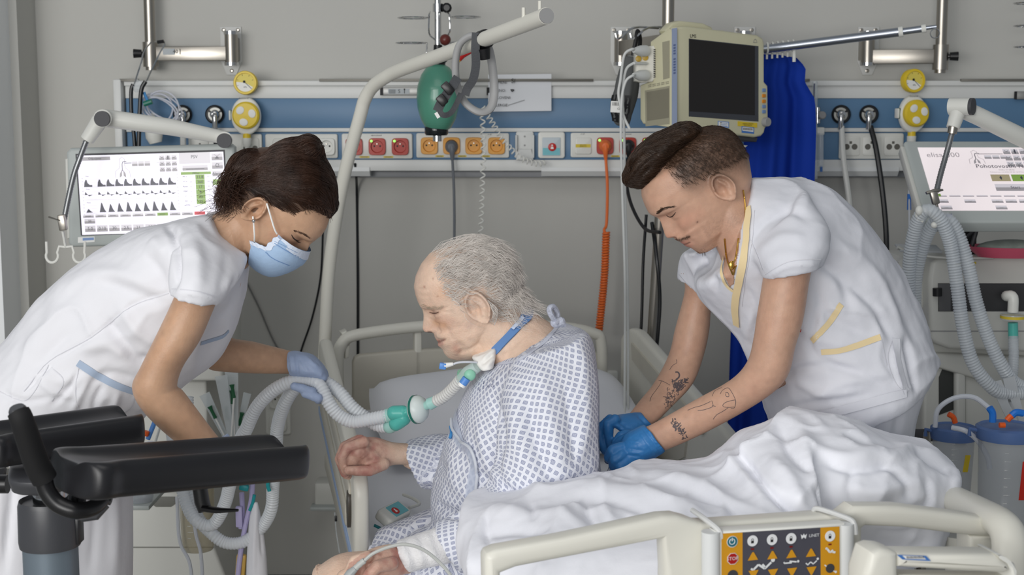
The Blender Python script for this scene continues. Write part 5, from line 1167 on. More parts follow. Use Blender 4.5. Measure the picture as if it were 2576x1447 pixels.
# ================================================================= the young man
root = thing('person', 'young man in a white scrub top and blue gloves leaning over behind the patient', 'person', P(2130, 2100, 2.95)); mn = root; mb = MB(); YM = 2.86
prof = [(1640, 440), (1612, 468), (1613, 494), (1622, 518), (1632, 537), (1645, 544), (1654, 549), (1659, 560), (1663, 572), (1667, 584), (1671, 594), (1678, 600), (1688, 597), (1694, 599), (1698, 604), (1707, 607), (1713, 608), (1711, 611), (1716, 616), (1726, 620), (1738, 624), (1746, 630), (1757, 639), (1775, 634)]
Hm = head(mb, headframe(1794, 481, YM, R_(35), -1, R_(6)), YM, prof, (1654, 548), (1692, 600), W=.99, crown=.122, yaw=R_(6), nosew=1.15)
ear(mb, Hm['M'], 1, h=.064, cx=-.006, cz=.004, tilt=.12, flare=.4); ear(mb, Hm['M'], -1, h=.062)
loft(mb, [(1838, 425, 1790, 590, YM, .056), (1862, 455, 1800, 620, YM, .06), (1885, 470, 1815, 660, 2.87, .072), (1930, 480, 1800, 705, 2.91, .115), (1990, 500, 1800, 730, 2.94, .13), (2100, 550, 1830, 800, 2.96, .13), (2270, 800, 1960, 980, 2.97, .13), (2310, 920, 2000, 1060, 2.97, .13)])
NA2 = [(2070, 560, 1920, 640, 2.77, .055), (2050, 640, 1922, 680, 2.745, .052), (2036, 700, 1918, 715, 2.735, .05), (2020, 800, 1904, 800, 2.73, .048), (2000, 870, 1896, 855, 2.73, .047), (1980, 945, 1880, 912, 2.735, .046), (1925, 1000, 1838, 958, 2.755, .043), (1800, 1074, 1748, 1008, 2.8, .036), (1690, 1126, 1648, 1064, 2.83, .028), (1640, 1140, 1600, 1085, 2.845, .026)]
loft(mb, NA2, sub=5)
loft(mb, [(1835, 640, 1740, 660, 3.08, .045), (1806, 700, 1722, 700, 3.1, .04), (1790, 752, 1722, 738, 3.12, .04), (1784, 830, 1698, 830, 3.12, .042), (1768, 900, 1682, 895, 3.11, .043), (1742, 965, 1645, 965, 3.07, .04), (1690, 1022, 1607, 1012, 3.02, .034), (1645, 1065, 1580, 1045, 2.98, .028), (1610, 1078, 1560, 1058, 2.96, .026)], sub=5)
me = fuse(mb, .0024, 2, .4)
C = base_skin(me, (194, 155, 132), (180, 132, 112), .4, 21); L = hl(me, Hm); x, y, z = L.T; hd = (abs(y) < .1) & (abs(x) < .15) & (abs(z) < .16)
F = face_paint(C, L, Hm, 1, lip=(176, 96, 90)); nz = np.clip(.6+.5*fbm(getco(me)*420, 3), 0, 1)
F = blend(F, (x > .06)*g2(z, Hm['zm']+.013, .0045)*np.clip(1-abs(y)/.033, 0, 1)*1.2*nz, (72, 50, 40))
F = blend(F, (x > .045)*g2(z, Hm['zb']+.010, .010)*np.clip(1.2-abs(y)/.028, 0, 1)*nz*.9, (70, 48, 40)); F = blend(F, (x > -.02)*(x < .07)*g2(z, -.06+.25*(x-.02), .02)*(abs(y) > .02)*.28*nz, (110, 86, 76))
fade = np.clip((z+.002-.33*np.clip(x-.0, 0, 1)+.25*np.clip(-x-.0, 0, .1))/.05, 0, 1)*np.clip((.068-x)/.022, 0, 1)
F = blend(F, fade*(.75+.25*nz), (58, 42, 32)); C = np.where(hd[:, None], F, C)
C = np.where(hd[:, None], blend(C, np.exp(-((x-.07)**2+(z+.025)**2)/.0018**2)*(y > .0)*.9, (70, 40, 34)), C)
bv_n = bvh_of(me); bm_m = me
hv = MB()
loft(hv, [(1576, 436, 1590, 466, YM, .045), (1590, 398, 1625, 466, YM, .056), (1630, 352, 1672, 418, YM, .062), (1685, 324, 1712, 372, YM, .062), (1728, 311, 1748, 348, YM, .055), (1752, 318, 1768, 350, YM, .03)], sub=6, dome=(.008, .01))
hmv = fuse(hv, .0036, 3); folds(hmv, [([(1585, 440), (1610, 410), (1660, 375)], -.006, 6), ([(1600, 455), (1640, 415)], -.006, 6), ([(1620, 370), (1680, 345), (1735, 335)], -.005, 7), ([(1588, 415), (1620, 388), (1640, 372)], .005, 6)], noise=[(60, .002, 8, (1, 1, 1))]); bv_q = bvh_of(hmv)
roots = sample(hmv, 3000, 9, lambda V: V[:, 1] < YM+.04)
def flow_m(p, t, i):
    f = Hm['M'].to_3x3() @ Vector((.9, 0, .35)); u = Vector((0, 0, 1)); return f*(.7 if i % 3 else 1)+u*.55*(1-t) + Vector((-.3, 0, -.5))*t*(1 if p[0] < P(1620, 0, YM).x else .2)
A, Rr = comb(bv_q, roots, flow_m, 9, .045, .004, .22, .7, 5, .0005)
S1 = strand_mesh('h', A, Rr)
def pred_m(V):
    l = V@np.array(Hm['Mi'])[:3, :3].T+np.array(Hm['Mi'])[:3, 3]; x, y, z = l.T
    return (abs(y) < .09) & (z > .034+.30*np.clip(x, 0, 1)-.2*np.clip(-x-.02, 0, 1)) & (x < .062) & (z < .14) & (x > -.13)
roots = sample(me, 4200, 10, pred_m); A, Rr = comb(bv_n, roots, lambda p, t, i: Hm['M'].to_3x3() @ Vector((-.35, 0, -1)), 4, lambda p: .006+.1*max(0, min(.09, (Hm['Mi'] @ Vector(p)).z-.035)), .0022, .3, 1., 6, .0004)
S2 = strand_mesh('h', A, Rr); join_np('hair', [hmv, S1, S2], M_hairm, mn, kind='stuff')
strands_from('eyebrow', bv_n, [([(1650, 538), (1662, 528), (1678, 522), (1694, 521)], (8, -2)), ([(1652, 536), (1664, 527)], (6, -3))], M_hairm, mn, 120, 1.6, 0, .00028)
strands_from('beard', bv_n, [([(1697, 602), (1710, 602), (1724, 598), (1733, 594)], (5, 1)), ([(1735, 632), (1748, 640), (1762, 642), (1775, 636)], (1, 5))], M_hairm, mn, 130, 2.0, 0, .0002)
mbk = MB(); ribbon(mbk, bv_n, [(1676, 541), (1684, 546), (1692, 544), (1700, 534)], .0021, taper=True); mbk.build('eyelash', mat('dark_lash'), mn, smooth=0)
# ---- scrub top
tb_ = MB()
loft(tb_, [(2356, 905, 1952, 1092, 2.96, .19), (2300, 758, 1925, 1010, 2.96, .185), (2218, 606, 1880, 885, 2.96, .185), (2112, 490, 1805, 800, 2.95, .188), (1992, 451, 1752, 722, 2.93, .185), (1890, 446, 1800, 668, 2.89, .1)], sub=7)
loft(tb_, [(2356, 905, 1960, 1092, 2.96, .19), (2325, 960, 2040, 1075, 2.95, .17)], sub=4)
cuff_loft(tb_, [(2020, 480, 1850, 620, 2.83, .09), (2070, 560, 1880, 650, 2.77, .092), (2078, 625, 1905, 675, 2.745, .085), (2066, 663, 1922, 702, 2.735, .07)], depth=.05)
cuff_loft(tb_, [(1880, 560, 1740, 640, 3.0, .08), (1850, 640, 1715, 640, 3.06, .075), (1818, 700, 1705, 672, 3.1, .072), (1797, 754, 1704, 706, 3.12, .062)], depth=.045)
tm = fuse(tb_, .005, 6)
folds(tm, [([(1925, 700), (1990, 668), (2066, 664)], .004, 6), ([(1880, 620), (1920, 560), (1990, 530), (2040, 560)], -.008, 12), ([(1900, 640), (1960, 600), (2030, 600)], .007, 16), ([(2060, 660), (2110, 700), (2140, 780)], -.010, 14), ([(2070, 620), (2150, 650), (2200, 740)], .009, 18), ([(2080, 690), (2150, 760), (2260, 800)], .007, 18), ([(2050, 720), (2090, 800), (2200, 850)], -.007, 14),
    ([(2000, 800), (2060, 850), (2150, 870)], .006, 16), ([(1900, 780), (1880, 850), (1920, 930)], .007, 14), ([(1870, 720), (1900, 780), (1910, 840)], -.006, 10), ([(1960, 950), (2040, 920), (2160, 930)], -.006, 10), ([(2040, 1000), (2130, 960), (2240, 940)], .006, 14), ([(1970, 1030), (2060, 1010), (2200, 990)], -.005, 10),
    ([(2150, 560), (2190, 640), (2230, 760)], .005, 24), ([(1760, 640), (1790, 680), (1800, 740)], -.007, 9), ([(1740, 660), (1760, 700), (1765, 735)], .005, 10), ([(1840, 700), (1800, 690), (1780, 660)], .005, 10), ([(2230, 700), (2280, 790), (2320, 880)], -.006, 14), ([(2278, 852), (2292, 920), (2306, 985)], -.014, 9), ([(2245, 870), (2252, 930), (2268, 985)], .006, 8), ([(2060, 900), (2130, 930), (2215, 960)], -.006, 10), ([(2000, 960), (2080, 990), (2160, 985)], .006, 12), ([(2120, 700), (2200, 780), (2240, 850)], -.007, 10), ([(2160, 640), (2230, 740), (2270, 840)], .007, 12), ([(2060, 760), (2040, 860), (2060, 900)], -.006, 10)],
    noise=[(8, .0045, 61, (1, 1, .6)), (22, .0012, 63, (1, 1, 1)), (8, .006, -64, (.8, .7, 1))])
V = getco(tm); q = pix(V); N = getn(tm)
bv_s = bvh_of(tm)
Vb = getco(bm_m); qb = pix(Vb)
cov = (qb[:, 0] > 1700) & (qb[:, 1] > 445) & (Vb[:, 1] > 2.79) & ~inpoly(qb, [(1892, 425), (1890, 500), (1880, 600), (1866, 660), (1848, 716), (1822, 690), (1806, 650), (1600, 640), (1600, 300), (1860, 380)]) & ~((Vb[:, 1] > 3.0) & (qb[:, 1] > 690) & (qb[:, 0] < 1830)) & (qb[:, 1] < 1100) & (qb[:, 0] > 1805-(Vb[:, 1] > 3.0)*200)
tuck(bm_m, bv_s, cov, .007); tuck(bm_m, bv_s, inpoly(qb, [(1890, 470), (2200, 470), (2080, 655), (1990, 660), (1918, 688), (1870, 640)]) & (Vb[:, 1] <= 2.8), .006)
Vb = getco(bm_m); Nb = getn(bm_m); qb = pix(Vb)
for i in np.where(inpoly(qb, [(1876, 450), (1873, 516), (1862, 608), (1846, 716), (1836, 724), (1819, 690), (1823, 640), (1828, 600), (1800, 560), (1820, 440)]) & (Nb[:, 1] < .45) & (Vb[:, 1] < 2.95))[0]:
    h = cast(bv_s, *qb[i])
    if h[0] is not None and h[0].y < Vb[i][1]: Vb[i] = h[0]-Vector(ray(*qb[i])).normalized()*.0022
setco(bm_m, Vb)
setcol(bm_m, C); bv_n2 = bvh_of(bm_m); place('body', bm_m, MATS['young_skin'], mn); place('scrub_top', tm, M_scrub2, mn)
M_ytrim = mat('pale_yellow_trim', (228, 207, 162), .8)
def rib(name, lines, w, m, bv, label=None, off=.0016):
    b = MB()
    for l in lines: ribbon(b, bv, l, w, off=off)
    o = b.build(name, m, mn, smooth=60)
    if label: o['label'] = label
    if name == 'seam': o['kind'] = 'stuff'
rib('neck_trim', [[(1884, 520), (1880, 580), (1872, 650), (1856, 720), (1850, 770), (1855, 818)]], .015, M_ytrim, bv_s, 'pale yellow trim of the v-neck', .0045)
rib('neck_trim', [[(1826, 640), (1818, 688), (1830, 716), (1846, 730)]], .007, M_ytrim, bv_s, None, .0045)
rib('pocket_trim', [[(2116, 766), (2090, 806), (2062, 838), (2044, 858)]], .012, M_ytrim, bv_s, 'pale yellow trim of the breast pocket')
rib('pocket_trim', [[(2066, 886), (2110, 882), (2160, 868), (2215, 848)]], .012, M_ytrim, bv_s, 'pale yellow trim of the lower pocket')
rib('seam', [[(2245, 850), (2232, 900), (2250, 960), (2280, 990)], [(1964, 1060), (2060, 1040), (2180, 1015), (2275, 990)], [(1925, 690), (1985, 658), (2064, 652)], [(1708, 690), (1740, 722), (1798, 742)], [(1880, 590), (1905, 640), (1920, 680)], [(2216, 852), (2230, 920)], [(1898, 530), (1890, 620), (1874, 700), (1866, 770)]], .0016, M_seam, bv_s)
rib('hem', [[(2252, 852), (2256, 900), (2268, 950), (2280, 985)], [(2278, 988), (2200, 1010), (2100, 1036), (1978, 1064)]], .018, M_scrub2, bv_s, off=.003)
rib('pocket_badge', [[(2004, 826), (2016, 832)]], .008, mat('red_badge', (200, 60, 50), .6), bv_s)
# necklace, undershirt, tattoos
M_gold = mat('gold', (200, 160, 80), .25, 1.)
b = MB(); 
for l in ([(1868, 478), (1874, 530), (1870, 590), (1858, 640), (1846, 690)], [(1824, 600), (1830, 650), (1844, 690)], [(1860, 600), (1852, 650), (1842, 665)]):
    pts = [cast(bv_n2, *p) for p in catmull(l, 8)]; pts = [c+n*.002 for c, n in pts if c is not None]
    if len(pts) > 2: b.tube(pts, .0016, 6)
c, n = cast(bv_n2, 1843, 668)
if c: b.ell(c+n*.003, (.006, .003, .009))
b.build('necklace', M_gold, mn)
M_tat = mat('tattoo_ink', (88, 78, 80), .6)
def tattoo(lines, w, name='tattoo'):
    b = MB()
    for l in lines: ribbon(b, bv_n2, l, w, off=.0005, sub=4)
    if b.v: b.build(name, M_tat, mn, smooth=60)['kind'] = 'stuff'
T = lambda pts: [(1480+x/4.521, 900+y/4.521) for x, y in pts]
tattoo([T([(1130, 600), (1200, 570), (1290, 545), (1390, 500)]), T([(1245, 600), (1310, 595), (1400, 565), (1420, 540), (1405, 490)]), T([(1410, 545), (1450, 555)]), T([(1500, 415), (1530, 370), (1590, 345), (1630, 390), (1670, 470), (1675, 520), (1660, 570), (1620, 575)]), T([(1670, 480), (1620, 490), (1560, 510), (1530, 540), (1545, 560), (1600, 565), (1660, 560)]),
    T([(1560, 400), (1590, 400), (1600, 440), (1570, 440), (1560, 410)]), T([(1420, 700), (1460, 650), (1530, 610), (1590, 570)]), T([(1520, 340), (1440, 380), (1410, 440)]), T([(1000, 20), (1005, 60), (960, 90), (925, 140)]), T([(810, 260), (860, 275), (930, 315)]), T([(700, 500), (720, 440), (800, 330), (830, 270), (800, 258)])], .0010)
def scrib(poly, n, seed):
    P_ = np.array(poly, float); r = np.random.default_rng(seed); lo, hi = P_.min(0), P_.max(0); out = []; prev = None
    for k in range(n*30):
        p = r.uniform(lo, hi)
        if inpoly(p[None], poly)[0]:
            d = r.normal(0, 1, 2); d = d/np.hypot(*d)*r.uniform(14, 34); out.append(T([tuple(p), tuple(p+d*.5+r.normal(0, 4, 2)), tuple(p+d)]))
        if len(out) >= n: break
    return out
tattoo(scrib([(955, 270), (990, 250), (1060, 262), (1095, 280), (1095, 340), (1040, 372), (985, 345)], 75, 1)+scrib([(1080, 270), (1128, 225), (1135, 245), (1100, 290)], 12, 2), .0022)
tattoo(scrib([(890, 360), (960, 350), (1030, 375), (1000, 470), (960, 520), (880, 575), (862, 550)], 80, 3), .0011)
tattoo(scrib([(955, 705), (995, 690), (1030, 770), (1115, 880), (1125, 905), (1085, 915), (1020, 830), (960, 790)], 60, 4)+[T([(1010, 790), (1050, 740)]), T([(1060, 840), (1095, 800)]), T([(1085, 870), (1112, 840)]), T([(960, 790), (1000, 720)])], .0018)
tattoo([T([(990, 165), (1020, 168), (1035, 195), (1028, 225), (1000, 250)])], .0032)
# ---- trousers, shoes
tr = MB(); loft(tr, [(2335, 940, 1975, 1075, 2.97, .16), (2298, 1060, 1975, 1120, 2.97, .165), (2290, 1240, 1975, 1240, 2.97, .16)], sub=5)
loft(tr, [(2295, 1200, 2130, 1200, 2.88, .09), (2290, 1600, 2150, 1600, 2.9, .08), (2270, 2060, 2160, 2060, 2.9, .075)]); loft(tr, [(2150, 1200, 1980, 1200, 3.06, .09), (2140, 1600, 2000, 1600, 3.06, .08), (2130, 1980, 2020, 1980, 3.06, .075)])
tm2 = fuse(tr, .007, 5); folds(tm2, [([(2240, 990), (2260, 1040), (2250, 1100)], -.007, 10), ([(2270, 960), (2290, 1010)], .007, 12)], noise=[(7, .005, 71, (1, 1, .5))]); place('trousers', tm2, M_scrub2, mn)
for px, py, Y in ((2215, 2130, 2.9), (2075, 2060, 3.06)):
    b = MB(); c = P(px, py, Y); c.z = 0; b.ell(c+Vector((-.05, 0, .045)), (.14, .047, .045), nv=10); b.build('shoe', M_white, mn)
# ---- blue gloves
M_glm = mat('blue_nitrile', (52, 122, 184), .42, bump=(80, .25), sss=.04)
gl = MB(); loft(gl, [(1642, 1070, 1612, 1040, 2.965, .034), (1618, 1092, 1585, 1040, 2.95, .036), (1580, 1098, 1560, 1044, 2.94, .038), (1550, 1075, 1540, 1046, 2.935, .036), (1532, 1070, 1524, 1052, 2.935, .03)], sub=5, seg=24, dome=(0, .01))
hand_fingers(gl, [[(1548, 1056, 2.91), (1530, 1066, 2.905), (1532, 1100, 2.905), (1540, 1128, 2.91)], [(1535, 1056, 2.925), (1510, 1078, 2.925), (1514, 1116, 2.92), (1530, 1138, 2.92)], [(1532, 1058, 2.945), (1507, 1082, 2.945), (1510, 1112, 2.94), (1524, 1136, 2.94)], [(1535, 1062, 2.965), (1511, 1086, 2.965), (1513, 1108, 2.96), (1524, 1126, 2.955)]], .0118, .009)
hand_fingers(gl, [[(1592, 1088, 2.915), (1575, 1096, 2.895), (1562, 1098, 2.89), (1550, 1112, 2.89)]], .0125, .0095)
g = fuse(gl, .0022, 2); folds(g, [([(1610, 1042), (1640, 1072)], .003, 4), ([(1604, 1044), (1634, 1078)], -.002, 3), ([(1555, 1062), (1580, 1075)], -.002, 4), ([(1560, 1080), (1590, 1085)], .002, 4)], noise=[(50, .0012, 6, (1, 1, 1))]); place('glove', g, M_glm, mn)
gl = MB(); loft(gl, [(1674, 1134, 1622, 1070, 2.835, .037), (1650, 1150, 1602, 1078, 2.835, .036), (1620, 1166, 1575, 1092, 2.84, .04), (1592, 1172, 1560, 1112, 2.845, .038), (1568, 1168, 1550, 1135, 2.85, .03)], sub=5, seg=24, dome=(0, .01))
hand_fingers(gl, [[(1562, 1126, 2.825), (1540, 1134, 2.82), (1531, 1152, 2.83), (1540, 1160, 2.84)], [(1565, 1144, 2.815), (1546, 1156, 2.81), (1543, 1172, 2.82), (1556, 1176, 2.835)], [(1578, 1158, 2.815), (1560, 1174, 2.81), (1560, 1190, 2.82), (1572, 1190, 2.835)], [(1595, 1165, 2.82), (1586, 1180, 2.812), (1588, 1192, 2.82), (1598, 1188, 2.835)]], .012, .0095)
hand_fingers(gl, [[(1605, 1095, 2.84), (1580, 1102, 2.865), (1560, 1112, 2.875), (1545, 1124, 2.88)]], .0125, .0095)
g = fuse(gl, .0022, 2); folds(g, [([(1626, 1074), (1672, 1130)], .004, 4), ([(1618, 1078), (1662, 1138)], -.0025, 3.5), ([(1608, 1086), (1648, 1142)], .002, 4), ([(1580, 1130), (1620, 1135)], -.0018, 4), ([(1575, 1145), (1610, 1150)], -.0018, 4), ([(1582, 1112), (1612, 1112)], .002, 4)], noise=[(50, .0012, 7, (1, 1, 1))]); place('glove', g, M_glm, mn)
# steel clip held between the gloves
t = thing('suture_scissors', 'small steel scissors held between the blue gloved hands', 'scissors', P(1535, 1165, 2.86))
b = MB(); b.tube([P(1548, 1150, 2.86), P(1534, 1176, 2.855), P(1527, 1190, 2.85)], [.004, .003, .001], 8); b.build('blade', M_chrome, t)
b = MB(); b.tube([P(1546, 1156, 2.855), P(1533, 1186, 2.85)], [.003, .002], 8); b.build('blade', M_chrome, t)
for dx in (0, 7):
    b = MB(); c = P(1530+dx, 1158, 2.855); b.at(frame(c, (1, .2, .3), (0, 0, 1))); b.ring(.007, .0016, 18, 6); b.build('finger_ring', M_chrome, t)
# ------------------------------------------------------------------ duvet
db = MB()
loft(db, [(1195, 1285, 1212, 1420, 2.55, .22), (1300, 1266, 1310, 1450, 2.52, .28), (1420, 1248, 1430, 1480, 2.5, .30), (1560, 1232, 1570, 1500, 2.48, .31), (1700, 1212, 1720, 1500, 2.48, .32), (1810, 1182, 1850, 1500, 2.5, .32), (1900, 1100, 1930, 1480, 2.52, .3), (2000, 1062, 2010, 1430, 2.54, .26)], sub=6, seg=44, dome=(.03, .02))
loft(db, [(1850, 1130, 1930, 1330, 2.56, .13), (1930, 1075, 1990, 1340, 2.56, .19), (2030, 1042, 2070, 1360, 2.57, .21), (2130, 1052, 2160, 1370, 2.58, .2), (2230, 1086, 2240, 1380, 2.6, .19), (2310, 1116, 2310, 1370, 2.62, .17), (2386, 1158, 2352, 1320, 2.64, .1)], sub=6, seg=44, dome=(.02, .006))
loft(db, [(2394, 1168, 2300, 1180, 2.62, .1), (2396, 1235, 2200, 1250, 2.58, .11), (2376, 1300, 2165, 1300, 2.54, .1), (2362, 1360, 2166, 1360, 2.5, .08), (2358, 1400, 2170, 1402, 2.48, .06)], sub=6, seg=40, dome=(0, .01), n=2.6)
loft(db, [(1300, 1340, 1680, 1300, 2.42, .12), (1280, 1400, 1680, 1400, 2.38, .12), (1285, 1500, 1680, 1500, 2.36, .1)], sub=5, seg=40)
dm = fuse(db, .006, 6)
folds(dm, [([(1850, 1130), (1900, 1200), (1990, 1270), (2040, 1310)], -.022, 12), ([(1830, 1150), (1880, 1190), (1960, 1240)], .008, 14), ([(1200, 1300), (1290, 1290), (1400, 1300), (1480, 1340)], .010, 16), ([(1210, 1340), (1300, 1330), (1390, 1345)], -.008, 12), ([(1420, 1240), (1560, 1235), (1700, 1265), (1800, 1310)], .012, 18), ([(1400, 1265), (1540, 1262), (1680, 1300)], -.008, 12), ([(1560, 1210), (1680, 1215), (1800, 1260), (1880, 1310)], -.009, 12), ([(1600, 1195), (1720, 1210), (1840, 1260), (1950, 1310)], .010, 18),
    ([(1470, 1260), (1480, 1300), (1500, 1330)], -.007, 10), ([(1520, 1270), (1540, 1310)], .007, 12), ([(1330, 1270), (1350, 1310)], -.006, 10), ([(1960, 1080), (2000, 1140), (2050, 1180)], -.010, 12), ([(2000, 1060), (2050, 1120), (2130, 1150), (2230, 1140)], .009, 18), ([(2060, 1140), (2150, 1180), (2280, 1170)], -.010, 12), ([(2100, 1080), (2180, 1110), (2280, 1130)], -.008, 11), ([(1930, 1140), (1990, 1200), (2020, 1280)], .010, 20), ([(2050, 1210), (2080, 1260), (2090, 1300)], -.008, 12), ([(2130, 1220), (2200, 1240), (2320, 1210)], .008, 18), ([(2230, 1260), (2280, 1290), (2340, 1260)], -.008, 12), ([(2300, 1130), (2350, 1170), (2386, 1190)], -.009, 9), ([(2200, 1160), (2260, 1200), (2290, 1260)], -.008, 12), ([(2150, 1180), (2140, 1230), (2170, 1290)], -.006, 10), ([(2330, 1200), (2340, 1250), (2330, 1310)], -.008, 10),
    ([(1880, 1120), (1950, 1090), (2020, 1090)], -.006, 10), ([(2200, 1340), (2260, 1350), (2340, 1335)], -.006, 10), ([(1640, 1240), (1700, 1280), (1720, 1310)], .006, 12), ([(1560, 1290), (1620, 1310)], -.006, 10), ([(1230, 1290), (1220, 1340), (1235, 1380)], -.006, 8)],
    noise=[(5, .008, 81, (1, 1, 1)), (30, .0012, 83, (1, 1, 1)), (5, .013, -84, (1, .6, 1)), (11, .006, -85, (1, .7, 1))])
o = place('duvet', dm, cloth('duvet_white', (238, 239, 246), (26, .35)), None); o['label'] = 'crumpled white duvet heaped over the foot of the bed'; o['category'] = 'duvet'
# ------------------------------------------------------------------ hoses of the breathing circuit
M_hose = mat('corrugated_hose', (234, 238, 242), .3, alpha=.78); M_tq = mat('turquoise_plastic', (92, 196, 184), .3, alpha=.85); M_tql = mat('pale_turquoise', (178, 226, 218), .3, alpha=.8)
def hose_mb(b, pts, r, pitch=.0068, seg=16):
    p = [np.array(q) for q in spline([P(*q) for q in pts], 14)]; p = np.array(p); s = np.concatenate([[0], np.cumsum(np.linalg.norm(np.diff(p, axis=0), axis=1))]); n = int(s[-1]/pitch*2)
    t = np.linspace(0, s[-1], n); q = np.stack([np.interp(t, s, p[:, k]) for k in range(3)], 1); b.tube([Vector(v) for v in q], [r*(1.03 if i % 2 else .91) for i in range(n)], seg); return b
def hose(name, pts, r, parent=None, label=None, cat='hose', m=M_hose, group=None):
    b = hose_mb(MB(), pts, r); o = b.build(name, m, parent, smooth=40)
    if label: o['label'] = label; o['category'] = cat
    return o
bc = thing('breathing_circuit', 'translucent corrugated breathing circuit running from the ventilator to the patient\'s neck', 'breathing tube', P(800, 970, 3.0))
hose('corrugated_hose', [(975, 1046, 2.98), (930, 1055, 2.98), (886, 1061, 2.98), (850, 1043, 2.98), (826, 1012, 2.98), (803, 968, 2.985), (775, 958, 2.99), (733, 960, 2.99), (687, 983, 3.0), (646, 1025, 3.02), (619, 1081, 3.05), (604, 1112, 3.08), (578, 1221, 3.15), (566, 1267, 3.18), (544, 1312, 3.2), (521, 1323, 3.2), (491, 1308, 3.2), (468, 1267, 3.22), (452, 1200, 3.25), (438, 1127, 3.3), (430, 1070, 3.35)], .0145, bc)
hose('corrugated_hose', [(972, 1072, 2.99), (950, 1070, 3.0), (920, 1052, 3.01), (885, 1024, 3.01), (850, 984, 3.015), (803, 954, 3.02), (770, 960, 3.03), (740, 979, 3.04), (714, 1021, 3.06), (699, 1070, 3.1), (695, 1112, 3.12), (687, 1221, 3.2), (683, 1278, 3.22), (664, 1320, 3.24), (635, 1350, 3.24), (604, 1366, 3.24), (566, 1365, 3.24), (532, 1342, 3.24), (500, 1305, 3.26), (478, 1240, 3.28), (472, 1100, 3.32), (472, 1000, 3.36)], .0145, bc)
b = MB(); chain(b, [(P(976, 1046, 2.98), .0155), (P(1000, 1040, 2.975), .0155)]); chain(b, [(P(980, 1074, 2.985), .0145), (P(1004, 1062, 2.975), .0155)]); yo = b.build('wye_cuff', mat('pale_turquoise'), bc)
b = MB(); chain(b, [(P(992, 1040, 2.972), .0165), (P(1012, 1040, 2.97), .017), (P(1028, 1035, 2.965), .010)]); chain(b, [(P(996, 1066, 2.972), .0155), (P(1014, 1052, 2.97), .017)]); b.build('wye_piece', M_tq, bc)
fc = P(1050, 1030, 2.95); ax = (P(1100, 1006, 2.93)-P(1010, 1046, 2.97)).normalized(); Fm = frame(fc, ax.cross(Vector((0, 0, 1))), (0, 0, 1)); x = ax.cross(Vector((0, 0, 1))).normalized(); Fm = Matrix((x, ax.cross(x), ax)).transposed().to_4x4() @ Matrix.Rotation(R_(-14), 4, 'X'); Fm.translation = fc
b = MB(); b.at(Fm); b.lathe([(.0, .022), (.012, .021), (.024, .014), (.0295, .005), (.0295, .0)], 32, cap=False); b.build('filter_shell', mat('filter_white', (222, 232, 230), .3, alpha=.9), bc)
b = MB(); b.at(Fm); b.lathe([(.0302, .002), (.0302, -.006), (.026, -.01), (.012, -.016), (.0, -.017)], 32, cap=False); b.build('filter_back', mat('filter_white'), bc)
b = MB(); b.at(Fm); b.lathe([(.0306, .001), (.0306, -.005)], 32, cap=False); b.build('filter_ring', mat('filter_green', (30, 110, 96), .4), bc)
b = MB(); b.tube([P(1066, 1024, 2.945), P(1086, 1014, 2.935)], [.008, .0115], 14); b.tube([P(1080, 1017, 2.937), P(1104, 1006, 2.93)], [.013, .0115], 14); b.build('mount_socket', M_tql, bc)
hose('catheter_mount', [(1096, 1010, 2.93), (1120, 996, 2.915), (1145, 972, 2.895), (1162, 952, 2.88)], .0125, bc, m=mat('mount_white', (226, 232, 234), .3, alpha=.88))
b = MB(); b.tube([P(1158, 958, 2.885), P(1178, 938, 2.87), P(1200, 922, 2.86)], [.013, .0145, .012], 14, sm=4); b.build('tracheal_connector', mat('clear_connector', (210, 230, 226), .15, alpha=.55), bc)
b = MB(); b.tube([P(1160, 956, 2.885), P(1166, 938, 2.88)], [.010, .013], 12); b.ell(P(1182, 944, 2.85), (.012, .008, .012)); b.build('green_collar', mat('soft_green', (150, 214, 186), .4, alpha=.8), bc)
b = MB(); b.tube([P(1164, 966, 2.845), P(1174, 952, 2.845)], .0085, 14); b.build('blue_ring', mat('ring_blue', (86, 140, 210), .4), bc)
b = MB(); b.tube([P(1160, 972, 2.845), P(1166, 963, 2.845)], .008, 14); b.build('suction_port', M_label, bc)
b = MB(); ribbon(b, bv_g, [(1162, 975), (1150, 1020), (1148, 1070), (1160, 1110), (1186, 1140), (1195, 1180), (1188, 1230), (1182, 1285)], .024, off=.004, sub=6); b.build('suction_sleeve', mat('clear_sleeve', (206, 214, 232), .25, alpha=.62), bc, smooth=70)
b = MB()
for pts in ([(1160, 975), (1146, 1030), (1144, 1080), (1165, 1110), (1190, 1130), (1204, 1170), (1202, 1220), (1192, 1280)],):
    pp_ = [cast(bv_g, *p) for p in catmull(pts, 6)]; b.tube([c+n*.007 for c, n in pp_ if c], .0032, 8)
b.build('suction_catheter', mat('clear_tube', (224, 228, 236), .2, alpha=.75), bc)
b = MB(); pp_ = [cast(bv_g, *p) for p in catmull([(1138, 1075), (1140, 1090), (1136, 1105)], 4)]; b.tube([c+n*.004 for c, n in pp_ if c], .0035, 8); b.build('blue_clip', mat('clip_blue', (70, 140, 200), .4), bc)
t = thing('cuff_pilot_line', 'thin clear line with blue valve hanging below the patient\'s chin', 'medical line', P(1150, 915, 2.86))
b = MB(); b.tube([P(1200, 912, 2.86), P(1180, 911, 2.85), P(1155, 912, 2.845), P(1138, 917, 2.845)], .0022, 8, sm=5); b.build('line_tube', mat('clear_tube'), t)
b = MB(); b.tube([P(1140, 916, 2.845), P(1118, 920, 2.845)], [.0035, .006], 12); b.build('valve_body', M_label, t); b = MB(); b.at(frame(P(1114, 921, 2.845), (1, 0, -.15), (0, 0, 1))); b.box((0, 0, 0), (.014, .013, .011), .002); b.build('valve_cap', mat('ring_blue'), t)
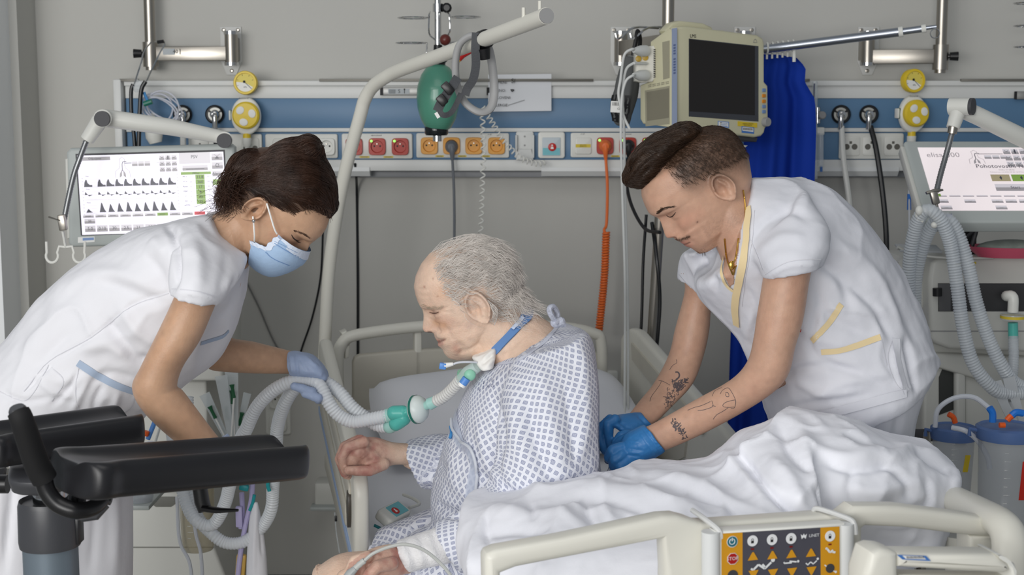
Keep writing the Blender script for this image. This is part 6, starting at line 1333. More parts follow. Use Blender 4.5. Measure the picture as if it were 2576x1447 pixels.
# ------------------------------------------------------------------ things on the bed
t = thing('call_handset', 'white call handset with turquoise and red button lying on the mattress', 'handset', P(995, 1295, 3.15))
x = (P(1035, 1272, 3.2)-P(962, 1310, 3.1)); Fh = frame(P(1000, 1292, 3.15), x, (0, 0, 1)); Fh = Matrix((x.normalized(), Vector((0, 0, 1)).cross(x).normalized(), Vector((0, 0, 1)))).transposed().to_4x4() @ Matrix.Rotation(R_(30), 4, 'X'); Fh.translation = P(994, 1284, 3.14)
b = MB(); b.at(Fh); b.prism(rrect(.085, .046, .01), -.024, 0, .006, 3); b.build('handset_shell', M_white, t)
b = MB(); b.at(Fh); b.prism(rrect(.05, .034, .002, cx=.008), 0, .001); o = b.build('turquoise_field', mat('turquoise'), t, smooth=0)
b = MB(); b.at(Fh); b.prism([(-.002+.010*math.cos(a), -.002+.010*math.sin(a)) for a in np.linspace(0, 6.28, 20)[:-1]], .001, .002); b.build('red_button', mat('red_button'), o, smooth=0)
b = MB(); b.at(Fh); b.disc(-.002, .002, .0022, .0022); b.poly([(-.006, -.007), (.002, -.007), (0, 0), (-.004, 0)], .0022); b.build('nurse_symbol', M_label, o, smooth=0)
b = MB(); b.tube([P(1030, 1278, 3.2), P(1055, 1268, 3.25), P(1040, 1255, 3.3), P(1015, 1245, 3.35)], .004, 8, sm=6); b.build('cable', M_white, t)
b = MB(); b.at(frame(P(950, 1326, 3.1), (1, 0, -.5), (0, 0, 1))); b.box((0, 0, 0), (.018, .004, .012), .001); o = b.build('teal_tab', mat('teal', (20, 128, 138), .5)); o['label'] = 'small teal tab sticking out beside the gown on the mattress'; o['category'] = 'tab'
t = thing('pulse_sensor_cable', 'grey pulse sensor cable looping over the bandaged hand', 'cable', P(1000, 1380, 2.55))
b = MB(); b.tube([P(*q) for q in [(915, 1412, 2.53), (940, 1392, 2.53), (980, 1376, 2.535), (1020, 1370, 2.54), (1062, 1382, 2.545), (1100, 1410, 2.55), (1135, 1450, 2.55), (1150, 1490, 2.55)]], .0032, 8, sm=6); b.build('cable', mat('cable_grey', (190, 192, 188), .45), t)
hose('strain_relief', [(917, 1410, 2.53), (905, 1420, 2.53), (892, 1432, 2.53)], .0058, t, m=mat('cable_grey')); b = MB(); b.tube([P(895, 1430, 2.53), P(882, 1442, 2.53), P(870, 1460, 2.53)], [.008, .012, .013], 12, flat=.7); b.build('sensor_clip', mat('sensor_grey', (176, 180, 180), .45), t)
b = MB(); b.at(frame(P(1020, 1440, 2.66), (1, 0, -.15), (0, .4, 1))); b.box((0, 0, 0), (.05, .03, .004), .001); o = b.build('folded_pad', M_label); o['label'] = 'small folded white pad under the bandaged wrist'; o['category'] = 'pad'
# ------------------------------------------------------------------ lifting pole with hand loop, resuscitation bag
t = thing('lifting_pole', 'white bent lifting pole rising from the head of the bed', 'lifting pole', P(818, 1000, 4.0))
pp = [(812, 1000, 4.02), (818, 850, 4.01), (830, 660, 4.0), (862, 460, 3.96), (905, 295, 3.91), (918, 250, 3.895), (938, 218, 3.87), (970, 194, 3.82), (1012, 174, 3.75), (1150, 124, 3.5), (1290, 72, 3.22), (1374, 40, 3.05)]
b = MB(); b.tube([P(*q) for q in pp], .0178, 20, sm=6); b.build('pole_tube', mat('pole_cream', (224, 222, 212), .35), t)
b = MB(); e, d = P(1374, 40, 3.05), (P(1374, 40, 3.05)-P(1290, 72, 3.22)).normalized(); b.tube([e, e+d*.004], .0165, 20); b.build('end_cap', M_grey, t)
for px, py in ((1317, 50), (1358, 33)):
    b = MB(); c = P(px, py, 3.14); b.tube([c, c+Vector((0, 0, .026))], .0042, 10); b.build('stop_pin', M_bed, t)
t = thing('hand_loop', 'grey rubber hand loop on a black strap hanging from the lifting pole', 'handle', P(1200, 180, 3.42))
b = MB(); b.tube([P(*q) for q in [(1208, 92, 3.38), (1180, 92, 3.38), (1155, 115, 3.39), (1146, 160, 3.4), (1150, 215, 3.41), (1170, 258, 3.42), (1205, 282, 3.42), (1232, 274, 3.43), (1243, 240, 3.44), (1241, 190, 3.44), (1234, 140, 3.43), (1226, 112, 3.42)]], .0105, 12, sm=6, flat=.8); b.build('loop_tube', mat('loop_grey', (166, 166, 166), .5), t)
def strap(name, pts, w, m, parent, th=.0015):
    p = spline([P(*q) for q in pts], 6); vs = []; fs = []
    for i, c in enumerate(p):
        tn = (p[min(i+1, len(p)-1)]-p[max(i-1, 0)]).normalized(); s = tn.cross(Vector((0, -1, 0)))
        s = (s.normalized() if s.length > .05 else Vector((1, 0, 0)))*w/2; n = s.cross(tn).normalized()*th
        vs += [c-s-n, c-s+n, c+s+n, c+s-n]
    for i in range(len(p)-1):
        for k in range(4): a, e = i*4+k, i*4+(k+1) % 4; fs.append((a, e, e+4, a+4))
    fs += [(3, 2, 1, 0), tuple(len(vs)-4+k for k in range(4))]; b = MB(); b.add(vs, fs); return b.build(name, m, parent)
M_strap = mat('strap_grey', (74, 76, 80), .7, bump=(300, .3))
b = MB(); c = P(1216, 100, 3.38); d = (P(1290, 72, 3.22)-P(1150, 124, 3.5)).normalized(); b.tube([c-d*.02, c-d*.015, c+d*.015, c+d*.02], [.021, .0225, .0225, .021], 20); b.tube([c+Vector((0, -.01, -.02)), c+Vector((.004, -.005, -.045))], [.016, .012], 14); b.build('strap_sleeve', M_black, t)
strap('strap', [(1198, 82, 3.36), (1196, 120, 3.36), (1197, 165, 3.37), (1190, 200, 3.38), (1176, 222, 3.39), (1170, 240, 3.39)], .02, M_strap, t); strap('strap', [(1152, 195, 3.38), (1138, 216, 3.37), (1122, 240, 3.37), (1108, 262, 3.37), (1100, 280, 3.37)], .022, M_strap, t)
strap('strap', [(1102, 276, 3.37), (1116, 290, 3.37), (1134, 284, 3.38), (1148, 262, 3.39), (1160, 235, 3.39)], .013, M_strap, t)
for px, py, w, h in ((1126, 222, .030, .02), (1112, 252, .026, .02)):
    b = MB(); b.at(frame(P(px, py, 3.36), (1, 0, .9), (0, 0, 1))); b.box((0, 0, 0), (h, w, .008), .003); b.build('buckle', M_blackg, t)
b = MB(); b.at(frame(P(1100, 290, 3.365), (1, 0, .6), (0, 0, 1))); b.box((0, 0, 0), (.008, .014, .001)); b.build('strap_label', M_label, t)
t = thing('resuscitation_bag', 'green resuscitation bag hanging upside down from the pole behind', 'breathing bag', P(1103, 250, 4.1))
b = MB(); b.at(frame(P(1103, 247, 4.12), (1, 0, 0), (0, 1, 0))); F0 = Matrix.Identity(4); F0.translation = P(1102, 247, 4.12)
b.at(F0); b.lathe([(.018, -.096), (.036, -.085), (.050, -.06), (.0585, -.03), (.0615, .0), (.060, .022), (.0602, .024), (.057, .04), (.048, .066), (.034, .086), (.018, .096)], 36); b.build('bag_body', mat('bag_green', (82, 146, 124), .35, var=(6, .06), coat=.3), t)
b = MB(); F0.translation = P(1102, 158, 4.12); b.at(F0); b.lathe([(.02, -.02), (.021, .0), (.026, .004), (.026, .014), (.014, .02), (.012, .05)], 24); b.build('top_valve', M_blackg, t)
b = MB(); b.ell(P(1120, 100, 4.11), (.016, .016, .016)); b.build('valve_knob', mat('dark_red', (96, 40, 34), .35), t)
b = MB(); F0.translation = P(1098, 330, 4.12); b.at(F0); b.lathe([(.0, -.012), (.03, -.012), (.034, -.006), (.034, .012), (.03, .018), (0, .018)], 28); b.build('neck_ring', mat('ring_black', (26, 30, 32), .15), t)
b = MB(); F0.translation = P(1100, 345, 4.11); b.at(F0); b.lathe([(.013, -.012), (.013, .004), (.011, .006)], 20); b.build('outlet', M_chrome, t)
b = MB(); b.tube([P(1155, 150, 4.1), P(1165, 140, 4.1), P(1185, 128, 4.1)], .007, 8); b.build('red_tag', mat('tag_red', (180, 24, 24), .5), t); b = MB(); b.tube([P(1148, 160, 4.1), P(1160, 148, 4.1), P(1172, 132, 4.1)], .004, 8); b.build('yellow_tie', M_gy, t); b = MB(); c = P(1102, 125, 4.12); b.tube([c, Vector((c.x, 4.31, c.z+.015))], .004, 8); b.build('hang_hook', M_chrome, t)
# coiled cables, plugs, cords
def coil(b, pts, R, r, pitch):
    p = np.array([tuple(q) for q in spline([P(*q) for q in pts], 20)]); s = np.concatenate([[0], np.cumsum(np.linalg.norm(np.diff(p, axis=0), axis=1))]); n = int(s[-1]/pitch*12); t_ = np.linspace(0, s[-1], n); q = np.stack([np.interp(t_, s, p[:, k]) for k in range(3)], 1); T = np.gradient(q, axis=0); T /= np.linalg.norm(T, axis=1)[:, None]
    U = np.cross(T, (0, 1, 0)); U /= np.linalg.norm(U, axis=1)[:, None]; W = np.cross(T, U); a = t_/pitch*2*math.pi; v = q+R*(U*np.cos(a)[:, None]+W*np.sin(a)[:, None]); b.tube([Vector(x) for x in v], r, 6)
b = MB(); coil(b, [(1213, 268, 4.25), (1216, 380, 4.25), (1213, 480, 4.25), (1208, 620, 4.25)], .0068, .0022, .0225); o = b.build('coiled_cable', M_white); o['label'] = 'white coiled cable falling straight down behind the old man'; o['category'] = 'cable'
b = MB(); coil(b, [(1214, 270, 4.27), (1240, 312, 4.28), (1270, 358, 4.29), (1310, 398, 4.32), (1350, 412, 4.34), (1372, 408, 4.36)], .0078, .0018, .0145); o = b.build('coiled_cable', M_white); o['label'] = 'white coiled cable running slantwise past the yellow sockets'; o['category'] = 'cable'
def plug(px, py, m, name, lab, pts, r):
    t = thing(name, lab, 'power cord', P(px, py, PY-.02)); b = MB(); b.at(wallf(px, py, PY-.012)); b.lathe([(.0195, 0), (.0195, .012), (.017, .02), (.01, .03), (0, .032)], 20); b.M = Matrix.Identity(4); b.tube([P(px, py, PY-.034), P(px+1, py+12, PY-.036), P(px+2, py+34, PY-.03)], [.011, .009, .005], 10, sm=4); b.build('plug', m, t)
    b = MB(); b.tube([P(*q) for q in pts], r, 8, sm=8); b.build('cable', m, t); return t
plug(1136, 369, mat('plug_grey', (108, 112, 118), .5), 'power_cord', 'grey power cord plugged into a yellow socket', [(1138, 400, 4.37), (1142, 480, 4.36), (1143, 590, 4.36), (1140, 760, 4.36)], .0042)
M_org = mat('orange_cable', (228, 112, 50), .45)
t = plug(1522, 367, M_org, 'power_cord', 'orange power cord with coiled lower half in the red socket', [(1524, 400, 4.37), (1528, 470, 4.36), (1526, 560, 4.35), (1520, 578, 4.34), (1524, 590, 4.34)], .0045)
b = MB(); coil(b, [(1525, 585, 4.34), (1520, 700, 4.33), (1505, 850, 4.32)], .009, .0038, .0082); b.build('coiled_section', M_org, t)
plug(1580, 367, M_black, 'power_cord', 'black power cord in the red socket looping behind the young man', [(1578, 400, 4.36), (1576, 460, 4.3), (1590, 520, 4.2), (1622, 575, 4.1), (1660, 585, 4.0)], .0052)
cord('cord', 'black cord hanging down the wall left of the headboard', 'cord', [(893, 412, 4.396), (896, 440, 4.42), (898, 500, 4.494), (900, 700, 4.494), (900, 900, 4.494)], .0042, M_bhose)
cord('cord', 'thin black cord on the wall between the masked woman and the lifting pole', 'cord', [(816, 440, 4.494), (812, 590, 4.496), (806, 700, 4.496), (785, 800, 4.496), (757, 884, 4.496), (740, 960, 4.496)], .003, M_bhose)
cord('cord', 'thin grey cord slanting down the wall below the mask', 'cord', [(610, 690, 4.496), (650, 770, 4.496), (695, 870, 4.496), (760, 960, 4.496), (800, 1010, 4.496)], .0025, mat('cord_grey', (120, 120, 118), .5))
cord('cord', 'black cord behind the forearm of the young man', 'cord', [(1626, 540, 4.15), (1618, 660, 4.15), (1614, 800, 4.12), (1604, 970, 4.1)], .0045, M_bhose)
cord('cord', 'black cord along the steel stand behind the young man', 'cord', [(1640, 560, 4.1), (1652, 650, 4.05), (1660, 760, 4.05), (1650, 900, 4.05)], .0055, M_bhose)
t = thing('infusion_stand', 'steel infusion stand leaning behind the arms of the young man', 'stand', P(1632, 970, 4.12)); b = MB(); b.tube([P(1664, 480, 4.08), P(1632, 972, 4.12)], .0145, 18); b.build('stand_tube', M_metal, t); b = MB(); c = P(1632, 968, 4.12); b.tube([c, c-Vector((0, 0, .006))], .0175, 18); b.tube([c-Vector((0,0,.006)), Vector((c.x, c.y, .0))], .010, 12); b.build('stand_foot', M_chrome, t)
b = MB(); b.tube([P(1632, 1000, 4.12), Vector((P(1632, 968, 4.12).x, 4.12, .02))], .012, 10)
# ------------------------------------------------------------------ monitor
FMo = P(1700, 72, 3.74); mx_ = Vector((.27, .2, 0)).normalized(); FM = frame(FMo, mx_, (0, 0, 1)); sd_ = -FM.col[2].to_3d()
mo = thing('patient_monitor', 'beige patient monitor with blank dark screen on the wall arm', 'monitor', pb(FM, 1800, 330, -.06))
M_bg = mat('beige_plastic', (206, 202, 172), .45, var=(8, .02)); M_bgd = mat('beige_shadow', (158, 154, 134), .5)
b = MB(); trace(b, [(1700, 76), (1706, 68), (1728, 66), (1906, 88), (1920, 96), (1924, 108), (1924, 206), (1933, 216), (1934, 312), (1926, 324), (1924, 334), (1916, 343), (1900, 346), (1712, 324), (1702, 318)], FM, .035, .007); b.build('front_housing', M_bg, mo)
b = MB(); trace(b, [(1704, 76), (1722, 56), (1742, 50), (1800, 56), (1822, 66), (1830, 86), (1815, 100), (1715, 90)], FM, .03, .006); o = b.build('carry_handle', M_bg, mo); o.location -= FM.col[2].to_3d()*.045
def fl(k): G = FM.copy(); G.translation = FM.translation+FM.col[2].to_3d()*k; return G
b = MB(); trace(b, [(1733, 97), (1908, 116), (1908, 306), (1733, 293)], fl(.0008), .0006); bz = b.build('screen_bezel', mat('bezel_grey', (64, 66, 72), .4), mo, smooth=0)
b = MB(); trace(b, [(1735, 99), (1899, 117), (1899, 290), (1735, 280)], fl(.0016), .0005); b.build('screen', mat('dead_screen', (34, 30, 28), .16), mo, smooth=0)
def ftext(F, px, py, s_, size, m, par, name, k=.0012): 
    b = MB(); x, y = loc2(F, px, py); G = F @ Matrix.Translation((x, y, k)); b.at(G); b.text(s_, 0, 0, size); return b.build(name, m, par, smooth=0)
ftext(FM, 1743, 91, 'LMS', .013, M_ink, mo, 'model_mark')
b = MB(); x, y = loc2(FM, 1899, 103); b.at(FM @ Matrix.Translation((x, y, .001))); b.tube([(-.007, -.004, 0), (-.004, .003, 0), (0, .005, 0), (.004, .003, 0), (.007, -.004, 0), (-.007, -.004, 0)], .0007, 5); b.build('bell_mark', M_grey, mo)
for py, m in ((227, mat('key_blue', (112, 138, 180), .4)), (241, mat('key_orange', (206, 130, 30), .4)), (255, mat('key_orange')), (268, mat('key_blue')), (281, mat('key_blue'))):
    b = MB(); x, y = loc2(FM, 1921, py); b.at(FM @ Matrix.Translation((x, y, 0))); b.prism(rrect(.0125, .0095, .002), -.001, .003, .001); b.build('key', m, mo)
b = MB(); x, y = loc2(FM, 1923, 307); b.at(FM @ Matrix.Translation((x, y, 0))); b.lathe([(.0125, 0), (.0125, .012), (.011, .015), (0, .015)], 24); b.build('dial_knob', M_grey, mo)
for (x0, y0, x1, y1, m, nm) in ((1806, 304, 1834, 320, mat('label_blue', (120, 150, 200), .5), 'service_label'), (1856, 305, 1905, 317, mat('label_yellow', (218, 190, 52), .5), 'yellow_label'), (1866, 317, 1897, 334, mat('sticker_blue'), 'barcode_label')):
    b = MB(); trace(b, [(x0, y0), (x1, y0+(x1-x0)*.09), (x1, y1+(x1-x0)*.09), (x0, y1)], fl(.0012), .0006); o = b.build(nm, m, mo, smooth=0)
    b = MB(); 
    if nm == 'barcode_label':
        trace(b, [(x0+2, y0+2), (x1-2, y0+5), (x1-2, y1-2), (x0+2, y1-5)], fl(.0018), .0003); b.build('label_field', M_label, o, smooth=0); b = MB()
        for k in range(9): trace(b, [(x0+4+k*2.7, y0+4+k*.2), (x0+5.3+k*2.7, y0+4+k*.2), (x0+5.3+k*2.7, y1-7+k*.2), (x0+4+k*2.7, y1-7+k*.2)], fl(.0022), .0002)
        b.build('barcode', M_ink, o, smooth=0)
    elif nm == 'service_label':
        trace(b, [(x0+2, y0+2), (x1-2, y0+4.5), (x1-2, y1-.5), (x0+2, y1-3)], fl(.0018), .0003); b.build('label_field', M_label, o, smooth=0); b = MB()
        for k in range(3): trace(b, [(x0+9, y0+4.5+k*3.6), (x1-4, y0+6+k*3.6), (x1-4, y0+7.4+k*3.6), (x0+9, y0+5.9+k*3.6)], fl(.0022), .0002)
        b.build('label_lines', mat('label_blue'), o, smooth=0); ftext(FM, x0+6, y0+8, 'T', .012, M_ink, o, 'label_mark', .0022)
    else: ftext(FM, (x0+x1)/2, (y0+y1)/2+2.5, 'VYŘAZENO Z PROVOZU\nPOUZE MONITOR', .0038, M_ink, o, 'label_print', .0018)
FS = Matrix((-sd_*0+Vector(sd_), Vector((0, 0, 1)), Vector(sd_).cross(Vector((0, 0, 1))))).transposed().to_4x4(); FS.translation = FMo
if FS.col[2].to_3d().dot(Vector((0, 0, CAMZ))-FMo) < 0: FS = FS @ Matrix.Rotation(math.pi, 4, 'Y')
b = MB(); trace(b, [(1700, 76), (1700, 322), (1624, 312), (1617, 300), (1617, 214), (1640, 205), (1643, 104), (1690, 70)], FS, .2, .005); o = b.build('rear_housing', M_bg, mo); o.location += FM.col[2].to_3d()*-.012
def fsl(k): G = FS.copy(); G.translation = FS.translation+FS.col[2].to_3d()*k+sd_*.012; return G
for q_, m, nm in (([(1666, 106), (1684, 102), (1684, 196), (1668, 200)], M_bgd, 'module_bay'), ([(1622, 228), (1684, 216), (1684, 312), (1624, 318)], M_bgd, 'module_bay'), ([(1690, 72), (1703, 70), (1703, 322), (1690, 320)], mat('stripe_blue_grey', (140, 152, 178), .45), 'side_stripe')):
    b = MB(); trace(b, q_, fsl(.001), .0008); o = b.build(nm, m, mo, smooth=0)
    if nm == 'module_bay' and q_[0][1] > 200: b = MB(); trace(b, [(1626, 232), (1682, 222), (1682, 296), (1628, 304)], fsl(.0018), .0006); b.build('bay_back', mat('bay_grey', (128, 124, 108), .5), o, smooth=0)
b = MB()
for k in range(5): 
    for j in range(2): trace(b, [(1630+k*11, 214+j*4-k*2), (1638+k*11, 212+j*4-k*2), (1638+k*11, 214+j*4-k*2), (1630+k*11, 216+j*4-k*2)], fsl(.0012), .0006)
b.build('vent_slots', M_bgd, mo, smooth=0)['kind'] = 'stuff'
b = MB()
for k in range(11):
    if k != 4: trace(b, [(1694, 112+k*7), (1699, 111+k*7), (1699, 115+k*7), (1694, 116+k*7)], fsl(.0022), .0004)
b.build('stripe_slots', mat('slot_blue', (86, 100, 140), .5), mo, smooth=0)['kind'] = 'stuff'
# module with plugs
FX = frame(P(1618, 160, 3.80), (1, 0, 0), (0, 0, 1)); 
b = MB(); trace(b, [(1598, 122), (1646, 114), (1650, 122), (1650, 196), (1642, 206), (1616, 208), (1598, 204)], FX, .06, .006); md = b.build('measuring_module', M_cream, mo)
for px, py, r_ in ((1606, 148, .008), (1623, 145, .008)):
    b = MB(); x, y = loc2(FX, px, py); b.at(FX @ Matrix.Translation((x, y, 0))); b.lathe([(r_, 0), (r_, .004), (r_*.6, .005)], 16); b.build('yellow_port', mat('port_yellow', (196, 160, 60), .4), md)
b = MB()
for k in range(16): trace(b, [(1644, 124+k*4.6), (1649, 123+k*4.6), (1649, 125.3+k*4.6), (1644, 126.3+k*4.6)], frame(P(1618, 160, 3.798), (1, 0, 0), (0, 0, 1)), .0006)
b.build('module_vents', M_ink, md, smooth=0)['kind'] = 'stuff'
M_cab = mat('cable_white', (206, 208, 206), .45)
for k, (px, py, end) in enumerate(((1612, 128, [(1590, 124, 3.74), (1570, 140, 3.74), (1561, 200, 3.75), (1556, 240, 3.75), (1568, 290, 3.75), (1584, 325, 3.75)]), (1614, 160, [(1592, 160, 3.76), (1574, 178, 3.76), (1566, 240, 3.77), (1570, 330, 3.78), (1572, 480, 3.8), (1578, 700, 3.82), (1580, 900, 3.84), (1578, 1180, 3.5)]), (1612, 190, [(1592, 190, 3.73), (1574, 205, 3.73), (1564, 250, 3.73), (1562, 340, 3.74), (1566, 500, 3.78), (1572, 700, 3.8), (1572, 900, 3.82), (1570, 1180, 3.5)]))):
    t = thing('sensor_cable', ('white sensor cable with fat plug at the top of the monitor module', 'white sensor cable in the middle of the monitor module', 'white sensor cable at the bottom of the monitor module')[k], 'cable', P(px, py, 3.78))
    b = MB(); c = P(px, py, 3.79); b.tube([P(px+12, py, 3.79), P(px-2, py, 3.77), P(px-18, py-1, 3.75)], [.015, .014, .006] if k != 1 else [.004, .004, .003], 14); b.build('plug', M_cab, t); b = MB(); b.tube([P(px-14, py-1, 3.755)]+[P(*q) for q in end], .0036, 8, sm=8); b.build('cable', M_cab, t)
b = MB(); trace(b, [(1788, 332), (1908, 346), (1904, 358), (1790, 346)], fl(-.012), .1, .004); b.build('underside', M_dark, mo)
b = MB(); trace(b, [(1800, 357), (1882, 366), (1876, 371), (1800, 366)], fl(-.02), .12, .002); b.build('base_plate', M_cream, mo)
# blood pressure cuff
t = thing('pressure_cuff', 'grey blood pressure cuff hanging on a wire hook beside the monitor', 'blood pressure cuff', P(1570, 240, 3.9))
b = MB(); loft(b, [(1568, 140, 1606, 146, 3.93, .02), (1556, 180, 1610, 190, 3.92, .026), (1546, 220, 1606, 235, 3.91, .03), (1537, 262, 1596, 272, 3.91, .03), (1540, 300, 1586, 308, 3.91, .024), (1550, 316, 1578, 318, 3.91, .014)], sub=6); m_ = fuse(b, .004, 3); folds(m_, [([(1566, 170), (1556, 250), (1552, 310)], -.006, 6), ([(1590, 170), (1580, 250), (1570, 310)], .005, 7)], noise=[(20, .002, 4, (1, 1, 1))]); place('cuff_fabric', m_, mat('cuff_grey', (92, 94, 94), .75), t)
bvc = bvh_of(m_ if False else t.children[0].data, wloc(t)+t.children[0].location)
b = MB(); ribbon(b, bvc, [(1546, 238), (1542, 270), (1548, 306)], .026, off=.003); ribbon(b, bvc, [(1580, 240), (1578, 275), (1568, 306)], .02, off=.003); b.build('cuff_lining', M_black, t, smooth=60)
b = MB(); b.at(frame(P(1552, 268, 3.875), (1, 0, -.05), (0, 0, 1))); b.rect(-.017, -.016, .017, .014); o = b.build('cuff_label', M_label, t, smooth=0); b = MB(); b.at(frame(P(1552, 266, 3.874), (1, 0, -.05), (0, 0, 1)))
for k in range(7): b.rect(-.012+k*.0035, 0, -.0105+k*.0035, .009)
b.text('CE', .006, -.008, .008); b.build('barcode', M_ink, o, smooth=0)
b = MB(); b.tube([P(1592, 140, 3.93), P(1600, 100, 3.93), P(1604, 78, 3.94), P(1610, 100, 3.95), P(1606, 140, 3.95)], .006, 8, sm=5); b.build('hanging_loop', M_black, t)
# ------------------------------------------------------------------ curtain and its rail
t = thing('curtain', 'royal blue curtain gathered at the end of its rail behind the young man', 'curtain', P(1950, 600, 4.2))
ys = np.array([136, 160, 205, 250, 330, 460, 700, 900, 1130, 1500, 2000]); lf = np.array([1922, 1905, 1895, 1885, 1876, 1864, 1845, 1836, 1828, 1820, 1815]); rt = np.array([2004, 2026, 2022, 2048, 2050, 2046, 2030, 2000, 1975, 1960, 1955])
nv, nu = 60, 64; vs = []; fs = []
for k in (0, 1):
    for i in range(nv+1):
        py = 136+(2000-136)*(i/nv)**1.4; l_, r__ = np.interp(py, ys, lf), np.interp(py, ys, rt)
        for j in range(nu+1):
            u = j/nu; am = min(1, .25+i/14)
            vs.append(P(l_+(r__-l_)*u, py+(10*u*u*(py < 200)), 4.16)+Vector((0, .022*am*math.sin(u*10+.5*math.sin(py*.004))+.006*am*math.sin(u*27+1)+k*.002, 0)))
m1 = (nv+1)*(nu+1)
for k in (0, 1):
    for i in range(nv):
        for j in range(nu): a = k*m1+i*(nu+1)+j; f = (a, a+nu+1, a+nu+2, a+1); fs.append(f if k == 0 else f[::-1])
b = MB(); b.add(vs, fs); b.build('curtain_cloth', mat('curtain_blue', (20, 56, 158), .8, bump=(500, .2), spec=.2), t, smooth=80)
for k in range(6):
    b = MB(); c = P(1930+k*13, 122-k*1.4, 4.13); b.at(frame(c, (0, 1, 0), (0, 0, 1))); b.ring(.0155, .003, 20, 6); b.M = Matrix.Identity(4); b.tube([c-Vector((0, 0, .014)), c-Vector((0, 0, .03))], .003, 6); b.build('curtain_ring', M_white, t)
b = MB(); c = P(1998, 136, 4.12); b.tube([c+Vector((0, 0, .012)), c-Vector((0, 0, .022))], .005, 8); b.build('end_clip', M_white, t)
t = thing('curtain_rail', 'silver telescopic curtain rail reaching to the right hand pole', 'curtain rail', P(2140, 100, 4.1))
M_alu = mat('aluminium', (166, 172, 182), .3, .9)
b = MB(); b.tube([P(1922, 124, 4.13), P(2266, 80, 4.0)], .0125, 16); b.build('outer_tube', M_alu, t); b = MB(); b.tube([P(2266, 80, 4.0), P(2330, 71, 3.98)], .0095, 16); b.build('middle_tube', M_alu, t); b = MB(); b.tube([P(2326, 71, 3.98), P(2356, 67, 3.97)], .0055, 12); b.build('inner_tube', M_alu, t)
for px, py in ((2266, 80), (2324, 72)): b = MB(); d = (P(2330, 71, 3.98)-P(2266, 80, 4.0)).normalized(); c = P(px, py, 4.0 if px < 2300 else 3.982); b.tube([c-d*.006, c+d*.006], .0145 if px < 2300 else .0115, 16); b.build('tube_collar', M_white, t)
b = MB(); b.at(frame(P(2352, 84, 3.965), (1, 0, 0), (0, 0, 1))); b.ring(.0125, .0016, 24, 6); b.build('end_ring', M_chrome, t)
# flow meter on the wall unit
t = thing('flow_meter', 'clear tubular flow meter hanging at the edge of the blue curtain', 'flow meter', P(2058, 300, 4.34))
b = MB(); b.tube([P(2050, 205, 4.34), P(2050, 450, 4.34)], .008, 12); b.build('clear_column', M_clear, t); b = MB(); b.tube([P(2056, 270, 4.34), P(2056, 310, 4.34)], .009, 12); b.tube([P(2049, 210, 4.33), P(2047, 290, 4.33)], .003, 8); b.build('column_core', M_chrome, t)
b = MB(); b.at(wallf(2065, 290, 4.34)); b.lathe([(.012, 0), (.012, .02), (.009, .024)], 16); b.build('flow_knob', M_grey, t); b = MB(); b.at(wallf(2062, 330, 4.36)); b.box((0, 0, 0), (.024, .024, .03), .004); b.build('meter_block', M_white, t); b = MB(); c = P(2056, 290, 4.345); b.tube([c, Vector((c.x, PY+.003, c.z))], .008, 10); b.build('meter_probe', M_grey, t)
b = MB(); b.tube([P(2064, 335, 4.34), P(2064, 420, 4.34)], .0095, 12); b.build('water_cup', M_clear, t); b = MB(); b.tube([P(2066, 418, 4.34), P(2066, 432, 4.34)], .004, 8); b.build('blue_tip', mat('tip_blue', (70, 120, 190), .4), t)
M_hose2 = mat('corrugated_hose_clear', (214, 220, 226), .3, alpha=.6)
# ------------------------------------------------------------------ ventilators: screens
M_scr = mat('screen_white', (226, 222, 236), .3, emit=.62); M_sg = mat('screen_grey', (150, 146, 150), .3, emit=.4); M_sgl = mat('screen_pale', (196, 192, 198), .3, emit=.5); M_sd = mat('screen_dark', (70, 70, 82), .3, emit=.2); M_sgn = mat('screen_green', (120, 152, 70), .3, emit=.45); M_srd = mat('screen_red', (190, 60, 70), .3, emit=.5); M_sol = mat('screen_olive', (156, 146, 116), .3, emit=.45); M_scp = mat('screen_pinkish', (228, 218, 220), .3, emit=.55)
class Canvas:
    def __init__(s, F, w, h, scr): s.F, s.w, s.h, s.scr, s.L = F, w, h, scr, {}
    def mb(s, m, z=1):
        if (m.name, z) not in s.L: s.L[(m.name, z)] = (MB(), m, z); s.L[(m.name, z)][0].at(s.F)
        return s.L[(m.name, z)][0]
    def rect(s, m, x0, y0, x1, y1, z=1): s.mb(m, z).rect(x0*s.w, -y1*s.h, x1*s.w, -y0*s.h, z*.0004)
    def poly(s, m, pts, z=1): s.mb(m, z).poly([(x*s.w, -y*s.h) for x, y in pts], z*.0004)
    def line(s, m, pts, w, z=2): s.mb(m, z).line([(x*s.w, -y*s.h) for x, y in pts], w*s.w, z*.0004)
    def text(s, m, t, x, y, size, z=3): s.mb(m, z).text(t, x*s.w, -y*s.h, size*s.h, z*.0004)
    def done(s):
        for (n, z), (b, m, _) in s.L.items(): b.build('screen_graphics', m, s.scr, smooth=0)['kind'] = 'stuff'
    def button(s, x0, y0, x1, y1, txt=None, m=None):
        s.rect(m or M_sgl, x0, y0, x1, y1, 1); s.rect(M_sg if m is None else m, x0, (y0+y1)/2, x1, y1, 2)
        if txt: s.text(M_sd, txt, (x0+x1)/2, (y0+y1)/2, min((y1-y0)*.7, .055), 3)
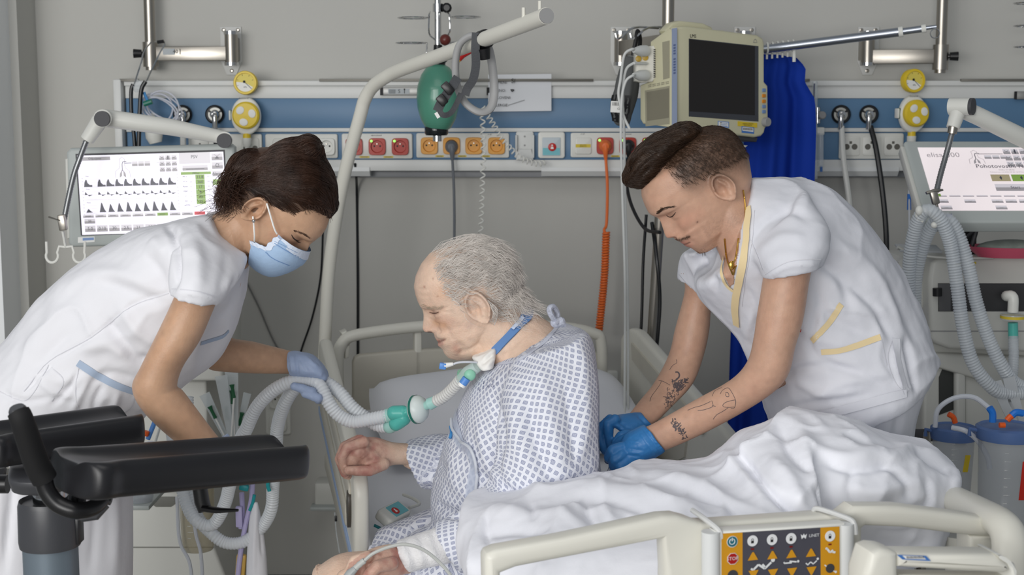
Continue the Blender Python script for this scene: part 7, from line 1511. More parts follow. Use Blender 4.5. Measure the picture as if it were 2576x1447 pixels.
def torso(c, x, y, s):
    k = s; c.line(M_sg, [(x-.05*k, y+.2*k), (x-.048*k, y+.12*k), (x-.02*k, y+.08*k), (x-.018*k, y+.02*k), (x-.02*k, y-.03*k), (x, y-.06*k), (x+.018*k, y-.03*k), (x+.016*k, y+.03*k), (x+.02*k, y+.08*k), (x+.048*k, y+.12*k), (x+.052*k, y+.2*k)], .0022)
    c.line(M_sd, [(x+.03*k, y+.0*k), (x+.005*k, y+.0*k), (x-.001*k, y+.03*k), (x-.001*k, y+.12*k)], .004)
    for q in (-1, 1): c.poly(M_sg, [(x+q*.004*k, y+.1*k), (x+q*.02*k, y+.15*k), (x+q*.022*k, y+.2*k), (x+q*.006*k, y+.18*k)], 2)
def icons(c, x0, y0, w, h, olive=False):
    for i in range(3):
        for j in range(3): x, y = x0+j*w*1.16, y0+i*h*1.2; c.button(x, y, x+w, y+h); c.line(M_sd, [(x+w*.2, y+h*.25+.1*h*j), (x+w*.5, y+h*.5), (x+w*.8, y+h*.3)], .003)
    c.rect(M_sd, x0+w*1.16+w*.4, y0+h*.1, x0+w*1.16+w*.6, y0+h*.9, 4)
YV = 3.76
# left
tl = P(166, 376, YV); Fv = frame(tl, P(590, 364, YV)-tl, (0, 0, 1))
lv = thing('ventilator', 'ventilator with large white screen behind the stooping woman', 'ventilator', P(420, 1400, 3.9))
M_vg = mat('ventilator_grey', (176, 182, 180), .4); M_vw = mat('ventilator_white', (206, 206, 200), .4)
b = MB(); trace(b, [(166, 384), (176, 373), (580, 362), (590, 370), (594, 600), (586, 612), (180, 622), (171, 612)], Fv, .035, .008); b.build('screen_housing', M_vg, lv)
b = MB(); trace(b, [(163, 400), (171, 398), (176, 600), (168, 602)], Fv, .03, .004); b.build('side_grip', M_vw, lv)
G = Fv.copy(); G.translation = PP(194, 392, Fv.translation, Fv.col[2].to_3d())+Fv.col[2].to_3d()*.0008; W_ = (pb(Fv, 562, 384)-pb(Fv, 194, 392)).length; H_ = (pb(Fv, 197, 591)-pb(Fv, 194, 392)).length
G2 = G @ Matrix.Translation((0, 0, -.0004)); b = MB(); b.at(G2); b.rect(-.004, -H_-.002, W_+.004, .005); b.build('screen_rim', M_dark, lv, smooth=0)
b = MB(); b.at(G); b.rect(0, -H_, W_, 0); sc = b.build('screen', M_scr, lv, smooth=0); c = Canvas(G, W_, H_, sc)
c.rect(M_sg, .015, .02, .225, .065); c.text(M_sd, 'Odpojeno', .12, .042, .04); torso(c, .305, .09, 1); 
for k in range(3): c.button(.372+k*.043, .09, .41+k*.043, .15)
c.line(M_sd, [(.32, .11), (.37, .11)], .004); c.line(M_sg, [(.54, .11), (.56, .11)], .003); icons(c, .56, .025, .036, .06); c.rect(M_sgl, .695, .0, .908, .14); c.text(M_sd, 'PSV', .8, .055, .055)
c.button(.715, .16, .888, .225); c.line(M_sd, [(.74, .207), (.865, .207)], .003, 4)
for y0 in (.268, .43, .6):
    for k in range(3): c.line(M_sgl, [(.035, y0+.03+k*.04), (.665, y0+.03+k*.04)], .0012, 1)
    c.line(M_sg, [(.035, y0+.13), (.665, y0+.13)], .0014, 1); c.text(M_sg, 'Flow' if y0 > .3 else 'Paw', .06, y0-.005, .025)
    for k in range(4): c.text(M_sg, str(30-10*k), .025, y0+.02+.04*k, .018); c.text(M_sg, str(30-10*k), .676, y0+.0+.04*k, .018)
for k in range(10):
    x = .035+(.0 if k == 0 else .092+(k-1)*.0602)
    c.poly(M_sd, [(x, .395), (x+.004, .34), (x+.012, .305), (x+.02, .308), (x+.024, .345), (x+.04, .372), (x+.056, .372), (x+.056, .395)], 2); c.poly(M_sd, [(x, .497), (x+.006, .458), (x+.02, .49), (x+.022, .497)], 2); c.poly(M_sd, [(x+.022, .497), (x+.056, .497), (x+.03, .515)], 2)
    h_ = .045 if k == 0 else .115+.012*math.sin(k*2.1); c.poly(M_sd, [(x+.004, .72), (x+.018, .72-h_), (x+.024, .72-h_*.9), (x+.036, .72-h_*.35), (x+.05, .72)], 2)
c.rect(M_sgn, .702, .243, .908, .277); c.text(M_sd, 'Měření', .805, .26, .03)
for k, s_ in enumerate(('11.8', '360', '17', '6', '42', '35')):
    y = .28+k*.062; c.rect(M_sgn, .8, y, .862, y+.06); c.text(M_sd, s_, .831, y+.03, .05); c.text(M_sd, ('MV e', 'VT e', 'Ppeak', 'PEEP', 'f', 'O2')[k], .728, y+.02, .026); c.text(M_sg, '—', .728, y+.045, .02); c.text(M_sg, ('1.2', '120', '10', '3', '5', '21')[k], .765, y+.025, .024); c.text(M_sg, ('20.5', '800', '40', '8', '35', '60')[k], .89, y+.025, .024)
c.text(M_sd, 'etCO2', .735, .66, .026); c.text(M_sg, '---', .77, .66, .024); c.line(M_sgl, [(.697, .23), (.697, .7)], .0015, 1); c.line(M_sgl, [(.914, .0), (.914, .7)], .0015, 1)
for k, s_ in enumerate(('', 'α', 'Alarmy', 'Ventilace', 'Nastav', 'Manévr')):
    y = .02+k*.108; c.button(.918, y, .992, y+(.085 if k < 2 else .07), None if k < 2 else s_, M_sgn if k == 3 else None)
c.text(M_sd, 'α', .955, .165, .085); c.poly(M_sd, [(.94, .085), (.955, .05), (.97, .085)], 3); c.line(M_sg, [(.935, .03), (.975, .08)], .003, 4); c.line(M_sg, [(.975, .03), (.935, .08)], .003, 4)
for k in range(11):
    x = .015+k*.085; c.button(x, .745, x+.073, .785, None, M_sgn if k == 6 else (M_srd if k == 9 else None)); c.line(M_sd, [(x+.015, .765), (x+.055, .765)], .003, 4)
for k, s_ in enumerate(('5.0', '0.10', '30', '2.5', '21', '35', '12')): x = .022+k*.083; c.button(x, .885, x+.073, .965, s_)
c.button(.022, .8, .095, .86, '30')
for k in range(8): c.line(M_sgl, [(.1+k*.083, .8), (.1+k*.083, .97)], .001, 1)
c.done()
b = MB(); trace(b, [(196, 597), (238, 595), (238, 609), (196, 611)], frame(Fv.translation+Fv.col[2].to_3d()*.001, Fv.col[0].to_3d(), (0, 0, 1)), .0006); o = b.build('asset_label', M_label, lv, smooth=0); b = MB(); trace(b, [(208, 599), (236, 597.5), (236, 604), (208, 605.5)], frame(Fv.translation+Fv.col[2].to_3d()*.0016, Fv.col[0].to_3d(), (0, 0, 1)), .0003); b.build('label_stripe', mat('label_blue'), o, smooth=0)
# ventilator body and cart below the screen
FB_ = frame(P(430, 1100, 3.85), (1, 0, 0), (0, 0, 1))
for nm, q_, th, dY in (('ventilator_body', [(360, 600), (560, 600), (566, 760), (560, 960), (300, 960), (300, 760)], .26, 0), ('cart_column', [(300, 955), (520, 955), (524, 1230), (300, 1230)], .2, .04), ('cart_drawer', [(280, 1235), (522, 1235), (540, 1380), (575, 1470), (575, 1760), (280, 1760)], .3, -.02), ('cart_base', [(250, 1760), (600, 1760), (600, 1830), (250, 1830)], .4, -.05)):
    b = MB(); F = FB_.copy(); F.translation = FB_.translation+Vector((0, dY, 0)); trace(b, q_, F, th, .01); b.build(nm, M_vw, lv)
b = MB(); F = FB_.copy(); F.translation = FB_.translation+Vector((0, -.022, 0)); trace(b, [(380, 1250), (440, 1250), (442, 1268), (430, 1276), (392, 1276), (380, 1268)], F, .004, .001); b.build('drawer_pull', mat('drawer_pull_grey', (120, 120, 114), .5), lv)
b = MB(); F.translation = FB_.translation+Vector((0, -.021, 0)); trace(b, [(300, 1376), (538, 1376), (538, 1379), (300, 1379)], F, .002); b.build('drawer_gap', mat('gap_grey', (130, 130, 124), .6), lv, smooth=0)
# tube arms on both ventilators
M_arm = mat('arm_white', (216, 216, 210), .38); M_cap = mat('arm_cap', (66, 66, 70), .55); M_neck = mat('gooseneck', (136, 138, 140), .35, .8)
t = thing('hose_support', 'white jointed hose arm over the left ventilator screen', 'arm', P(565, 352, 3.8))
def disc_cap(px, py, Y, r, parent, d=(0, -1, 0)): b = MB(); c_ = P(px, py, Y); b.tube([c_, c_+Vector(d)*.008], r, 24); return b.build('joint_cap', M_cap, parent)
b = MB(); b.tube([P(262, 297, 3.66), P(300, 302, 3.66), P(430, 320, 3.7), P(562, 346, 3.74)], [.0225, .0225, .0215, .017], 18); b.build('upper_arm', M_arm, t)
b = MB(); b.tube([P(565, 352, 3.70), P(565, 352, 3.80)], .021, 20); b.build('end_joint', M_arm, t); disc_cap(565, 354, 3.70, .019, t)
b = MB(); b.tube([P(258, 298, 3.61), P(258, 298, 3.69)], .0225, 22); b.tube([P(252, 302, 3.645), P(219, 352, 3.645)], [.021, .0175], 18); b.build('elbow_joint', M_arm, t); disc_cap(258, 299, 3.61, .0195, t)
hose('gooseneck', [(217, 355, 3.645), (200, 400, 3.645), (186, 440, 3.64), (172, 500, 3.63), (160, 560, 3.62)], .0075, t, m=M_neck)
b = MB(); b.at(frame(P(157, 560, 3.61), (1, 0, .12), (0, 0, 1))); b.box((0, 0, 0), (.019, .04, .018), .003); b.build('clamp_block', M_metal, t); b = MB(); b.tube([P(150, 555, 3.6), P(123, 546, 3.6)], [.004, .007], 8, flat=.4); b.build('wing_screw', M_metal, t)
def hooks(parent, px, py, Y, s=1.):
    b = MB(); b.tube([P(px, py-40, Y), P(px+8*s, py, Y)], .0055, 8, flat=.6)
    for q in (-1, 1):
        cx, cy = px+8*s+q*38*s, py+22; pts = [P(px+8*s, py, Y), P(px+8*s+q*18*s, py-2, Y)]+[P(cx+17*s*math.sin(a)*q*-1, cy-17*math.cos(a)*1, Y) for a in np.linspace(R_(60), R_(300), 12)]+[P(cx+q*16*s, py-14, Y)]; b.tube(pts, .0035, 8)
    return b.build('hose_hook', M_white, parent)
hooks(t, 158, 622, 3.61, .9)
# right ventilator
rv = thing('ventilator', 'ventilator with tilted start screen and pink dish at right', 'ventilator', P(2480, 1300, 3.75)); X0 = P(2308, 371, 3.75)
A_, B_ = P(2308, 371, 3.75), P(2355, 530, 3.585); upv = (A_-B_).normalized(); Fr = Matrix((Vector((1, 0, 0)), upv, Vector((1, 0, 0)).cross(upv))).transposed().to_4x4(); Fr.translation = A_
W2, H2 = .46, (A_-B_).length
b = MB(); b.at(Fr); b.prism(rrect(W2+.06, H2+.065, .012, cx=W2/2-.002, cy=-H2/2-.006), -.04, -.0008, .006, 3); b.build('screen_housing', M_vg, rv)
b = MB(); b.at(Fr); b.box((-.036, -H2/2-.004, -.02), (.012, H2+.03, .03), .004); b.build('side_grip', M_vw, rv)
b = MB(); b.at(Fr); b.rect(0, -H2, W2, 0); sc = b.build('screen', M_scp, rv, smooth=0); c = Canvas(Fr, W2, H2, sc)
c.text(M_sg, 'elisa 600', .13, .13, .11); torso(c, .31, .1, .85); icons(c, .475, .03, .04, .085); c.rect(M_sol, .6, .01, .95, .12); c.text(M_sd, 'PSV', .73, .065, .06)
for k in range(3): c.button(.36+k*.045, .13, .4+k*.045, .19)
c.line(M_sd, [(.33, .11), (.47, .11)], .003); c.button(.64, .19, .95, .24)
c.text(M_sd, 'Pohotovostní režim', .46, .31, .085); c.text(M_sg, 'Délka 01:58:06', .46, .37, .03); c.text(M_sg, 'Pohotovost od 2020-08-06 12:27 hod', .46, .405, .026)
c.rect(M_sol, .36, .44, .465, .545); c.rect(M_sgn, .475, .44, .58, .545); c.poly(M_sd, [(.405, .49), (.415, .46), (.42, .49), (.415, .53)], 2); c.poly(M_sd, [(.52, .49), (.53, .46), (.535, .49), (.53, .53)], 2); c.button(.365, .59, .585, .7, 'Start')
for k in range(9): x = .02+k*.075; c.button(x, .765, x+.062, .79); c.rect(M_sgn, .02, .745, .05, .785, 3)
for k in (0, 2, 4, 5, 6, 7): x = .02+k*.075; c.button(x, .83, x+.062, .885, '—')
for k in (0, 4): x = .03+k*.075; c.button(x, .925, x+.062, .985, '—')
c.done()
b = MB(); trace(b, [(2372, 540), (2395, 538), (2395, 546), (2372, 548)], frame(P(2380, 542, 3.55), (1, 0, 0), (0, .5, 1)), .001); b.build('maker_label', mat('label_violet', (86, 96, 150), .5), rv, smooth=0)
FVb = frame(P(2420, 760, 3.72), (1, 0, 0), (0, 0, 1))
def rvp(nm, q_, th, dY, m=M_vw, bev=.012): b = MB(); F = FVb.copy(); F.translation = FVb.translation+Vector((0, dY, 0)); trace(b, q_, F, th, bev); return b.build(nm, m, rv)
rvp('rear_housing', [(2262, 660), (2272, 648), (2640, 640), (2640, 900), (2330, 900), (2330, 790), (2262, 720)], .2, .06)
rvp('front_housing', [(2336, 700), (2344, 660), (2372, 642), (2640, 642), (2640, 888), (2390, 880), (2352, 866), (2338, 850)], .16, 0)
rvp('lower_bay', [(2310, 886), (2640, 900), (2640, 1010), (2300, 910)], .2, .04)
rvp('support_column', [(2322, 900), (2640, 908), (2640, 1330), (2318, 1330)], .18, .06, M_vw)
rvp('column_opening', [(2362, 950), (2370, 930), (2400, 926), (2402, 1030), (2362, 1045)], .004, .058, mat('opening_dark', (58, 60, 58), .6), .001); rvp('column_rib', [(2402, 930), (2432, 926), (2432, 1120), (2402, 1120)], .02, .045)
rvp('front_recess', [(2360, 713), (2640, 713), (2640, 784), (2360, 784)], .004, -.001, mat('recess_dark', (58, 58, 60), .45), .001); rvp('recess_ledge', [(2360, 713), (2392, 713), (2392, 783), (2362, 783)], .004, -.004, mat('recess_mid', (92, 92, 94), .5), .001)
rvp('front_groove', [(2342, 832), (2640, 832), (2640, 835), (2342, 835)], .002, -.001, M_grey, 0)
b = MB(); b.tube([P(2358, 725, 3.71), P(2358, 745, 3.71)], .012, 14); b.build('side_port', M_black, rv)
for x0, x1, y, m in ((2404, 2416, 660, mat('label_violet')), (2404, 2418, 664, M_yel), (2442, 2456, 662, M_yel)): rvp('small_label', [(x0, y-3), (x1, y-3), (x1, y+3), (x0, y+3)], .0008, -.0012, m, 0)
ftext(frame(P(2415, 682, 3.717), (1, 0, 0), (0, 0, 1)), 2415, 682, 'elisa', .022, M_grey, rv, 'maker_name', 0); rvp('floor_mark', [(2407, 693), (2415, 693), (2415, 696), (2407, 696)], .0006, -.001, M_grey, 0)
b = MB(); b.tube([P(2600, 720, 3.66), P(2534, 744, 3.68), P(2536, 744, 3.62), P(2552, 742, 3.6), P(2556, 760, 3.6), P(2553, 785, 3.6)], .012, 14) if False else b.tube([P(2532, 745, 3.70), P(2534, 745, 3.62), P(2548, 748, 3.6), P(2548, 785, 3.6)], .0135, 14, sm=5); b.build('outlet_elbow', M_white, rv)
b = MB(); F0.translation = P(2548, 797, 3.6); b.at(F0); b.lathe([(.012, -.008), (.03, -.007), (.031, 0), (.03, .006), (.012, .008)], 28); b.build('filter_disc', M_clear, rv); b = MB(); b.at(F0); b.lathe([(.0315, -.004), (.0315, .003)], 28, cap=False); b.build('yellow_band', M_yel, rv)
b = MB(); b.tube([P(2548, 812, 3.6), P(2549, 850, 3.6)], .0125, 16); b.build('teal_connector', M_tq, rv)
b = MB(); b.tube([P(2258, 622, 3.72), P(2300, 640, 3.72), P(2400, 650, 3.7), P(2500, 648, 3.66)], .008, 10, sm=5, flat=.6); b.build('tray_rail', M_vw, rv)
b = MB(); b.at(frame(P(2310, 625, 3.74), (1, 0, -.03), (0, 1, .2))); b.box((0, 0, 0), (.11, .06, .006), .002); o = b.build('sealed_packet', mat('packet', (200, 204, 208), .3, alpha=.7)); o['label'] = 'clear sealed packet lying on top of the right ventilator'; o['category'] = 'packet'
b = MB(); b.tube([P(2430, 560, 3.72), P(2440, 640, 3.74)], .05, 12) if False else b.box(P(2428, 600, 3.76), (.05, .04, .1), .004); b.build('screen_mount', M_black, rv); b = MB(); b.tube([P(2462, 560, 3.7), P(2445, 620, 3.7)], .006, 8); b.tube([P(2420, 604, 3.7), P(2470, 566, 3.7)], .004, 8); b.build('mount_strut', M_dark, rv)
b = MB(); e = []
for r_, z in ((.0, -.012), (.085, -.012), (.1, .0), (.118, .016), (.114, .016), (.096, .0), (.08, -.008), (0, -.008)): e.append((r_, z))
F0.translation = P(2545, 634, 3.66); b.at(F0 @ Matrix.Diagonal((1, .6, 1, 1))); b.lathe(e, 36, cap=False); o = b.build('kidney_dish', mat('pink_plastic', (196, 84, 108), .4)); o['label'] = 'pink plastic dish on top of the right ventilator'; o['category'] = 'dish'
b = MB(); F0.translation = P(2545, 624, 3.66); b.at(F0 @ Matrix.Diagonal((1, .6, 1, 1))); b.ell((0, 0, 0), (.09, .09, .022)); b.build('dish_contents', mat('grey_green', (130, 138, 132), .6, var=(30, .2)), o)
t = thing('hose_support', 'white jointed hose arm above the right ventilator screen', 'arm', P(2560, 330, 3.7))
b = MB(); b.tube([P(2425, 276, 3.52), P(2460, 292, 3.52), P(2640, 380, 3.62)], [.022, .022, .024], 18); b.build('upper_arm', M_arm, t)
b = MB(); d = Vector((.8, -.6, 0)); cj = P(2410, 268, 3.5); b.tube([cj-d*.02, cj+d*.03], .021, 22); b.tube([P(2412, 275, 3.5), P(2397, 322, 3.49)], [.019, .016], 16); b.build('elbow_joint', M_arm, t); b = MB(); b.tube([cj+d*.03, cj+d*.038], .0205, 22); b.build('joint_cap', M_cap, t)
b = MB(); b.tube([P(2398, 318, 3.49), P(2395, 336, 3.49)], .0115, 14); b.build('neck_collar', M_metal, t); hose('gooseneck', [(2395, 335, 3.49), (2380, 390, 3.48), (2366, 440, 3.46), (2356, 482, 3.44)], .007, t, m=M_neck)
b = MB(); b.tube([P(2330, 486, 3.43), P(2352, 480, 3.43), P(2372, 478, 3.43)], [.006, .009, .004], 8, flat=.6); b.build('wing_screw', M_metal, t); b = MB(); b.at(frame(P(2351, 497, 3.43), (1, 0, .3), (0, 0, 1))); b.box((0, 0, 0), (.018, .034, .016), .004); b.tube([(0, -.015, 0), (0, -.05, 0)], .004, 8); b.build('clamp_block', M_metal, t)
b = MB()
for q_ in ([(2315, 520, 3.42), (2308, 545, 3.42), (2322, 556, 3.42)], [(2318, 522, 3.42), (2345, 545, 3.42), (2362, 560, 3.42), (2350, 566, 3.42)]): b.tube([P(*k) for k in q_], .006, 8, sm=4)
b.ell(P(2350, 566, 3.41), (.008, .008, .008)); b.ell(P(2312, 530, 3.41), (.009, .009, .012)); b.build('hose_hook', M_white, t)
rh = thing('breathing_circuit', 'pair of corrugated hoses looped over the hook of the right ventilator', 'breathing tube', P(2400, 700, 3.45))
hose('corrugated_hose', [(2287, 800, 3.5), (2286, 720, 3.48), (2290, 640, 3.46), (2304, 570, 3.44), (2322, 535, 3.42), (2345, 532, 3.41), (2370, 560, 3.41), (2392, 620, 3.42), (2408, 720, 3.42), (2422, 820, 3.42), (2446, 910, 3.42), (2490, 970, 3.42), (2530, 990, 3.43), (2620, 985, 3.45)], .0165, rh, m=M_hose2)
hose('corrugated_hose', [(2300, 800, 3.54), (2304, 700, 3.52), (2318, 630, 3.5), (2338, 580, 3.48), (2362, 552, 3.46), (2388, 556, 3.45), (2412, 595, 3.45), (2436, 670, 3.45), (2456, 760, 3.45), (2486, 850, 3.45), (2520, 920, 3.45), (2556, 965, 3.46), (2620, 990, 3.46)], .0165, rh, m=M_hose2)
hose('corrugated_hose', [(2549, 846, 3.6), (2550, 900, 3.58), (2546, 950, 3.55), (2530, 990, 3.5)], .013, rh, m=M_hose2)
t = thing('suction_line', 'thin clear line with blue connector hanging at the wall by the right ventilator', 'tube', P(2287, 500, 4.3)); b = MB(); b.tube([P(2283, 352, PY-.003), P(2284, 380, 4.33), P(2287, 490, 4.28), P(2288, 640, 4.25)], .003, 8, sm=4); b.build('line_tube', mat('clear_tube'), t); b = MB(); b.tube([P(2287, 488, 4.28), P(2287, 528, 4.28)], [.0055, .0065], 12); b.build('blue_connector', mat('connector_blue', (30, 110, 200), .35), t)
# suction canisters at the right
M_can = mat('canister_clear', (176, 182, 190), .15, alpha=.42); M_lid = mat('lid_blue', (88, 116, 168), .35, alpha=.85)
def canister(px, py0, py1, w, Y, lab, stripe, m=M_can):
    t = thing('suction_canister', lab, 'canister', P(px, py1, Y)); c = P(px, py0, Y); h = (c-P(px, py1, Y)).length; r_ = w/2*Y*1.02/FPX; F = Matrix.Identity(4); F.translation = c
    b = MB(); b.at(F); b.lathe([(r_*.98, -.02), (r_*.94, -h*.5), (r_*.88, -h+.01), (r_*.8, -h), (0, -h)], 32, cap=False); b.build('jar', m, t)
    b = MB(); b.at(F); b.lathe([(r_*1.06, -.03), (r_*1.1, -.02), (r_*1.1, -.004), (r_*1.0, .0), (r_*.9, -.004), (r_*.3, .002), (0, .002)], 32); b.build('lid', M_lid, t)
    b = MB(); b.at(F); b.tube([(-r_*1.05, 0, -.012), (-r_*1.35, 0, -.008), (-r_*1.35, 0, -.024)], .005, 8); b.build('lid_ear', M_lid, t)
    if stripe: col_, x, a, e = stripe; b = MB(); y = -math.sqrt(max(1e-6, (r_*.96)**2-x*x)); b.quad((x-.006, y-.006, -h*a), (x+.006, y-.006, -h*a), (x+.002, y-.002, -h*e), (x-.010, y-.002, -h*e)); b.at(F); bb2 = MB(); bb2.at(F); bb2.add(b.v, b.f); bb2.build('level_stripe', mat(col_[0], col_[1], .5), t, smooth=0)
    b = MB(); b.at(F)
    for k in range(9): x = -r_*.35; y = -math.sqrt((r_*.95)**2-x*x)-.001; b.quad((x, y, -h*(.2+.075*k)), (x+.008+.006*(k % 2), y-.001, -h*(.2+.075*k)), (x+.008+.006*(k % 2), y-.001, -h*(.2+.075*k)-.0012), (x, y, -h*(.2+.075*k)-.0012))
    b.build('scale_marks', M_label, t, smooth=0)['kind'] = 'stuff'; return t, F, r_
t, F, r_ = canister(2400, 1072, 1245, 105, 3.3, 'suction canister with yellow stripe at right', (('stripe_yellow', (206, 180, 40)), .02, .35, .6)); b = MB(); b.tube([P(2386, 1042, 3.27), P(2398, 1050, 3.27), P(2403, 1064, 3.27)], .0065, 10, sm=4); b.build('orange_spout', mat('spout_orange', (224, 92, 30), .4), t); b = MB(); b.tube([P(2352, 1075, 3.28), P(2360, 1030, 3.28), P(2400, 1002, 3.28), (P(2450, 1000, 3.26)), P(2490, 1028, 3.22)], .006, 10, sm=6); b.build('linking_tube', mat('clear_tube'), t); b = MB(); b.tube([P(2395, 1076, 3.22), P(2430, 1085, 3.2), P(2460, 1110, 3.2), P(2484, 1150, 3.2), P(2490, 1180, 3.2)], .006, 10, sm=6); b.build('front_tube', mat('clear_tube'), t)
t, F, r_ = canister(2534, 1070, 1345, 140, 3.15, 'large suction canister with red stripe at the right edge', (('stripe_red', (190, 36, 20)), .022, .27, .62)); b = MB(); b.tube([P(2489, 1026, 3.1), P(2497, 1040, 3.1), P(2497, 1062, 3.1)], .008, 10, sm=4); b.build('blue_elbow', mat('connector_blue'), t); b = MB(); b.tube([P(2545, 1046, 3.1), P(2556, 1038, 3.1), P(2574, 1040, 3.1)], .008, 10, sm=4); b.build('blue_elbow', mat('connector_blue'), t); b = MB(); b.tube([P(2533, 1058, 3.1), P(2540, 1050, 3.1), P(2546, 1046, 3.1)], .007, 10); b.tube([P(2514, 1070, 3.08), P(2528, 1070, 3.08)], .006, 8); b.build('orange_spout', mat('spout_orange'), t)
t = thing('canister_rack', 'dark rack bar holding the suction canisters at right', 'rack', P(2400, 1100, 3.5)); b = MB(); b.box(P(2440, 1095, 3.45), (.34, .012, .03), .003); b.build('rack_bar', M_dark, t); b = MB(); b.tube([P(2330, 1085, 3.45), Vector((P(2330, 1085, 3.45).x, 3.45, .02))], .012, 10); b.build('rack_post', M_metal, t)
# suction catheters in packs beside the big canister
for k, (px, py, dx, lab) in enumerate(((2530, 960, 26, 'leaning'), (2552, 950, 14, 'upright'))):
    t = thing('catheter_pack', 'long clear catheter packet %s behind the large canister at the right edge' % lab, 'packet', P(px, 1060, 3.4)); b = MB(); b.at(Matrix.Identity(4)); a, e = P(px-dx, py, 3.42), P(px+dx, 1070, 3.42); s_ = Vector((.014, 0, .004)); b.add([a-s_, a+s_, e+s_, e-s_, a-s_+Vector((0, .003, 0)), a+s_+Vector((0, .003, 0)), e+s_+Vector((0, .003, 0)), e-s_+Vector((0, .003, 0))], [(0, 3, 2, 1), (4, 5, 6, 7), (0, 1, 5, 4), (2, 3, 7, 6), (1, 2, 6, 5), (0, 4, 7, 3)]); b.build('packet_film', mat('packet'), t)
# ------------------------------------------------------------------ left: catheters, canisters, bags on the ventilator cart
M_grn = mat('catheter_green', (30, 92, 58), .45); M_film = mat('film', (214, 220, 222), .25, alpha=.55)
PK = [((556, 946), (582, 1110), 32, (586, 985), 'upright catheter packet with green tip, second from left'), ((582, 935), (592, 1110), 34, (584, 1000), 'tallest catheter packet with green tip'), ((580, 1012), (588, 1112), 24, (570, 1040), 'short catheter packet with green tip in the middle'), ((514, 992), (574, 1112), 28, (535, 1038), 'catheter packet with green tip leaning left'), ((622, 990), (594, 1112), 20, (605, 1055), 'narrow catheter packet with green tip leaning right')]
for k, (a, e, w, g, lab) in enumerate(PK):
    t = thing('catheter_pack', lab, 'packet', P(e[0], e[1], 3.5)); Y = 3.45+.02*k; A1, E1 = P(*a, Y), P(*e, Y); s_ = (E1-A1).cross(Vector((0, 1, 0))).normalized()*w/2*Y/FPX; th = Vector((0, .004, 0)); n_ = 6; vs = []; fs = []
    for i in range(n_+1):
        c_ = A1.lerp(E1, i/n_); q = 1-.55*(i/n_); vs += [c_-s_*q, c_+s_*q, c_+s_*q+th, c_-s_*q+th]
    for i in range(n_):
        for j in range(4): p_, r2 = i*4+j, i*4+(j+1) % 4; fs.append((p_, r2, r2+4, p_+4))
    fs += [(3, 2, 1, 0), tuple(n_*4+j for j in range(4))]; b = MB(); b.add(vs, fs); b.build('packet_film', M_film, t)
    d = (A1-E1).normalized(); c_ = P(*g, Y-.008); b = MB(); b.tube([c_-d*.016, c_-d*.008, c_+d*.008, c_+d*.017], [.005, .0042, .0042, .0065], 10); b.build('green_connector', M_grn, t); b = MB(); b.tube([c_-d*.016, E1+Vector((0, -.006, 0))], .0022, 8); b.build('catheter', M_label, t)
t, F, r_ = canister(350, 1128, 1260, 72, 3.5, 'suction canister with blue lid behind the forearm rests', None); b = MB(); c = P(350, 1262, 3.5); b.box(c+Vector((.0, .16, -.006)), (.07, .4, .012), .003); b.build('canister_shelf', M_vg, t); b = MB(); b.tube([P(322, 1118, 3.47), P(326, 1128, 3.47)], [.011, .008], 8); b.build('orange_spout', mat('spout_orange'), t); b = MB(); b.tube([P(362, 1128, 3.46), P(368, 1118, 3.46), P(385, 1116, 3.46), P(402, 1135, 3.46)], .0055, 10, sm=5); b.build('front_tube', mat('clear_tube'), t)
t = thing('catheter_sleeve', 'blue and orange catheter packet behind the arm of the woman', 'packet', P(380, 1100, 3.5)); b = MB(); b.tube([P(398, 1040, 3.5), P(372, 1105, 3.5)], .006, 10); b.build('blue_tube', mat('ring_blue'), t); b = MB(); b.tube([P(370, 1085, 3.49), P(366, 1096, 3.49)], .007, 8); b.build('orange_tip', mat('spout_orange'), t); b = MB(); b.tube([P(410, 1050, 3.5), P(392, 1110, 3.5)], .009, 10, flat=.3); b.build('packet_film', M_film, t)
canister(493, 1180, 1382, 92, 3.45, 'graduated jar with cloudy yellow fluid below the forearm rest', None, mat('canister_amber', (190, 180, 150), .2, alpha=.6))
cord('drain_tube', 'clear drain tube falling from the yellow jar, left one', 'tube', [(445, 1250, 3.4), (452, 1360, 3.4), (478, 1420, 3.4), (486, 1520, 3.4)], .0045, mat('clear_tube'))
cord('drain_tube', 'clear drain tube falling from the yellow jar, right one', 'tube', [(480, 1240, 3.38), (492, 1340, 3.38), (506, 1400, 3.38), (512, 1520, 3.38)], .0045, mat('clear_tube'))
t = thing('infusion_set', 'lilac feeding tube with turquoise clamp hanging on the cart', 'tube', P(620, 1250, 3.25)); b = MB(); b.tube([P(636, 1200, 3.25), P(632, 1260, 3.25), P(618, 1320, 3.25), P(604, 1400, 3.25), P(594, 1500, 3.25)], .0062, 10, sm=6); b.tube([P(608, 1240, 3.26), P(610, 1290, 3.26), P(606, 1330, 3.26)], .006, 10, sm=4); b.build('lilac_tube', mat('lilac_tube', (192, 184, 224), .35, alpha=.85), t)
b = MB(); b.at(frame(P(614, 1227, 3.23), (1, 0, -.2), (0, 0, 1))); b.box((0, 0, 0), (.022, .014, .012), .003); b.tube([(.004, .008, 0), (.009, .02, 0)], .004, 8); b.build('turquoise_clamp', mat('teal_clamp', (34, 150, 156), .4), t); b = MB(); b.at(frame(P(602, 1300, 3.25), (1, 0, 0), (0, 0, 1))); b.box((0, 0, 0), (.016, .05, .014), .003); b.build('drip_chamber', mat('lilac_tube'), t)
o = cord('hose_clip', 'turquoise clip on the corrugated hose below the forearm rest', 'clip', [(675, 1206, 3.17), (674, 1222, 3.17), (678, 1236, 3.17)], .0045, mat('teal_clamp'))
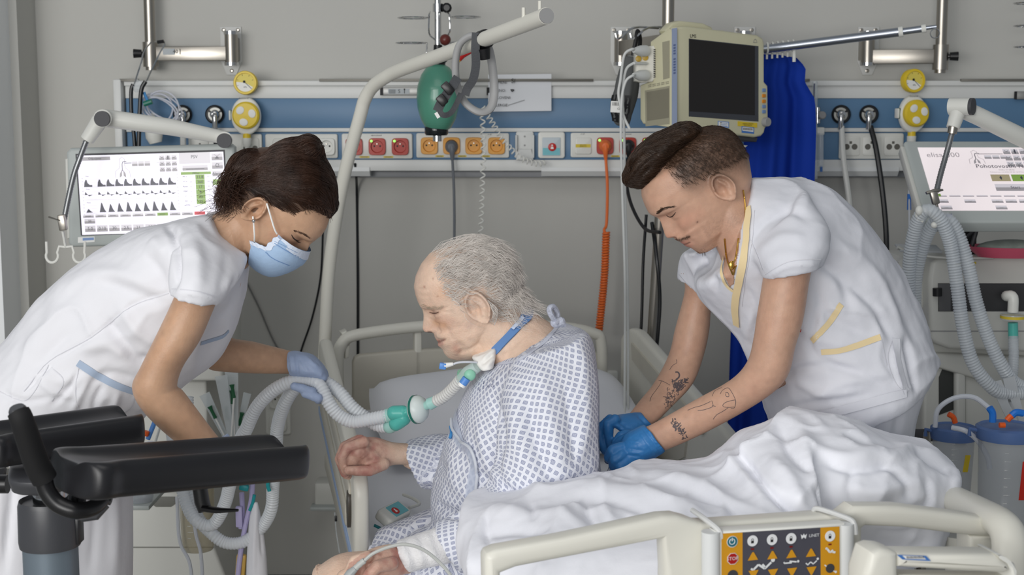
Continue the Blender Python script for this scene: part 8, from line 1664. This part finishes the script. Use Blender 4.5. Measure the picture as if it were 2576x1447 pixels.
t = thing('drainage_bag', 'white covered drainage bag hanging by the hose loop', 'bag', P(645, 1440, 3.25)); b = MB(); loft(b, [(640, 1262, 648, 1262, 3.24, .006), (628, 1300, 656, 1296, 3.24, .014), (624, 1350, 664, 1345, 3.24, .02), (620, 1420, 672, 1420, 3.24, .022), (618, 1520, 676, 1520, 3.24, .02)], sub=5); m_ = fuse(b, .0035, 3); folds(m_, [([(645, 1270), (640, 1360), (638, 1447)], .004, 5), ([(655, 1300), (660, 1400)], -.004, 5)]); place('bag_cover', m_, M_scrub, t); b = MB(); b.tube([P(640, 1245, 3.24), P(636, 1265, 3.24), P(628, 1285, 3.24)], .004, 8, sm=4); b.build('bag_hook', mat('teal_clamp'), t); b = MB(); b.at(frame(P(606, 1425, 3.26), (1, 0, -.1), (0, 0, 1))); b.box((0, 0, 0), (.024, .06, .014), .005); b.build('fluid_chamber', mat('amber_fluid', (216, 176, 90), .25, alpha=.85), t)
# wall bits between the cart and the bed
t = thing('wall_dispenser', 'white dispenser box on the wall behind the left bed rail', 'dispenser', P(822, 1250, 4.4)); b = MB(); b.at(wallf(825, 1245, 4.42)); b.prism(rrect(.085, .075, .008), -.08, .0, .006); b.build('dispenser_body', M_vw, t); b = MB(); b.at(wallf(818, 1276, 4.41)); b.box((0, 0, 0), (.09, .012, .05), .003); b.build('drip_tray', M_vg, t)
t = thing('rail_pouch', 'small clear pouch hooked below the left bed rail', 'pouch', P(846, 1330, 3.3)); b = MB(); b.tube([P(842, 1290, 3.35), P(846, 1340, 3.35), P(854, 1390, 3.35)], .005, 8, flat=.3); b.build('pouch_strip', M_clear, t); b = MB(); b.at(frame(P(845, 1305, 3.34), (1, 0, 0), (0, 0, 1))); b.box((0, 0, 0), (.006, .014, .003), .001); b.build('pouch_clip', M_black, t)
# coiled clear tubing and mask hanging at the left of the wall unit, stethoscope
t = thing('coiled_tubing', 'coil of clear oxygen tubing hanging at the left end of the wall unit', 'tubing', P(390, 270, 4.3)); rr_ = np.random.default_rng(4)
b = MB()
for k in range(5):
    cx, cy = 400+rr_.uniform(-12, 12), 268+rr_.uniform(-10, 10); a_, e_ = rr_.uniform(34, 52), rr_.uniform(26, 40); ro = R_(25+rr_.uniform(-12, 12)); pts = []
    for q in np.linspace(0, 2*math.pi, 25): x, y = a_*math.cos(q), e_*math.sin(q); pts.append(P(cx+x*math.cos(ro)-y*math.sin(ro), cy+x*math.sin(ro)+y*math.cos(ro), 4.32-.006*k))
    b.tube(pts, .0026, 8)
b.tube([P(440, 285, 4.3), P(448, 310, 4.31), P(440, 340, 4.32)], .0026, 8, sm=4); b.build('tube_coil', mat('tubing_clear', (222, 224, 234), .2, alpha=.6), t)
b = MB(); b.tube([P(362, 262, 4.27), P(382, 255, 4.27)], .008, 10); b.build('green_connector', mat('teal_green', (20, 110, 92), .4), t); b = MB(); b.tube([P(362, 232, 4.28), P(372, 256, 4.28)], .0045, 8); b.build('blue_sleeve', mat('clip_blue'), t)
b = MB(); b.tube([P(355, 205, 4.29), P(345, 222, 4.29), P(346, 232, 4.29)], [.014, .018, .008], 14); b.build('mask_adapter', M_clear, t); b = MB(); b.at(wallf(388, 312, 4.33)); b.M = Matrix.Identity(4); b.tube([P(386, 322, 4.3), P(388, 345, 4.3), P(392, 360, 4.3)], [.026, .025, .018], 20); b.tube([P(385, 285, 4.34), P(386, 322, 4.32)], .006, 8); b.build('humidifier_cup', M_white, t)
t = thing('stethoscope', 'black stethoscope hanging from the left wall arm', 'stethoscope', P(350, 250, 4.3))
b = MB(); b.tube([P(*q) for q in [(335, 212, 4.28), (330, 230, 4.28), (331, 290, 4.28), (338, 350, 4.28), (341, 420, 4.28)]], .006, 10, sm=5); b.tube([P(*q) for q in [(366, 205, 4.27), (356, 225, 4.27), (352, 270, 4.27), (350, 330, 4.27), (348, 420, 4.27)]], .0065, 10, sm=5); b.build('black_tubing', M_bhose, t)
b = MB(); b.tube([P(*q) for q in [(338, 212, 4.28), (346, 185, 4.28), (356, 155, 4.28), (362, 130, 4.3), (380, 106, 4.33)]], .0024, 8, sm=5); b.tube([P(*q) for q in [(368, 205, 4.27), (386, 165, 4.27), (404, 130, 4.27), (415, 110, 4.28), (408, 104, 4.3), (390, 106, 4.33)]], .0024, 8, sm=5); b.build('binaural_wire', M_chrome, t); b = MB(); b.tube([P(396, 106, 4.28), P(412, 104, 4.28)], .005, 8); b.build('ear_tips', M_black, t)
# ------------------------------------------------------------------ walker with forearm rests in the foreground
wk = thing('forearm_walker', 'black forearm walker with padded arm rests and grey column in front', 'walker', P(120, 1447, 2.25))
M_pad = mat('pad_black', (30, 30, 33), .36, bump=(900, .04)); M_col = mat('column_grey', (112, 124, 134), .4, .3); M_gph = mat('graphite', (66, 67, 71), .36)
def armrest(a, e, w, h, name='arm_pad', bulb=True):
    a, e = Vector(a), Vector(e); d = (e-a); L = d.length; d.normalize(); s = d.cross(Vector((0, 0, 1))).normalized(); u = s.cross(d); rg = []
    sec = [(-1, -.5), (-.9, -.8), (-.6, -1), (.6, -1), (.9, -.8), (1, -.5), (1, .45), (.94, .85), (.8, 1.0), (.66, .92), (.5, .62), (.25, .42), (0, .36), (-.25, .42), (-.5, .62), (-.66, .92), (-.8, 1.0), (-.94, .85), (-1, .45)]
    T = np.concatenate([[0, .008, .025, .05, .08, .12, .17], np.linspace(.24, .9, 8), [.94, .97, .99, 1]])
    for t_ in T:
        k = min(1, math.sqrt(max(0, 1-(1-min(1, t_/.05))**2))*.35+.65) if t_ < .05 else (1 if t_ < .94 else .75+.25*math.sqrt(max(0, 1-((t_-.94)/.06)**2)))
        ww = w*k*(1.12 if bulb and t_ < .12 else 1); fill = max(0, 1-t_/.2)
        row = []
        for x, y in sec:
            yy = y if y < 0 or abs(x) > .62 else y*(1-fill)+fill*.75
            row.append(a+d*(L*t_)+s*(x*ww/2)+u*(yy*h/2*(.8+.2*k)))
        rg.append(row)
    b = MB(); b.rings(rg); o = b.build(name, M_pad, wk, smooth=50); md_ = o.modifiers.new('s', 'SUBSURF'); md_.levels = 1; md_.render_levels = 2; return o
armrest(P(172, 1196, 2.14), P(728, 1150, 2.42), .15, .064); armrest(P(-60, 1128, 2.3), P(330, 1070, 2.48), .135, .06)
b = MB(); loft(b, [(48, 1150, 190, 1152, 2.42, .09), (46, 1175, 196, 1180, 2.4, .1), (52, 1208, 190, 1212, 2.4, .09)], sub=5, n=3., dome=(.008, .008)); b.build('hub', M_gph, wk)
b = MB(); b.at(frame(P(205, 1146, 2.5), (1, 0, 0), (0, 1, 0))); b.prism([(-.06, -.05), (.05, -.05), (.12, -.02), (.12, .02), (.05, .06), (-.06, .06)], -.004, .004, .002); b.build('top_plate', mat('plate_grey', (128, 128, 130), .5), wk)
for px, py, Y in ((190, 1140, 2.6), (165, 1148, 2.62)): b = MB(); c = P(px, py, Y); b.tube([c+Vector((0, 0, -.02)), c+Vector((0, 0, .012))], .009, 10); b.build('rest_bolt', M_black, wk)
b = MB(); c = P(128, 1205, 2.4); b.tube([c, P(128, 1262, 2.4)], .030, 28); b.build('inner_column', M_chrome, wk)
b = MB(); F_ = frame(P(98, 1232, 2.37), (1, 0, 0), (0, 0, 1)); b.at(F_); b.rect(-.006, -.016, .014, .016); o = b.build('scale_label', M_gph, wk, smooth=0); b = MB(); b.at(F_ @ Matrix.Translation((0, 0, .0005))); b.line([(0, .008), (.009, .008)], .0015); b.line([(.004, -.01), (.004, -.002)], .0015); b.build('scale_print', M_label, o, smooth=0)
cz = P(122, 1262, 2.4); b = MB(); F0.translation = Vector((cz.x, cz.y, 0)); b.at(F0); z1 = P(122, 1262, 2.4).z; z2 = P(122, 1372, 2.4).z; b.lathe([(.044, z1-.002), (.049, z1+.004), (.0515, z1-.004), (.0525, z2+.01), (.051, z2)], 36, cap=True); b.build('column_sleeve', M_gph, wk)
b = MB(); b.at(F0); b.lathe([(.0465, z2+.01), (.0465, .08)], 36); b.build('outer_column', M_col, wk)
b = MB(); b.at(F0); b.box((.05, 0, z2+.03), (.01, .03, .05), .002); b.build('sleeve_catch', M_blackg, wk)
b = MB(); b.at(F0); b.lathe([(.07, .05), (.06, .1), (.05, .12)], 24); b.box((.0, .0, .06), (.5, .06, .05), .015)
b.build('base_bar', M_gph, wk)
for dx, dy in ((-.25, .0), (.25, 0)):
    b = MB(); c = Vector((cz.x+dx, cz.y+dy, .05)); b.tube([c+Vector((0, -.015, 0)), c+Vector((0, .015, 0))], .05, 20); b.build('wheel', M_dark, wk)
b = MB(); b.tube([P(46, 1036, 2.1), P(56, 1060, 2.1), P(92, 1165, 2.13), P(112, 1205, 2.14)], [.0165, .0175, .0195, .0195], 18, sm=5); b.build('hand_grip', mat('grip_foam', (18, 18, 20), .75), wk)
b = MB(); c = P(46, 1036, 2.1); d = (P(46, 1036, 2.1)-P(92, 1165, 2.13)).normalized(); b.tube([c, c+d*.004, c+d*.008], [.014, .0135, .011], 16); b.build('grip_end', M_gph, wk)
b = MB(); b.tube([P(108, 1198, 2.14), P(118, 1235, 2.14), P(145, 1268, 2.14), P(190, 1285, 2.14), P(232, 1278, 2.16), P(262, 1255, 2.18)], [.014, .0135, .0135, .0135, .0125, .011], 16, sm=6); b.build('grip_rod', M_blackg, wk)
b = MB(); b.tube([P(190, 1225, 2.2), P(182, 1262, 2.18), P(192, 1290, 2.17), P(206, 1300, 2.17)], .008, 8); b.tube([P(210, 1240, 2.2), P(198, 1292, 2.17)], .007, 8); b.tube([P(205, 1300, 2.17), P(240, 1296, 2.17), P(264, 1268, 2.18)], .009, 10); b.build('grip_clamp', M_gph, wk)
b = MB(); b.at(frame(P(196, 1248, 2.2), (1, 0, 0), (0, 0, 1))); b.box((0, 0, 0), (.02, .05, .012), .003); b.build('clamp_plate', mat('plate_light', (96, 98, 98), .45), wk)
b = MB(); b.tube([P(148, 1222, 2.3), P(280, 1262, 2.3)], .007, 10); b.tube([P(160, 1206, 2.34), P(200, 1230, 2.26)], .008, 10); b.build('cross_rod', M_blackg, wk)
b = MB(); b.tube([P(-20, 1178, 2.5), P(50, 1190, 2.46)], .007, 10); b.build('cross_rod', M_metal, wk); b = MB(); b.tube([P(-12, 1218, 2.4), P(20, 1218, 2.4)], .0165, 14); b.tube([P(2, 1180, 2.45), P(-2, 1212, 2.42)], .01, 8); b.build('far_clamp', M_blackg, wk)
b = MB(); b.tube([P(502, 1222, 2.34), P(508, 1262, 2.34), P(516, 1284, 2.34)], [.013, .013, .012], 12); b.tube([P(508, 1278, 2.33), P(545, 1284, 2.33), P(600, 1284, 2.33)], [.011, .0095, .004], 12, sm=4, flat=.5); b.build('brake_lever', M_blackg, wk); b = MB(); b.ell(P(492, 1238, 2.34), (.004, .004, .004)); b.build('lever_pin', mat('spout_orange'), wk)
